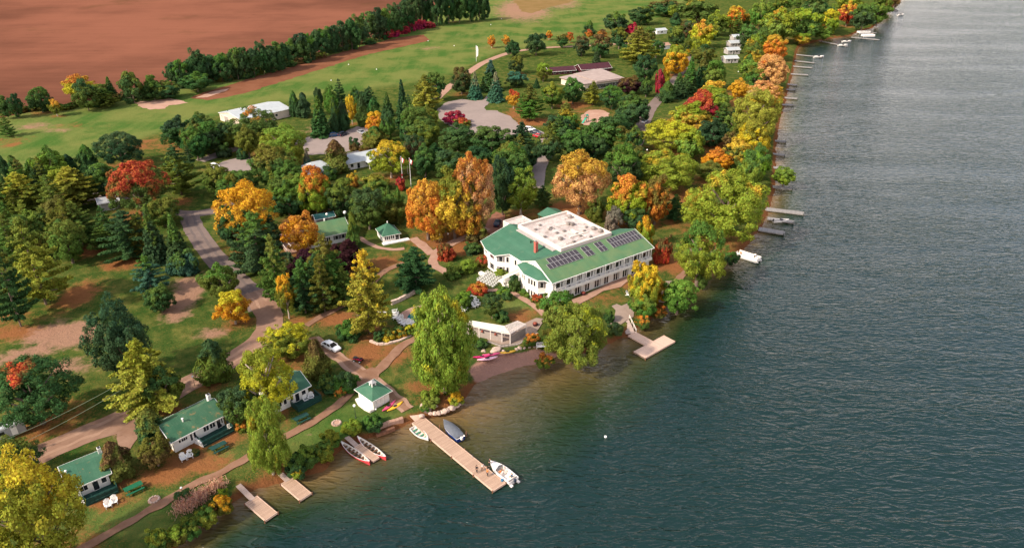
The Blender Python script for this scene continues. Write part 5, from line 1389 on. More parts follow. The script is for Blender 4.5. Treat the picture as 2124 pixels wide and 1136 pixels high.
MB().slab([(-4.6, .6, 2.9), (-.6, .6, 2.9), (-.6, 3.5, 3.9), (-4.6, 3.5, 3.9)], .12).slab([(-4.6, 3.5, 3.9), (-.6, 3.5, 3.9), (-.6, 6.4, 2.9), (-4.6, 6.4, 2.9)], .12).build('roof', 'green_roof_teal', WL)
for t in (.2, .5, .8): window(WL, (-14.5, -1.9), (-4.7, -1.9), t, .9, 1.2, .9)
# ---- barn, hut, flat roofed hall, maroon sheds
def flatquad(px4, z): return [at(*p, z) for p in px4]
bq = flatquad([(466, 230), (500, 250), (604, 226), (578, 206)], 4.4)
o = bq[1]; BN = empty('barn', (o.x, o.y, LAND), math.atan2(bq[2].y-o.y, bq[2].x-o.x), 'pale cream barn with white metal roof beside the mown fairway', 'barn')
gable(BN, (bq[2]-o).length, (bq[0]-o).length*.92, 3.4, 5.0, 'white_metal_roof', 'cream_wall', over=.3)
Lb = (bq[2]-o).length; Wb = (bq[0]-o).length*.92
window(BN, (.3, Wb-.3), (.3, .3), .3, 3.2, 2.6, .0, name='door', glass='panel_grey'); window(BN, (.3, .3), (Lb-.3, .3), .3, 1.2, 1.0, 1.4); window(BN, (.3, .3), (Lb-.3, .3), .7, 1.2, 1.0, 1.4)
o = at(468, 252, 1.2); HT = empty('garden_hut', (o.x-1.5, o.y, LAND), R(10), 'small hut with teal pyramid roof beside the pale barn', 'hut')
pyramid(HT, 5, 5, 2.3, 4.0, 'teal_roof', over=.3, wmat='grey_wall'); window(HT, (.3, .3), (4.7, .3), .5, 1.0, 1.9, 0, name='door')
hq = flatquad([(1160, 160), (1211, 175), (1299, 163), (1246, 142)], 4.8)
o = hq[1]; ang = math.atan2(hq[2].y-o.y, hq[2].x-o.x); FB = empty('hall_building', (o.x, o.y, LAND), ang, 'low hall with a wide tan flat roof and dark glass front', 'hall')
P = [loc2(FB)(h) for h in hq]
inset = [(sum(p[0] for p in P)/4, sum(p[1] for p in P)/4)]*4; IN = [(p[0]*.94+c[0]*.06, p[1]*.94+c[1]*.06) for p, c in zip(P, inset)]
wl = MB().prism(IN, -.1, 3.3).build('wall', 'cream_wall', FB)
MB().prism(P, 3.3, 3.62).build('roof', 'tan_roof', FB)
mx = lambda a, b, t: (a[0]+(b[0]-a[0])*t, a[1]+(b[1]-a[1])*t)
MB().prism([mx(IN[1], IN[2], .3), mx(IN[1], IN[2], .9), mx(IN[0], IN[3], .9), mx(IN[0], IN[3], .3)], 3.63, 4.0).build('roof_deck', 'tan_roof', FB)
A, B = IN[1], IN[2]
for i in range(9): window(FB, A, B, .3+i*.075, 1.7, 2.0, .4, panes=2)
window(FB, A, B, .14, 2.0, 2.2, .1, name='door')
for k, (p1, p2, dep, lab) in enumerate([((1139, 150), (1196, 146), 9, 'long dark maroon roofed shed behind the tan roofed hall, farther from the lake'), ((1206, 146), (1270, 141), 10, 'wider dark maroon roofed shed behind the tan roofed hall, nearer the lake')]):
    a = at(*p1, 3.0); b = at(*p2, 3.0); S = empty('shed', (a.x, a.y, LAND), math.atan2(b.y-a.y, b.x-a.x), lab, 'shed')
    Ls = (b-a).length; gable(S, Ls, dep, 1.9, 3.4+k*.6, 'maroon_roof', 'maroon_roof', over=.3)
    for t in (.2, .4, .6, .8): window(S, (.3, .3), (Ls-.3, .3), t, 1.2, 1.1, .6, frame='panel_grey')
# ---- row of white cabins among the shore trees
cab0 = None
for i, (px, py, lab) in enumerate([(1504, 132, 'lowest white cabin of the stepped row'), (1509, 114, 'second white cabin up the stepped row'), (1514, 99, 'third white cabin up the stepped row'), (1521, 86, 'topmost white cabin of the stepped row')]):
    a = at(px, py)
    if cab0 is None:
        cab0 = empty('cabin', a, R(12), lab, 'cabin', 'white cabins stepped along the shore')
        gable(cab0, 8.5, 6.2, 2.6, 3.9, 'white_metal_roof', 'grey_wall', over=.35)
        window(cab0, (.35, .35), (8.1, .35), .25, 1.4, 1.2, .9, panes=2); window(cab0, (.35, .35), (8.1, .35), .75, 1.4, 1.2, .9, panes=2); window(cab0, (.35, .35), (8.1, .35), .5, .9, 1.9, 0, name='door')
    else: place(copy_tree(cab0), a, R(12), lab)
for i, (px, py, lab) in enumerate([(1362, 72, 'white roofed cottage half seen behind the far dark trees'), (1366, 104, 'pink roofed shelter beside the large olive yellow pine')]):
    a = at(px, py); c = empty('cottage', a, R(25), lab, 'cottage'); gable(c, 9, 6, 2.4, 3.6, 'white_metal_roof' if i == 0 else 'sand_pink', over=.3); window(c, (.3, .3), (8.7, .3), .5, 1.2, 1.2, .8)
# ---- building glimpsed beyond the red topped maple, trailer at the photo's edge
a = at(207, 440); gb = empty('shed', a, R(32), 'grey roofed shed glimpsed beside the red topped maple', 'shed'); gable(gb, 6, 6.5, 2.5, 3.4, 'grey_roof', 'grey_wall', over=.3); window(gb, (.3, .3), (5.7, .3), .6, 1.6, 1.8, .1, name='door')
a = at(-18, 925, LAND); tr = empty('trailer', a, R(38), 'grey white trailer cut off at the photo\'s edge beside the dirt drive', 'trailer')
tb = MB(); tb.prism([(0, 0), (5.6, 0), (5.6, 2.3), (0, 2.3)], .55, 2.5); tb.build('body', 'grey_roof', tr, bevel=.12)
MB().box(.1, 5.5, .1, 2.2, 2.51, 2.58).build('roof', 'white_metal_roof', tr)
MB().box(3.4, 4.3, -.03, 0, .7, 2.2).build('door', 'white_paint', tr); MB().box(1, 2.4, -.03, 0, 1.3, 2.0).build('window', 'dark_glass', tr)
for y in (-.05, 2.1): MB().tube([(2.6, y, .35), (2.6, y+.22, .35)], .35, 14).build('wheel', 'tyre', tr)
MB().box(5.6, 6.8, 1.05, 1.25, .5, .62).build('tow_bar', 'black_metal', tr)
# ---- white pergola with lattice roof on the brick patio
a = at(967, 672, 3.9); b = at(1041, 688, 3.9); c = at(1058, 691, 3.9); d = at(1091, 672, 3.9); e = at(1074, 665, 3.9); f2 = at(1046, 676, 3.9); g2 = at(972, 664, 3.9)
PG = empty('pergola', (b.x, b.y, LAND), 0, 'white L shaped pergola with lattice roof and grey screens above the beach', 'pergola')
LO = lambda v: (v.x-b.x, v.y-b.y)
def strip(m_, p0, p1, q1, q0, n, z, r_=.05, k=14):
    for i in range(n+1):
        t = i/n; s = Vector(p0).lerp(Vector(p1), t); e_ = Vector(q0).lerp(Vector(q1), t); m_.tube([(s.x, s.y, z), (e_.x, e_.y, z)], r_, 4)
    for i in range(k+1):
        t = i/k; s = Vector(p0).lerp(Vector(q0), t); e_ = Vector(p1).lerp(Vector(q1), t); m_.tube([(s.x, s.y, z+.09), (e_.x, e_.y, z+.09)], r_*.8, 4)
lat = MB(); A_, B_, C_, D_, E_, F_, G_ = map(LO, (a, b, c, d, e, f2, g2))
H_ = (B_[0]+(F_[0]-B_[0])*1.0, B_[1]+(F_[1]-B_[1])*1.0)
strip(lat, A_, B_, H_, G_, 30, 2.65); strip(lat, B_, C_, H_, H_, 4, 2.66); strip(lat, C_, D_, E_, H_, 16, 2.65)
lat.build('lattice_roof', 'pergola_white', PG)
bm_ = MB(); chain = [A_, B_, C_, D_, E_]
for p, q in zip(chain[:-1], chain[1:]): bm_.tube([(*p, 2.52), (*q, 2.52)], .1, 4)
bm_.tube([(*G_, 2.52), (*H_, 2.52), (*E_, 2.52)], .1, 4); bm_.build('beam', 'pergola_white', PG)
posts = [A_]+[tuple(Vector(A_).lerp(Vector(B_), t)) for t in (.36, .68)]+[B_, C_, D_, E_, G_, H_]
for p in posts: MB().box(p[0]-.09, p[0]+.09, p[1]-.09, p[1]+.09, 0, 2.45).build('post', 'pergola_white', PG)
for p, q in ((posts[1], posts[2]), (posts[2], B_), (C_, D_), (posts[1], A_)):
    d_ = (Vector(q)-Vector(p)).normalized(); n_ = Vector((-d_.y, d_.x))*.03; P0 = Vector(p)+d_*.12; Q0 = Vector(q)-d_*.12
    MB().prism([P0-n_, Q0-n_, Q0+n_, P0+n_], .15, 1.9).build('screen', 'panel_grey', PG)
for t in (.15, .45, .82):
    p = Vector(A_).lerp(Vector(B_), t); MB().ball((p.x, p.y-.25, 1.9), (.28, .28, .3), 10).build('hanging_basket', 'copper_red', PG)
# retaining wall under the patio, log crib on the shore, stone bed edge
def wall_line(name, pts, th, z0, z1, m_, label, cat, wob=0.):
    P = [at(*p) for p in pts]; o = P[0]; m = MB()
    for i in range(len(P)-1):
        d = (P[i+1]-P[i]).to_2d(); n = Vector((-d.y, d.x)).normalized()*th/2; A = P[i].to_2d()-o.to_2d(); B = P[i+1].to_2d()-o.to_2d()
        k = max(1, int(d.length/.7))
        for j in range(k):
            s0 = A.lerp(B, j/k); s1 = A.lerp(B, (j+1)/k-.02); zz = z1+random.uniform(-wob, wob)
            m.prism([s0-n, s1-n, s1+n, s0+n], z0, zz)
    ob = m.build(name, m_); ob.location = (o.x, o.y, LAND); tag(ob, label, cat); return ob
wall_line('retaining_wall', [(1012, 708), (1040, 718), (1076, 713), (1116, 690)], .5, -1.0, .12, 'panel_grey', 'grey wall holding up the patio above the beach', 'wall')
wall_line('stone_edging', [(768, 708), (786, 715), (806, 713), (830, 706), (852, 696), (872, 684)], .55, -.1, .32, 'stone_wall', 'pink stone edging curving round the flower bed', 'stone edging', .08)
wall_line('log_crib', [(773, 887), (792, 880), (812, 873), (836, 866)], .7, -.9, .1, 'sand_pink', 'pale stone capped crib wall on the shore beside the main dock', 'crib wall', .08)
wall_line('log_crib', [(780, 896), (800, 889), (818, 882)], .5, -1.0, -.35, 'brown_wood', 'brown log crib at the waterline below the pale crib wall', 'crib wall', .1)
wall_line('terrace_wall', [(1358, 628), (1378, 622), (1394, 607), (1404, 584)], .3, -.9, .25, 'stone_wall', 'low stone wall on the lake side of the paved terrace', 'wall')
# ------------------------------------------------------------------ docks
def rect_dock(root, L, W, z, mname, u0=0., v0=0., edge='dock_planks_new', nm='deck', th=.28, axis=0):
    """planked deck, planks across the u direction, with edge boards"""
    d = MB().box(u0+.1, u0+L-.1, v0+.1, v0+W-.1, z-th, z).build(nm, mname, root)
    e = MB(); e.box(u0, u0+L, v0, v0+.1, z-th-.05, z+.03).box(u0, u0+L, v0+W-.1, v0+W, z-th-.05, z+.03).box(u0, u0+.1, v0+.1, v0+W-.1, z-th-.05, z+.03).box(u0+L-.1, u0+L, v0+.1, v0+W-.1, z-th-.05, z+.03)
    e.build('edge_board', edge, d); return d
def posts(root, pts, z1, m_='brown_wood', z0=-1.3, r=.09):
    for (x, y) in pts: MB().tube([(x, y, z0), (x, y, z1)], r, 8).build('post', m_, root)
a = at(854.1, 876.7, .5); MD = empty('dock', (a.x, a.y, 0), R(-48.1), 'long main dock with people standing at its end', 'dock')
rect_dock(MD, 23.0, 2.7, .5, 'dock_planks')
gw = MB(); gw.slab([(-4.2, .7, 1.28), (-.02, .7, .56), (-.02, 2.4, .56), (-4.2, 2.4, 1.28)], .12); gw.build('gangway', 'dock_planks_new', MD)
posts(MD, [(-.1, -.12), (6, -.12), (12, -.12), (18, -.12), (22.9, -.12), (6, 2.82), (12, 2.82), (18, 2.82), (22.9, 2.82)], .62)
for x in (3, 8, 14.5, 20): MB().box(x-.16, x+.16, 2.46, 2.54, .53, .62).box(x-.05, x+.05, 2.46, 2.54, .5, .56).build('cleat', 'metal_galv', MD)
a = at(1313.8, 728.9, .5); TD = empty('dock', (a.x, a.y, 0), R(40.2), 'T shaped swimming dock of new pale planks', 'dock')
rect_dock(TD, 10.0, 3.2, .5, 'dock_planks_new', 0, -3.2); rect_dock(TD, 2.5, 5.0, .5, 'dock_planks_new', 3.9, .02, nm='stem')
posts(TD, [(0.05, .1), (10.1, -.1), (10.1, -3.0), (.05, -3.3), (3.8, 5.0), (6.5, 5.0)], .56)
g1 = at(1308, 691, .6); g0 = at(1294, 661, 1.3); GWY = empty('gangway', (g0.x, g0.y, 0), math.atan2(g1.y-g0.y, g1.x-g0.x), 'grey plank gangway leading down to the T shaped dock', 'gangway')
Lg = (g1-g0).to_2d().length; m_ = MB(); m_.slab([(0, -1.05, 1.36), (Lg, -1.05, .62), (Lg, 1.05, .62), (0, 1.05, 1.36)], .14); m_.build('deck', 'dock_planks_grey', GWY)
m_ = MB(); m_.tube([(0, 1.25, 2.2), (Lg, 1.25, 1.5)], .05, 6); m_.tube([(0, 1.25, 1.8), (Lg, 1.25, 1.1)], .035, 6)
for t in (0, .33, .66, 1): m_.tube([(Lg*t, 1.25, .5-.0*t), (Lg*t, 1.25, 2.2-.7*t)], .045, 6)
m_.build('handrail', 'cushion_white', GWY)
# plaza above the gangway
pz = [(1269, 635), (1279, 631), (1289, 635), (1310, 626), (1315, 645), (1314, 658), (1301, 664), (1290, 672), (1279, 676), (1266, 673), (1256, 660), (1275, 656), (1277, 643)]
PLZ = MB(); PP = [at(*p).to_2d() for p in pz]; PLZ.prism([(p.x-PP[0].x, p.y-PP[0].y) for p in PP], -1.0, .16)
plz = PLZ.build('plaza_terrace', 'plaza_paving'); plz.location = (PP[0].x, PP[0].y, LAND); struct(plz)
def small_dock(px0, px1, pxw, label, wd=2.1, L=5.2, gl=5.6, gwid=.95, sidev=.2, mn='dock_planks'):
    """px0 deck corner nearest shore, px1 far corner along its length"""
    a = at(*px0, .5); b = at(*px1, .5); an = math.atan2(b.y-a.y, b.x-a.x); L = (b-a).length
    D = empty('dock', (a.x, a.y, 0), an, label, 'dock'); rect_dock(D, L, wd, .5, mn)
    MB().slab([(-gl, sidev, 1.15), (.3, sidev, .54), (.3, sidev+gwid, .54), (-gl, sidev+gwid, 1.15)], .1).build('gangway', 'dock_planks_grey', D)
    posts(D, [(0, -.1), (L, -.1), (L, wd+.1), (0, wd+.1)], .6); return D
small_dock((582, 1003), (622, 1037), None, 'bigger of the two small floating docks on the low bank', wd=2.2, gl=3.6, sidev=.75, gwid=.9)
small_dock((508, 1043), (550, 1079), None, 'small floating dock farthest down the low bank', wd=2.2, gl=3.8, sidev=.8, gwid=.9)
a = at(735, 927, .5); b = at(774, 956, .5); an = math.atan2(b.y-a.y, b.x-a.x); CD = empty('dock', (a.x, a.y, 0), an, 'narrow canoe dock between the two red and white canoes', 'dock')
rect_dock(CD, (b-a).length, 1.35, .5, 'dock_planks'); MB().slab([(-3.2, .05, 1.0), (.05, .05, .53), (.05, .95, .53), (-3.2, .95, 1.0)], .1).build('gangway', 'dock_planks_grey', CD)
a = at(276, 1128, .5); b = at(330, 1176, .5); D5 = empty('dock', (a.x, a.y, 0), math.atan2(b.y-a.y, b.x-a.x), 'dock whose tip only just shows at the photo\'s bottom edge', 'dock'); rect_dock(D5, (b-a).length, 1.1, .55, 'dock_planks_new')
# far docks along the wooded shore, shore end to lake end
FD = [((1584, 432), (1659, 441), 1.9, 'wide grey dock below the big spreading shore tree'), ((1592, 452), (1641, 459), 1.6, 'second grey dock with small boat moored at it'), ((1574, 474), (1622, 482), 2.1, 'stubby grey dock nearest the big shore tree\'s trunk'),
      ((1600, 386), (1640, 390), 1.5, 'grey dock under the tree leaning over the water'), ((1600, 346), (1628, 349), 1.4, 'short dock below the bright yellow maple, lowest of three'), ((1600, 318), (1626, 321), 1.4, 'short dock below the bright yellow maple, middle of three'), ((1602, 291), (1628, 293), 1.4, 'short dock below the bright yellow maple, topmost of three'),
      ((1618, 217), (1643, 217), 1.6, 'white tipped dock below the pink beige maple'), ((1616, 201), (1651, 204), 1.6, 'dark dock below the peach pink maple, longest of its three'), ((1624, 185), (1647, 186), 1.6, 'dark stub dock in the middle of its three'), ((1628, 174), (1651, 176), 1.6, 'dark dock at the top of its three'),
      ((1640, 153), (1673, 155), 1.5, 'bay dock nearest the peach pink maple'), ((1644, 137), (1681, 140), 1.5, 'second bay dock along from the peach pink maple'), ((1648, 126), (1686, 130), 1.5, 'third bay dock along from the peach pink maple'), ((1652, 113), (1700, 118), 1.3, 'thin bay dock with a white runabout at its end'),
      ((1700, 85), (1752, 95), 1.3, 'long thin dock reaching the two white bay boats'), ((1766, 77), (1818, 82), 1.8, 'dock beneath the pontoon boats at the point'), ((1790, 66), (1815, 68), 1.4, 'short dock behind the pontoon boats at the point')]
for p0, p1, w_, lab in FD:
    a = at(*p0, .6); b = at(*p1, .6); D = empty('dock', (a.x, a.y, 0), math.atan2(b.y-a.y, b.x-a.x), lab, 'dock', 'docks along the wooded shore')
    L = (b-a).length*1.12; w_ *= 1.25; MB().box(0, L, -w_/2, w_/2, .32, .6).build('deck', 'far_dock_grey', D); posts(D, [(L*.5, w_/2+.1), (L-.2, w_/2+.1), (L-.2, -w_/2-.1)], 1.1, 'pole_dark')

# ------------------------------------------------------------------ boats
def hull(m, L, W, H, stern=.8, rocker=.25, n=14, mi=0, mi_in=1, depth=.35, double=False, rim=.06, bow_rise=.25, flat=.55):
    """open hull along x (bow at +L/2): outer skin, gunwale and inner skin"""
    def sec(t):
        if double: w = math.sin(PI*min(max(t, .012), .988))**.7; s = abs(2*t-1)
        else: w = (stern+(1-stern)*min(1, t*3))*(1-max(0, (t-.45)/.55)**2.1) if t < .999 else 0; s = max(0, (t-.3)/.7)
        w = max(w, .02)
        return W/2*w, H+bow_rise*s**2.5, rocker*s**3
    outs = []; ins = []
    for i in range(n+1):
        t = i/n; x = -L/2+L*t; hw, zt, zb = sec(t)
        outs.append([(x, -hw, zt), (x, -hw*.92, (zt+zb)*.45), (x, -hw*flat, zb+.02), (x, 0, zb), (x, hw*flat, zb+.02), (x, hw*.92, (zt+zb)*.45), (x, hw, zt)])
        k = max(.02, 1-rim/max(hw, .08)); zi = min(zt-.03, zb+H-depth); xi = -L/2+.1+(L-.25)*t
        ins.append([(xi, -hw*k, zt), (xi, -hw*k*.9, (zt+zi)*.5), (xi, -hw*k*flat, zi), (xi, 0, zi), (xi, hw*k*flat, zi), (xi, hw*k*.9, (zt+zi)*.5), (xi, hw*k, zt)])
    V = [p for s_ in outs for p in s_]; Fs = [(i*7+j, (i+1)*7+j, (i+1)*7+j+1, i*7+j+1) for i in range(n) for j in range(6)]
    Fs += [tuple(range(7)), tuple(n*7+j for j in reversed(range(7)))]
    m.add(V, Fs, mi)
    V2 = [p for s_ in ins for p in s_]; F2 = [(i*7+j, i*7+j+1, (i+1)*7+j+1, (i+1)*7+j) for i in range(n) for j in range(6)]
    F2 += [tuple(reversed(range(7))), tuple(n*7+j for j in range(7))]; m.add(V2, F2, mi_in)
    rimv = []; rf = []
    for i in range(n+1):
        rimv += [(outs[i][0][0], outs[i][0][1], outs[i][0][2]+.012), (ins[i][0][0], ins[i][0][1], ins[i][0][2]+.012), (outs[i][6][0], outs[i][6][1], outs[i][6][2]+.012), (ins[i][6][0], ins[i][6][1], ins[i][6][2]+.012)]
    for i in range(n): rf += [(4*i, 4*i+4, 4*i+5, 4*i+1), (4*i+2, 4*i+3, 4*i+7, 4*i+6)]
    rf += [(0, 1, 3, 2), (4*n, 4*n+2, 4*n+3, 4*n+1)]; m.add(rimv, rf, 2); return sec
def canoe(label):
    root = empty('canoe', (0, 0, 0), 0, label, 'canoe', 'big red and white canoes at the canoe dock')
    m = MB(); sec = hull(m, 7.9, 1.42, .62, double=True, rocker=.12, bow_rise=.5, n=24, depth=.5, rim=.07); m.build('hull', ['canoe_red', 'canoe_inside', 'boat_white'], root, smooth=False)
    for i in range(7):
        t = .16+.113*i; x = -3.95+7.9*t; hw = sec(t)[0]-.05; MB().box(x-.19, x+.19, -hw, hw, .44, .5).build('thwart', 'thwart_wood', root)
    for s in (-1, 1): MB().prism([(s*3.85, 0), (s*3.2, -.3), (s*3.2, .3)], [1.02, .8, .8], [1.07, .85, .85]).build('end_cap', 'boat_white', root)
    return root
cn = canoe('red and white canoe on the near side of the canoe dock')
cq = at(737, 942, 0.1); an = heading((708, 921), (768, 963), .2); place(cn, (cq.x, cq.y, -.14), an)
c2_ = copy_tree(cn); cq = at(771, 932, 0.1); place(c2_, (cq.x, cq.y, -.14), heading((743, 910), (800, 951), .2), 'red and white canoe on the log crib side of the canoe dock')
rb = empty('rowboat', (*at(871.5, 901, .1).to_2d(), -.12), heading((853, 886), (889, 913), .3), 'white rowboat with green seats tied beside the main dock', 'rowboat')
m_ = MB(); sec = hull(m_, 4.7, 1.75, .6, stern=.72, n=14, depth=.42, rim=.09); m_.build('hull', ['boat_white', 'canoe_inside', 'boat_white'], rb)
for x in (-1.5, -.5, .5, 1.3): t = (x+2.35)/4.7; hw = sec(t)[0]-.09; MB().box(x-.17, x+.17, -hw, hw, .4, .45).build('thwart', 'rowboat_green', rb)
cb = empty('boat', (*at(938, 894, .3).to_2d(), -.1), heading((951, 910), (919, 877), .3), 'moored boat under a dark grey cover beside the main dock', 'boat')
m_ = MB(); hull(m_, 6.0, 2.2, .95, n=14, depth=.3, rim=.08, rocker=.3); m_.build('hull', ['boat_blue', 'boat_white', 'boat_white'], cb)
cv = []; ncv = 12
for i in range(ncv+1):
    t = i/ncv; x = -2.6+5.55*t; hw = 1.02*(min(1, .86+t))*(1-max(0, (t-.45)/.55)**2.2)+.03; zt = 1.0+.22*max(0, (t-.3)/.7)**2; zc = zt+.42*math.sin(PI*min(1, t*1.15))**.8
    cv += [(x, -hw, zt), (x, -hw*.6, zt+(zc-zt)*.75), (x, 0, zc), (x, hw*.6, zt+(zc-zt)*.75), (x, hw, zt)]
MB().add(cv, [(i*5+j, i*5+j+1, (i+1)*5+j+1, (i+1)*5+j) for i in range(ncv) for j in range(4)]+[(0, 1, 2, 3, 4)]).build('cover', 'boat_cover', cb, smooth=True)
def outboard(root, x, y=0, m_='boat_white', cowl='car_dark'):
    m = MB(); m.box(x-.45, x-.05, y-.2, y+.2, .75, 1.35).build('outboard_motor', cowl, root, bevel=.06); MB().box(x-.3, x-.16, y-.06, y+.06, -.5, .74).build('motor_leg', 'black_metal', root)
outboard(cb, -3.0, 0, cowl='boat_white')
for s in (-1, 1): MB().tube([(2.2*s-.2, -1.5 if s < 0 else 1.45, -1), (2.2*s-.2, -1.5 if s < 0 else 1.45, 1.3)], .08, 8).build('mooring_post', 'brown_wood', cb)
mo = empty('motorboat', (*at(1041, 979, .4).to_2d(), -.1), heading((1062, 996), (1018, 961), .4), 'white motorboat with people aboard at the main dock\'s end', 'motorboat')
m_ = MB(); sec = hull(m_, 6.0, 2.25, .95, n=16, stern=.95, depth=.62, rim=.22, rocker=.3, bow_rise=.2); m_.build('hull', ['boat_white', 'cushion_white', 'boat_white'], mo)
dk = []; 
for i in range(7):
    t = .62+.36*i/6; x = -3+6*t; hw = max(.03, sec(t)[0]-.1); dk += [(x, -hw, sec(t)[1]+.01), (x, 0, sec(t)[1]+.1), (x, hw, sec(t)[1]+.01)]
MB().add(dk, [(i*3+j, (i+1)*3+j, (i+1)*3+j+1, i*3+j+1) for i in range(6) for j in range(2)]).build('foredeck', 'boat_white', mo, smooth=True)
MB().add([(.75, -.8, 1.0), (.75, .8, 1.0), (1.1, 0, 1.05), (.45, -.72, 1.5), (.45, .72, 1.5), (.75, 0, 1.55)], [(0, 2, 5, 3), (2, 1, 4, 5)]).build('windshield', 'dark_glass', mo)
for y in (-.45, .45): MB().box(-.5, .05, y-.28, y+.28, .42, .72).box(-.62, -.5, y-.28, y+.28, .42, 1.25).build('boat_seat', 'cushion_white', mo, bevel=.04)
MB().box(-2.5, -1.95, -.85, .85, .4, .75).build('rear_bench', 'cushion_white', mo, bevel=.04)
MB().box(-2.95, -2.55, -.95, .95, .7, .98).build('engine_cover', 'shutter_grey', mo, bevel=.05)
for y in (-.75, .75): MB().box(-3.5, -3.0, y-.22, y+.22, .15, .4).build('swim_step', 'boat_white', mo, bevel=.04)
outboard(mo, -3.05)
MB().lathe([(.0, 0), (.24, .05), (.24, .55), (.0, .6)], 12, c=(-1.6, 1.3, .35)).build('fender', 'shirt_blue', mo)
def kayak(mname, label, L=3.9, W=.9, group=None):
    root = empty('kayak', (0, 0, 0), 0, label, 'kayak', group); n = 16; V = []; ring = [(-1, .45), (-.75, .1), (0, 0), (.75, .1), (1, .45), (.7, .78), (0, .95), (-.7, .78)]
    for i in range(n+1):
        t = i/n; x = -L/2+L*t; w = max(.03, math.sin(PI*t)**.75)*W/2; h = .34+.12*abs(2*t-1)**2; zb = .16*abs(2*t-1)**3
        V += [(x, y*w, zb+z*h*(.55+.45*math.sin(PI*t)**.4)) for y, z in ring]
    Fs = [(i*8+j, i*8+(j+1) % 8, (i+1)*8+(j+1) % 8, (i+1)*8+j) for i in range(n) for j in range(8)]+[tuple(reversed(range(8))), tuple(range(n*8, n*8+8))]
    MB().add(V, Fs).build('hull', mname, root, smooth=True)
    MB().lathe([(.2, .34), (.24, .37), (.2, .385), (.17, .33)], 14).build('cockpit_rim', 'black_metal', root)
    for c in root.children:
        if c.name.startswith('cockpit'): c.scale = (1.9, 1.05, 1)
    return root
k0 = kayak('magenta_plastic', 'dark magenta kayak beached behind the pink one', group='kayaks drawn up on the beach'); place(k0, at(1000, 740)-Vector((0, 0, .05)), heading((985, 741), (1012, 738)))
def another(src, mname, px, a0, a1, label, group=None, sc_=None):
    c = copy_tree(src); place(c, at(*px), heading(a0, a1), label, group, sc_)
    for ch in c.children:
        if ch.name.startswith('hull'): setmat(ch, mname)
    return c
another(k0, 'pink_plastic', (1019, 736), (1002, 737), (1036, 733), 'bright pink kayak on the beach between magenta and yellow ones')
another(k0, 'pale_pink', (1011, 745), (990, 748), (1034, 741), 'pale pink upturned kayak lying lowest on the beach', None, 1.12)
another(k0, 'yellow_plastic', (1053, 731), (1040, 733), (1068, 729), 'yellow kayak on the beach', None, .95)
another(k0, 'pink_plastic', (807, 843), (795, 851), (817, 833), 'pink kayak lying beside the boathouse', 'kayaks beside the boathouse')
another(k0, 'yellow_plastic', (820, 844), (806, 851), (831, 836), 'yellow kayak lying beside the boathouse', 'kayaks beside the boathouse')
# far moored boats
def runabout(label):
    r_ = empty('motorboat', (0, 0, 0), 0, label, 'motorboat', 'boats moored along the wooded shore'); m = MB(); hull(m, 6.5, 2.4, 1.0, n=10, depth=.5, rim=.25); m.build('hull', ['boat_white', 'cushion_white', 'boat_white'], r_)
    MB().box(-.3, .4, -.8, .8, .6, 1.5).build('windshield', 'dark_glass', r_, bevel=.1); MB().box(-3.5, -3.1, -.25, .25, .6, 1.5).build('outboard_motor', 'black_metal', r_); return r_
ra = runabout('white runabout at the end of the thin bay dock'); place(ra, (*at(1698, 119, .2).to_2d(), -.1), R(8))
def pontoon(label):
    r_ = empty('pontoon_boat', (0, 0, 0), 0, label, 'pontoon boat')
    for y in (-.9, .9): MB().tube([(-3.2, y, .25), (2.9, y, .25), (3.5, y, .45)], [.32, .32, .1], 10).build('pontoon', 'metal_galv', r_)
    MB().box(-3.2, 3.2, -1.25, 1.25, .55, .68).build('deck', 'cushion_white', r_)
    rl = MB(); rl.box(-3.15, 3.15, -1.25, -1.2, .68, 1.35).box(-3.15, 3.15, 1.2, 1.25, .68, 1.35).box(3.1, 3.15, -1.2, 1.2, .68, 1.35).box(-3.15, -3.1, -1.2, .2, .68, 1.35); rl.build('railing', 'boat_white', r_)
    for x, y in ((-2, -.85), (1.6, .85), (1.6, -.85)): MB().box(x-.8, x+.8, y-.3, y+.3, .68, 1.15).build('bench_seat', 'cushion_white', r_)
    return r_
for px, py, kind, a_, lab in [(1756, 87, 'r', 10, 'white runabout behind the long thin dock in the bay'), (1748, 95, 'r', 6, 'white runabout at the tip of the long thin dock in the bay'), (1620, 459, 'r', 8, 'small white boat moored at the second grey dock')]:
    c = copy_tree(ra); place(c, (*at(px, py, .2).to_2d(), -.1), R(a_), lab, scale=1.0 if px > 1700 else .75)
PONT = pontoon('pontoon boat with seated people by the rounded shore tree'); place(PONT, (*at(1551, 535, .3).to_2d(), 0), heading((1535, 530), (1568, 541), .3))
small = at(1536, 529, .6); b = at(1520, 523, .6); D = empty('dock', (b.x, b.y, 0), math.atan2(small.y-b.y, small.x-b.x), 'narrow plank dock leading to the pontoon boat', 'dock'); MB().box(0, (small-b).length+1, -.6, .6, .35, .55).build('deck', 'far_dock_grey', D)
for px, py, a_, lab in [(1791, 69, 12, 'large white pontoon boat at the point, the back one'), (1800, 76, 10, 'long pale pontoon boat at the point, the front one')]:
    c = copy_tree(PONT); place(c, (*at(px, py, .4).to_2d(), 0), R(a_), lab, 'pontoon boats moored at the point', 1.35)
for px, py, lab in [(1868, 32, 'tiny pale boat far out past the last point'), (1858, 22, 'tiniest dark boat close to the last point')]:
    c = copy_tree(ra); place(c, (*at(px, py, .2).to_2d(), -.1), R(20), lab)
by = empty('buoy', (*at(1256, 906, 0).to_2d(), 0), 0, 'small white buoy alone on the open water', 'buoy'); MB().ball((0, 0, .12), .26, 12).build('float', 'globe_white', by, smooth=True); MB().lathe([(.05, .36), (.05, .5)], 8).build('ring', 'black_metal', by)

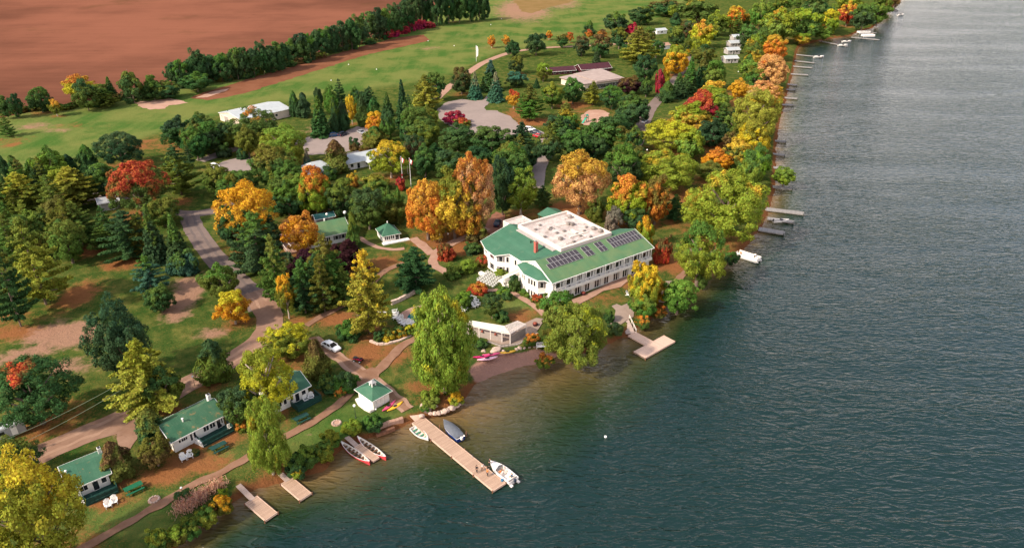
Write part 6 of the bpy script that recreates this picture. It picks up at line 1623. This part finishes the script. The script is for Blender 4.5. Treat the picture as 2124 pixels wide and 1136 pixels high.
# ------------------------------------------------------------------ vehicles
def car(name, label, paint, suv=False):
    root = empty(name, (0, 0, 0), 0, label, 'car'); L = 4.75; W = .92; k = 1.12 if suv else 1.0
    prof = [(-2.35, .35, .62), (-2.3, .3, .88), (-1.75, .22, .98), (-1.0, .2, 1.0), (.9, .2, .98), (1.7, .22, .9), (2.2, .3, .76), (2.38, .38, .55)]
    V = []
    for x, zb, zt in prof:
        zt *= k; w = W*(1-.10*(abs(x)/2.38)**4); V += [(x, -w*.94, zb), (x, -w, (zb+zt)/2), (x, -w*.93, zt-.02), (x, 0, zt+.025), (x, w*.93, zt-.02), (x, w, (zb+zt)/2), (x, w*.94, zb)]
    n = len(prof); Fs = [(i*7+j, i*7+j+1, (i+1)*7+j+1, (i+1)*7+j) for i in range(n-1) for j in range(6)]+[(i*7+6, i*7, (i+1)*7, (i+1)*7+6) for i in range(n-1)]+[tuple(range(7)), tuple((n-1)*7+j for j in reversed(range(7)))]
    bd = MB().add(V, Fs).build('body', paint, root, smooth=False, bevel=.03)
    xr = (-2.2, -1.75) if suv else (-1.95, -1.15); z0 = .97*k; z1 = 1.42*k
    gl = MB(); b4 = [(xr[0], -.83), (1.25, -.83), (1.25, .83), (xr[0], .83)]; t4 = [(xr[1], -.66), (.35, -.66), (.35, .66), (xr[1], .66)]
    gl.add([(*p, z0-.02) for p in b4]+[(*p, z1) for p in t4], [(0, 1, 5, 4), (1, 2, 6, 5), (2, 3, 7, 6), (3, 0, 4, 7)]); gl.build('window', 'dark_glass', root)
    rf = MB(); rf.add([(*p, z1-.01) for p in t4]+[(p[0], p[1]*.96, z1+.06) for p in t4], [(0, 1, 5, 4), (1, 2, 6, 5), (2, 3, 7, 6), (3, 0, 4, 7), (4, 5, 6, 7)])
    for s in (-1, 1):
        for (xa, xb) in ((xr[0], xr[1]), (-.35, -.35), (1.25, .35)): rf.tube([(xa, s*.84, z0), (xb, s*.675, z1)], .045, 4)
    rf.build('roof', paint, root)
    for x in (-1.42, 1.42):
        for s in (-1, 1):
            wl = MB().tube([(x, s*.72, .33), (x, s*.93, .33)], .33, 16).build('wheel', 'tyre', root); MB().tube([(x, s*.925, .33), (x, s*.945, .33)], .21, 12).build('rim', 'rim', wl)
    for s in (-1, 1):
        MB().box(2.2, 2.36, s*.62-.18, s*.62+.18, .6*k, .72*k).build('headlight', 'lamp_clear', root); MB().box(-2.4, -2.28, s*.64-.16, s*.64+.16, .68*k, .82*k).build('tail_light', 'lamp_red', root)
        MB().box(.75, .95, s*.93-.07+.05*s, s*.93+.07+.05*s, .95*k, 1.07*k).build('mirror', paint, root)
    return root
sd = car('parked_car', 'white sedan parked at the end of the dirt footpath', 'car_white'); place(sd, at(687, 722), heading((667, 710), (708, 731)))
sv = car('parked_car', 'white car alone on the upper lane', 'car_white', True); place(sv, at(447, 349), heading((435, 342), (461, 352)))
def recar(src, paint, px, rz, label):
    c = copy_tree(src); place(c, at(*px), rz, label, 'cars in the car parks')
    for ch in c.children:
        if ch.name.split('.')[0] in ('body', 'roof', 'mirror'): setmat(ch, paint)
    return c
recar(sv, 'car_blue', (694, 283), R(30), 'dark blue car under the large dark spruce')
recar(sv, 'car_dark', (712, 281), R(62), 'dark car with pale hood next to the blue one')
recar(sd, 'car_silver', (750, 277), R(-50), 'silver car below the yellow column tree')
recar(sv, 'car_white', (1099, 271), R(-20), 'white car in the guest car park')
recar(sd, 'car_dark', (1111, 277), R(-30), 'dark car beside the white one in the guest car park')
recar(sd, 'car_red', (1117, 285), R(-30), 'red car half hidden in the guest car park')
recar(sv, 'car_white', (1337, 254), R(62), 'white car on the shaded shore road')
recar(sd, 'car_dark', (1032, 466), R(80), 'dark car on the brown plaza at the hotel\'s back')
recar(sv, 'car_blue', (1006, 281), R(15), 'dark blue car at the guest car park\'s lower edge')
at_ = empty('quad_bike', at(743, 749), heading((731, 747), (755, 752)), 'small red quad bike parked by the sandy crossing', 'quad bike')
MB().box(-.85, .85, -.28, .28, .45, .75).box(.35, .95, -.5, .5, .62, .76).box(-.95, -.3, -.5, .5, .62, .78).build('body', 'red_plastic', at_, bevel=.05)
MB().box(-.55, .2, -.2, .2, .76, .92).build('seat', 'black_metal', at_, bevel=.05)
MB().tube([(.5, -.4, 1.1), (.42, 0, 1.05), (.5, .4, 1.1)], .03, 6).tube([(.6, 0, .7), (.42, 0, 1.05)], .035, 6).build('handlebar', 'black_metal', at_)
for x in (-.65, .65):
    for s in (-1, 1):
        wl = MB().tube([(x, s*.36, .3), (x, s*.62, .3)], .3, 14).build('wheel', 'tyre', at_); MB().tube([(x, s*.6, .3), (x, s*.635, .3)], .16, 10).build('rim', 'car_white', wl)
MB().box(-1.0, -.3, -.45, .45, .82, .86).box(.45, .95, -.4, .4, .8, .84).build('rack', 'black_metal', at_)

# ------------------------------------------------------------------ furniture
def adirondack(label, group):
    r_ = empty('garden_chair', (0, 0, 0), 0, label, 'chair', group)
    MB().slab([(-.3, -.42, .36), (.3, -.42, .36), (.3, .2, .24), (-.3, .2, .24)], .04).build('seat', 'white_paint', r_)
    b = MB()
    for i in range(5):
        x = -.26+.13*i; h = 1.02-.05*abs(i-2)**1.6; b.slab([(x-.055, .16, .26), (x+.055, .16, .26), (x+.062+.01*(i-2), .48, h), (x-.062+.01*(i-2), .48, h)], .035)
    b.build('backrest', 'white_paint', r_)
    for s in (-1, 1):
        MB().box(s*.36-.07, s*.36+.07, -.46, .34, .55, .58).build('armrest', 'white_paint', r_)
        MB().box(s*.32-.03, s*.32+.03, -.42, -.34, 0, .55).build('leg', 'white_paint', r_); MB().slab([(s*.32-.025, -.3, .34), (s*.32+.025, -.3, .34), (s*.32+.025, .5, .06), (s*.32-.025, .5, .06)], .1).build('leg', 'white_paint', r_)
    return r_
AD = adirondack('white slatted garden chair before the long cottage, the one further from its door', 'pairs of white garden chairs at the cottages'); place(AD, at(381, 953), R(40), scale=1.25)
for px, py, a_, lab in [(395, 947, 25, 'white slatted garden chair before the long cottage, closer to the dark picnic table'), (225, 1050, 40, 'white slatted garden chair at the smallest cottage, the lower one'), (238, 1042, 30, 'white slatted garden chair at the smallest cottage, nearer the green picnic table'), (634, 831, 40, 'white slatted garden chair by the hidden cottage, nearer its porch steps'), (646, 826, 20, 'white slatted garden chair by the hidden cottage, nearer the boathouse'), (1303, 612, 60, 'lone white garden chair on the hotel lawn by the yellow tree'), (1310, 609, 30, 'second white garden chair on the hotel lawn, closer to the yellow tree')]:
    place(copy_tree(AD), at(px, py), R(a_), lab, scale=1.25)
for i, (px, py, a_) in enumerate([(819, 650, -80), (822, 656, -70), (819, 661, -60), (826, 663, -60), (831, 664, -50), (832, 671, -40), (838, 674, -30), (843, 677, -20), (848, 673, 0), (855, 676, 10), (790, 652, 30), (797, 655, 50), (790, 660, 90)]):
    place(copy_tree(AD), at(px, py), R(a_), 'white slatted lounge chair in the ring round the swimming pool', 'white chairs round the swimming pool', 1.35)
for i, (px, py) in enumerate([(982, 622), (987, 628), (990, 634), (984, 637), (963, 645)]): place(copy_tree(AD), at(px, py), R(60), 'white slatted chair in the shade on the big willow\'s hotel side', 'white chairs beside the big willow', 1.35)
def picnic(label, mname='bench_green'):
    r_ = empty('picnic_table', (0, 0, 0), 0, label, 'picnic table', 'green picnic tables on the cottage lawns')
    MB().box(-1.1, 1.1, -.4, .4, .72, .77).build('tabletop', mname, r_)
    for s in (-1, 1): MB().box(-1.1, 1.1, s*.75-.14, s*.75+.14, .42, .47).build('bench', mname, r_)
    for x in (-.8, .8):
        for s in (-1, 1): MB().add([(x-.04, s*.3, .72), (x+.04, s*.3, .72), (x+.04, s*.72, 0), (x-.04, s*.72, 0), (x-.04, s*.4, .72), (x+.04, s*.4, .72), (x+.04, s*.82, 0), (x-.04, s*.82, 0)], [(0, 1, 2, 3), (7, 6, 5, 4), (0, 4, 5, 1), (3, 2, 6, 7), (0, 3, 7, 4), (1, 5, 6, 2)]).build('leg', mname, r_)
        MB().box(x-.04, x+.04, -.8, .8, .34, .41).build('crossbar', mname, r_)
    return r_
pt = picnic('bright green picnic table on the lawn by the smallest cottage'); place(pt, at(279, 1017), R(42), scale=1.25)
c = copy_tree(pt); place(c, at(455, 932), R(45), 'dark picnic table in the shade before the long cottage', scale=1.25)
for ch in c.children: setmat(ch, 'porch_green')
c = copy_tree(pt); place(c, at(626, 872), R(42), 'dark picnic table on the lawn above the poplar', scale=1.25)
for ch in c.children: setmat(ch, 'porch_green')
bn = empty('bench', at(1125, 722), R(4), 'white slatted bench at the back of the beach', 'bench')
MB().box(-1.0, 1.0, -.3, .15, .42, .47).build('seat', 'white_paint', bn)
b_ = MB(); b_.box(-1.0, 1.0, .2, .25, .98, 1.06).box(-1.0, 1.0, .19, .24, .5, .58)
for i in range(12): b_.box(-.97+i*.172, -.91+i*.172, .2, .24, .58, .98)
b_.build('backrest', 'white_paint', bn)
for s in (-1, 1):
    MB().box(s*.96-.05, s*.96+.05, -.32, .26, .66, .72).build('armrest', 'white_paint', bn)
    for y in (-.28, .2): MB().box(s*.96-.04, s*.96+.04, y-.04, y+.04, 0, .66 if y < 0 else 1.0).build('leg', 'white_paint', bn)
bn.scale = (1.25,)*3
# wedding chairs in rows on the side terrace
wc = MB(); wc.box(-.21, .21, -.2, .2, .43, .46).box(-.21, .21, .2, .23, .5, .88)
for x in (-.19, .17):
    for y in (-.19, .2): wc.box(x, x+.03, y-.02, y+.01, 0, .43 if y < 0 else .88)
wch = wc.build('folding_chair', 'white_paint'); tag(wch, 'white folding chair in the rows on the hotel\'s side terrace', 'chair', 'rows of white folding chairs')
w0 = at(992, 584); w1 = at(1022, 597); w2 = at(1013, 567); du = (w1-w0)/5.; dv = (w2-w0)/6.; first = True; fa = math.atan2(du.y, du.x)
for i in range(6):
    for j in range(7):
        p = w0+du*i+dv*j; c = wch if first else wch.copy()
        if not first: COL.objects.link(c)
        first = False; c.location = p+Vector((0, 0, .05)); c.rotation_euler = (0, 0, fa+PI/2+R(random.uniform(-4, 4))); c.scale = (1.05, 1.05, 1.05)
ar = empty('serving_table', at(1001, 571), fa, 'white cloth covered table by the rows of folding chairs', 'table'); MB().box(-1.0, 1.0, -.5, .5, .7, .76).box(-.98, .98, -.48, .48, .1, .7).build('tablecloth', 'cushion_white', ar, bevel=.03)
tb = empty('garden_table', at(938, 573), R(20), 'white garden table by the path to the hotel garden', 'table'); MB().lathe([(.7, .7), (.72, .74), (.7, .76)], 16).build('tabletop', 'white_paint', tb); MB().lathe([(.35, 0), (.06, .1), (.06, .7)], 10).build('pedestal', 'white_paint', tb)
for px, py, lab in [(1309, 637, 'dark red planter tub on the gangway plaza'), (1110, 676, 'dark red planter tub on the patio by the pergola'), (1368, 617, 'dark brown fire bowl on the paved lake terrace'), (1210, 612, 'dark red table tub on the hotel terrace')]:
    pl = empty('planter', at(px, py)+Vector((0, 0, .2 if px == 1309 else .05)), 0, lab, 'planter'); MB().lathe([(.45, 0), (.6, .65), (.55, .7), (.5, .62)], 16).build('tub', 'maroon_roof' if px != 1368 else 'brown_wood', pl); MB().ball((0, 0, .7), (.5, .5, .3), 10).build('plant', 'copper_red', pl)
for px, py, lab in [(698, 877, 'round sandy fire pit on the lawn above the canoes'), (320, 1036, 'round sandy fire pit near the low bank reeds')]:
    fp = empty('fire_pit', at(px, py)+Vector((0, 0, .02)), 0, lab, 'fire pit'); MB().lathe([(.95, -.05), (.95, .06), (.5, .08)], 18).build('sand_base', 'sand_pink', fp)
    rg = MB()
    for i in range(11): a_ = i*2*PI/11; rg.ball((math.cos(a_)*.72, math.sin(a_)*.72, .12), (.2, .2, .15), 8)
    rg.build('stone_ring', 'boulder', fp)
# swimming pool
ps = at(879, 654); pool = empty('swimming_pool', ps, R(25), 'oval swimming pool with pale deck mostly hidden by the big willow', 'pool')
def ring(m, ro, ri, z0, z1, n=36):
    V = []
    for i in range(n):
        t = 2*PI*i/n; V += [(ro[0]*math.cos(t), ro[1]*math.sin(t), z0), (ro[0]*math.cos(t), ro[1]*math.sin(t), z1), (ri[0]*math.cos(t), ri[1]*math.sin(t), z1), (ri[0]*math.cos(t), ri[1]*math.sin(t), z0)]
    m.add(V, [(4*i+a_, (4*((i+1) % n))+a_, (4*((i+1) % n))+(a_+1) % 4, 4*i+(a_+1) % 4) for i in range(n) for a_ in range(4)])
m_ = MB(); ring(m_, (6.0, 4.6), (3.8, 2.7), -.05, .12); m_.build('pool_deck', 'sand_pink', pool)
m_ = MB(); n = 36; m_.add([(3.79*math.cos(2*PI*i/n), 2.69*math.sin(2*PI*i/n), .04) for i in range(n)], [tuple(range(n))]); m_.build('pool_basin', 'pool_water', pool)
a = at(846, 622); fw = wall_line('garden_wall', [(812, 632), (835, 622), (860, 608)], .6, -.05, 1.0, 'stone_wall', 'low stone wall behind the swimming pool', 'wall', .1)
pv = empty('play_slide', at(1214, 254), R(50), 'green and teal slide in the sandy playground', 'slide')
MB().slab([(-2.2, -.4, .2), (.2, -.4, 1.9), (.2, .4, 1.9), (-2.2, .4, .2)], .1).build('chute', 'plastic_green', pv); MB().box(.2, 1.4, -.6, .6, 1.75, 1.9).build('platform', 'bench_green', pv)
for x in (.25, 1.35):
    for y in (-.55, .55): MB().box(x-.06, x+.06, y-.06, y+.06, 0, 2.8).build('post', 'bench_green', pv)
MB().slab([(.1, -.75, 2.8), (1.5, -.75, 2.8), (1.5, 0, 3.3), (.1, 0, 3.3)], .06).slab([(.1, 0, 3.3), (1.5, 0, 3.3), (1.5, .75, 2.8), (.1, .75, 2.8)], .06).build('roof', 'plastic_green', pv)

# ------------------------------------------------------------------ lamps, flags, wires
def lamp(label, h=2.6):
    r_ = empty('garden_lamp', (0, 0, 0), 0, label, 'lamp', 'white globe lamps'); MB().tube([(0, 0, 0), (0, 0, h)], [.07, .045], 8).lathe([(.14, 0), (.14, .1), (.07, .18)], 10).build('pole', 'pole_dark', r_); MB().ball((0, 0, h+.2), .27, 14).build('globe', 'globe_white', r_, smooth=True); return r_
lp = lamp('globe lamp on the grass by the boathouse path'); place(lp, at(738, 866))
for px, py, lab, s_ in [(781, 862, 'short globe lamp on the grass just below the boathouse', .55), (1011, 452, 'globe lamp on the grass behind the hotel annex', 1), (681, 470, 'globe lamp on the deck side of the green roofed house', 1.4), (719, 474, 'tall globe lamp at the green roofed house\'s gable end', 1.8), (913, 506, 'globe lamp at the garden path crossing', 1), (381, 1030, 'globe lamp beside the low bank path', .7), (1474, 572, 'globe lamp on the lake bank by the rounded shore tree', .8), (1341, 326, 'globe lamp in the shade behind the peach maple', 1), (1552, 122, 'globe lamp beside the white cabins', 1), (1541, 138, 'globe lamp on the grass below the white cabins', 1), (1530, 160, 'globe lamp on the path below the white cabins', 1), (1525, 204, 'globe lamp under the small golden orange tree', 1), (1590, 88, 'globe lamp among the shore trees by the bay', 1), (930, 500, 'second globe lamp at the garden path crossing', .8), (404, 800, 'globe lamp at the drive\'s edge by the lone olive cedar', .8)]:
    place(copy_tree(lp), at(px, py), 0, lab, scale=s_)
def flagpole(px, py, h, label, cols):
    r_ = empty('flagpole', at(px, py), R(-25), label, 'flagpole'); MB().tube([(0, 0, 0), (0, 0, h)], [.10, .05], 8).ball((0, 0, h+.06), .1, 8).build('pole', 'pole_white', r_)
    if cols:
        n = 8; V = []; 
        for i in range(n+1):
            t = i/n; y = .10*math.sin(t*7); V += [(.08+1.2*t, y, h-.15-.55*t), (.08+.75*t, y*1.2, h-1.25-.95*t)]
        m = MB(); m.add(V, [(2*i, 2*i+1, 2*i+3, 2*i+2) for i in range(n)])
        m.mi = [0 if i < 2 or i > 5 else 1 for i in range(n)]; m.build('flag', cols, r_)
    return r_
flagpole(836, 389, 10.5, 'white flagpole with a red and white flag, closest to the white lodge', ['flag_red', 'flag_white'])
flagpole(853, 391, 10.3, 'white flagpole with a drooping flag, closest to the orange grove', ['flag_red', 'flag_white'])
flagpole(846, 361, 5.6, 'shorter bare white pole behind the two flagpoles', None)
fb = empty('feather_banner', at(988, 128), 0, 'tall white feather banner on the fairway lane', 'banner'); MB().tube([(0, 0, 0), (0, 0, 9)], .09, 6).build('pole', 'pole_white', fb); MB().add([(.12, 0, 2.5), (1.1, .05, 3.3), (1.3, .12, 6.5), (1.0, .1, 8.4), (.1, 0, 9), (.12, .06, 2.5), (1.1, .11, 3.3), (1.3, .18, 6.5), (1.0, .16, 8.4), (.1, .06, 9)], [(0, 1, 2, 3, 4), (9, 8, 7, 6, 5)]+[(i, i+5, (i+1) % 5+5, (i+1) % 5) for i in range(5)]).build('banner_cloth', 'flag_white', fb)
for i, (p0, p1) in enumerate([((262, 788, 7.2), (-20, 925, 7.0)), ((268, 798, 6.4), (-10, 945, 6.2))]):
    a = at(p0[0], p0[1], LAND+p0[2]); b = at(p1[0], p1[1], LAND+p1[2]); pts = [a.lerp(b, t/12)-Vector((0, 0, .5*math.sin(PI*t/12))) for t in range(13)]
    o = MB().tube([p-a for p in pts], .035, 5).build('overhead_wire', 'cable'); o.location = a; tag(o, ['upper pale wire running above the dirt drive', 'lower pale wire running above the dirt drive'][i], 'wire')
for px, py, s_ in [(687, 168, .4), (723, 135, .4), (781, 145, .5), (942, 96, .5), (1018, 52, .5), (888, 86, .5), (1040, 40, .5)]:
    p = at(px, py); o = MB().lathe([(.2, 0), (.28, .15), (.2, .5), (.04, .55)], 10).build('yardage_marker', 'globe_white'); o.location = p; tag(o, 'tiny white marker standing on the mown fairway', 'marker', 'white markers on the fairway')
# boulders
bl = None
for i, (px, py, s_, lab) in enumerate([(884, 846, 1.0, 'tall pale boulder standing by the main dock\'s grass'), (893, 857, .45, None), (902, 857, .55, None), (910, 856, .6, None), (917, 854, .5, None), (922, 852, .7, None), (928, 850, .6, None), (933, 847, .55, None), (938, 846, .7, None), (943, 842, .5, None), (946, 840, .55, None), (951, 836, .5, None), (957, 830, .4, None),
        (1003, 729, .7, 'smaller pink boulder under the pergola'), (1028, 726, 1.0, 'biggest pink boulder under the pergola'), (1044, 728, .5, 'beach'), (1072, 724, .4, 'beach'), (1079, 722, .5, 'beach'), (1088, 722, .35, 'beach'), (1099, 721, .4, 'beach'), (1109, 720, .45, 'beach'), (1139, 719, .45, 'beach'), (1146, 716, .4, 'beach'), (874, 862, .5, None), (655, 815, .4, 'pale stone beside the hidden cottage'), (905, 842, .4, None)]):
    if bl is None:
        bm = bmesh.new(); bmesh.ops.create_icosphere(bm, subdivisions=3, radius=1)
        for v in bm.verts: v.co *= 1+.35*noise.noise(v.co*1.3); v.co.z *= .8
        me = bpy.data.meshes.new('boulder'); bm.to_mesh(me); bm.free(); me.materials.append(MATS['boulder']); me.polygons.foreach_set('use_smooth', [True]*len(me.polygons))
    o = bpy.data.objects.new('boulder', me); COL.objects.link(o); o.location = at(px, py, LAND-.25 if lab != 'beach' else LAND-.35); bl = o
    o.rotation_euler = (random.uniform(-.3, .3), random.uniform(-.3, .3), random.uniform(0, 6)); o.scale = (s_*random.uniform(.8, 1.2), s_*random.uniform(.8, 1.2), s_*(1.35 if i == 0 else .9))
    if lab == 'beach': tag(o, 'small pale stone in the row along the back of the beach', 'boulder', 'stones along the back of the beach')
    elif lab: tag(o, lab, 'boulder')
    else: tag(o, 'pale boulder in the rocky edge beside the main dock', 'boulder', 'boulders along the shore by the main dock')

# ------------------------------------------------------------------ people
def skin(name, verts, edges, rad, mname, parent, sub=2):
    me = bpy.data.meshes.new(name); me.from_pydata(verts, edges, []); o = bpy.data.objects.new(name, me); COL.objects.link(o)
    o.modifiers.new('s', 'SKIN'); sv_ = me.skin_vertices[0].data
    for i, r_ in enumerate(rad): sv_[i].radius = (r_, r_) if not isinstance(r_, tuple) else r_; sv_[i].use_root = (i == 0)
    u = o.modifiers.new('u', 'SUBSURF'); u.levels = sub; u.render_levels = sub
    dg = bpy.context.evaluated_depsgraph_get(); m2 = bpy.data.meshes.new_from_object(o.evaluated_get(dg)); m2.materials.clear(); m2.materials.append(MATS[mname]); m2.polygons.foreach_set('use_smooth', [True]*len(m2.polygons))
    bpy.data.objects.remove(o); o = bpy.data.objects.new(name, m2); COL.objects.link(o); o.parent = parent; return o
def person(loc, rz, label, top, legs_m, hair='hair_dark', sit=False, arms=((.1, .0), (.1, .0)), sleeves=False, step=.06, lean=0.):
    """one continuous body; arms = (forward swing, elbow bend) for each side; faces +x"""
    r_ = empty('person', loc, rz, label, 'person', 'people at the main dock\'s end' if not sit else None)
    V = []; E = []; Q = []
    def add(p, rad, par=None):
        V.append(p); Q.append(rad)
        if par is not None: E.append((par, len(V)-1))
        return len(V)-1
    hz = .92 if not sit else .5
    pel = add((0, 0, hz), (.13, .15)); wst = add((lean*.15, 0, hz+.18), (.105, .135), pel); che = add((lean*.35, 0, hz+.38), (.12, .165), wst); nck = add((lean*.5, 0, hz+.56), (.06, .06), che)
    hd0 = add((lean*.5+.01, 0, hz+.66), (.075, .07), nck); hd1 = add((lean*.5+.015, 0, hz+.77), (.095, .078), hd0); add((lean*.5, 0, hz+.84), (.06, .055), hd1); add((lean*.5+.105, 0, hz+.735), (.016, .016), hd1)
    sh = {}; lg = {}
    for s, (fw, el) in zip((-1, 1), arms):
        a0 = add((lean*.4, s*.19, hz+.50), .055, che); e = (lean*.4+.28*math.sin(fw), s*.24, hz+.50-.28*math.cos(fw)); a1 = add(e, .042, a0)
        f = fw+el; h = (e[0]+.25*math.sin(f), e[1]-s*.03, e[2]-.25*math.cos(f)); a2 = add(h, .03, a1); pm = (h[0]+.06*math.sin(f), h[1], h[2]-.06*math.cos(f)); a3 = add(pm, (.022, .034), a2)
        for k, L_ in enumerate((.07, .08, .076, .06)):
            b0 = add((pm[0]+.03*math.sin(f)+(k-1.5)*.02*math.cos(f), pm[1], pm[2]-.03*math.cos(f)+(k-1.5)*.02*math.sin(f)), .009, a3)
            add((V[b0][0]+L_*math.sin(f+.35), V[b0][1]-s*.012, V[b0][2]-L_*math.cos(f+.35)), .007, b0)
        t0 = add((pm[0]+.035*math.cos(f), pm[1]-s*.01, pm[2]+.03*math.sin(f)), .01, a3); add((V[t0][0]+.035*math.cos(f)+.02*math.sin(f), V[t0][1]-s*.015, V[t0][2]-.03*math.cos(f)), .008, t0)
        sh[s] = (V[a0], V[a1], V[a2])
    for s in (-1, 1):
        if sit: kn = (.42, s*.11, hz-.02); an_ = (.44, s*.11, hz-.42); hp = (.04, s*.09, hz-.03)
        else: hp = (0, s*.09, hz-.08); kn = (.03+step*s*.6, s*.10, .48); an_ = (step*s*1.2, s*.105, .08)
        l0 = add(hp, .085, pel); l1 = add(kn, .058, l0); l2 = add(an_, .038, l1); add((an_[0]+.15, an_[1], an_[2]-.045), (.03, .035), l2); lg[s] = (hp, kn, an_)
    body = skin('body', V, E, Q, 'skin', r_)
    # shirt and trousers a little outside the body
    V2 = [V[pel], V[wst], V[che], (V[nck][0], 0, hz+.5)]; E2 = [(0, 1), (1, 2), (2, 3)]; Q2 = [(.145, .165), (.122, .15), (.137, .182), (.09, .1)]
    for s in (-1, 1):
        a0, a1, a2 = sh[s]; V2.append(a0); Q2.append(.07); E2.append((2, len(V2)-1)); m = tuple(a0[i]+(a1[i]-a0[i])*(.9 if not sleeves else 1) for i in range(3)); V2.append(m); Q2.append(.056); E2.append((len(V2)-2, len(V2)-1))
        if sleeves: V2.append(a2); Q2.append(.042); E2.append((len(V2)-2, len(V2)-1))
    skin('shirt', V2, E2, Q2, top, r_)
    V3 = [(0, 0, hz+.03)]; E3 = []; Q3 = [(.145, .165)]
    for s in (-1, 1):
        h_, k_, a_ = lg[s]; i = len(V3); V3 += [h_, k_, (a_[0], a_[1], a_[2]+.02)]; Q3 += [.1, .072, .056]; E3 += [(0, i), (i, i+1), (i+1, i+2)]
    skin('trousers', V3, E3, Q3, legs_m, r_)
    hx = lean*.5; MB().ball((hx-.022, 0, hz+.795), (.1, .088, .085), 12).build('hair', hair, r_, smooth=True)
    f_ = MB()
    for s in (-1, 1): f_.ball((hx+.1, s*.032, hz+.765), .011, 6)
    f_.box(hx+.095, hx+.104, -.025, .025, hz+.69, hz+.70); f_.build('face', 'hair_dark', r_)
    for s in (-1, 1): MB().ball((hx+.0, s*.082, hz+.75), (.02, .012, .03), 6).build('ear', 'skin', r_, smooth=True)
    return r_
dz = .5
person(at(989, 980, dz), R(60), 'person in dark clothes standing in the middle of the main dock', 'shirt_black', 'trousers_dark', arms=((.15, .3), (.5, .7)), sleeves=True)
person(at(1000, 976, dz), R(-30), 'person in white top and light shorts leaning on the main dock', 'shirt_white', 'trousers_tan', arms=((.3, .5), (.2, .4)), lean=.35, step=.1)
person(at(1011, 987, dz), R(40), 'person in dark trousers and orange top standing on the main dock', 'shirt_orange', 'trousers_dark', arms=((.2, .4), (.9, .6)))
person(at(1015, 966, dz), R(-20), 'person in black standing by the motorboat\'s bow', 'shirt_black', 'trousers_dark', arms=((.8, .5), (.7, .5)), sleeves=True, lean=.2)
q0 = mo.matrix_basis
bpy.context.view_layer.update()
for (x, y, top, lab) in [(-.22, .45, 'shirt_orange', 'person in orange sitting at the motorboat\'s helm'), (-.22, -.45, 'shirt_white', 'person in white sitting in the motorboat'), (-2.15, -.3, 'shirt_blue', 'person in blue sitting on the motorboat\'s rear bench')]:
    w = mo.matrix_world @ Vector((x, y, .35)); person(w, mo.rotation_euler[2], lab, top, 'trousers_tan', sit=True, arms=((.6, .8), (.6, .8)))
for (x, y, top, lab) in [(1.6, .75, 'shirt_white', 'person in white sitting at the pontoon boat\'s bow'), (-1.8, -.75, 'shirt_orange', 'person in orange sitting toward the pontoon boat\'s stern')]:
    w = PONT.matrix_world @ Vector((x, y, .76)); person(w, PONT.rotation_euler[2]+(PI/2 if y < 0 else -PI/2), lab, top, 'trousers_dark', sit=True, arms=((.5, .8), (.5, .8)))
# ------------------------------------------------------------------ sky, sun, camera
SUN = Vector((-.82, -.52, 0)).normalized(); EL = R(38)
w = bpy.data.worlds.new('World'); sc.world = w; w.use_nodes = True; nt = w.node_tree; bg = nt.nodes['Background']
sky = nt.nodes.new('ShaderNodeTexSky'); sky.sky_type = 'NISHITA'; sky.sun_disc = False; sky.sun_elevation = EL
sky.sun_rotation = math.atan2(SUN.x, SUN.y) % (2*PI); sky.air_density = 1.0; sky.dust_density = 2.5; sky.ozone_density = 1.0
tc = nt.nodes.new('ShaderNodeTexCoord')
mp = nt.nodes.new('ShaderNodeMapping'); mp.inputs['Scale'].default_value = (1, 1, 2.6); nt.links.new(tc.outputs['Generated'], mp.inputs['Vector'])
cn_ = noise_node(nt, 2.2, 6, .6, mp.outputs[0]); sz_ = nt.nodes.new('ShaderNodeSeparateXYZ'); nt.links.new(tc.outputs['Generated'], sz_.inputs[0])
band = mathn(nt, 'SUBTRACT', 1., smooth(nt, sz_.outputs[2], .16, .62))       # a bright bank of cloud low in the sky, clearer overhead
cl = mathn(nt, 'MULTIPLY', mathn(nt, 'ADD', smooth(nt, cn_.outputs['Fac'], .36, .6), .35, True), mathn(nt, 'ADD', mathn(nt, 'MULTIPLY', band, .8), .2))
nt.links.new(mixc(nt, cl, sky.outputs[0], (7.3, 6.35, 5.85)), bg.inputs['Color']); bg.inputs['Strength'].default_value = .15
sl_ = bpy.data.lights.new('sun', 'SUN'); sl_.energy = 3.3; sl_.angle = R(3); sl_.color = (1, .88, .72)
so = bpy.data.objects.new('sun', sl_); COL.objects.link(so)
d = -Vector((SUN.x*math.cos(EL), SUN.y*math.cos(EL), math.sin(EL))); so.rotation_euler = d.to_track_quat('-Z', 'Y').to_euler()
cd = bpy.data.cameras.new('camera'); co = bpy.data.objects.new('camera', cd); COL.objects.link(co)
co.location = (0, 0, HC); co.rotation_euler = (R(90)-TH, 0, 0); cd.sensor_width = 36; cd.lens = 36*F/2124; cd.clip_end = 12000; cd.clip_start = 1
sc.camera = co
sc.render.engine = 'CYCLES'; sc.cycles.max_bounces = 6; sc.cycles.diffuse_bounces = 4; sc.cycles.glossy_bounces = 2; sc.cycles.transmission_bounces = 2; sc.cycles.use_denoising = True
sc.view_settings.view_transform = 'Standard'; sc.view_settings.look = 'None'; sc.view_settings.gamma = 1.0; sc.view_settings.exposure = .95


# unseen far ridge, added to darken and even out the lake's reflections
hv = []; hn = 60
for i in range(hn+1):
    az = R(-14+104*i/hn); hh = 95+60*noise.noise(Vector((i*.23, 2, 0)))+30*noise.noise(Vector((i*.9, 5, 0)))
    for rr, zz in ((2300, -2), (2500, hh*.7), (2900, hh), (3600, -2)): hv.append((rr*math.sin(az), rr*math.cos(az), zz))
hl = MB().add(hv, [(i*4+j, i*4+j+1, i*4+j+5, i*4+j+4) for i in range(hn) for j in range(3)]).build('added_hills', 'added_hill_woods', smooth=True); struct(hl)
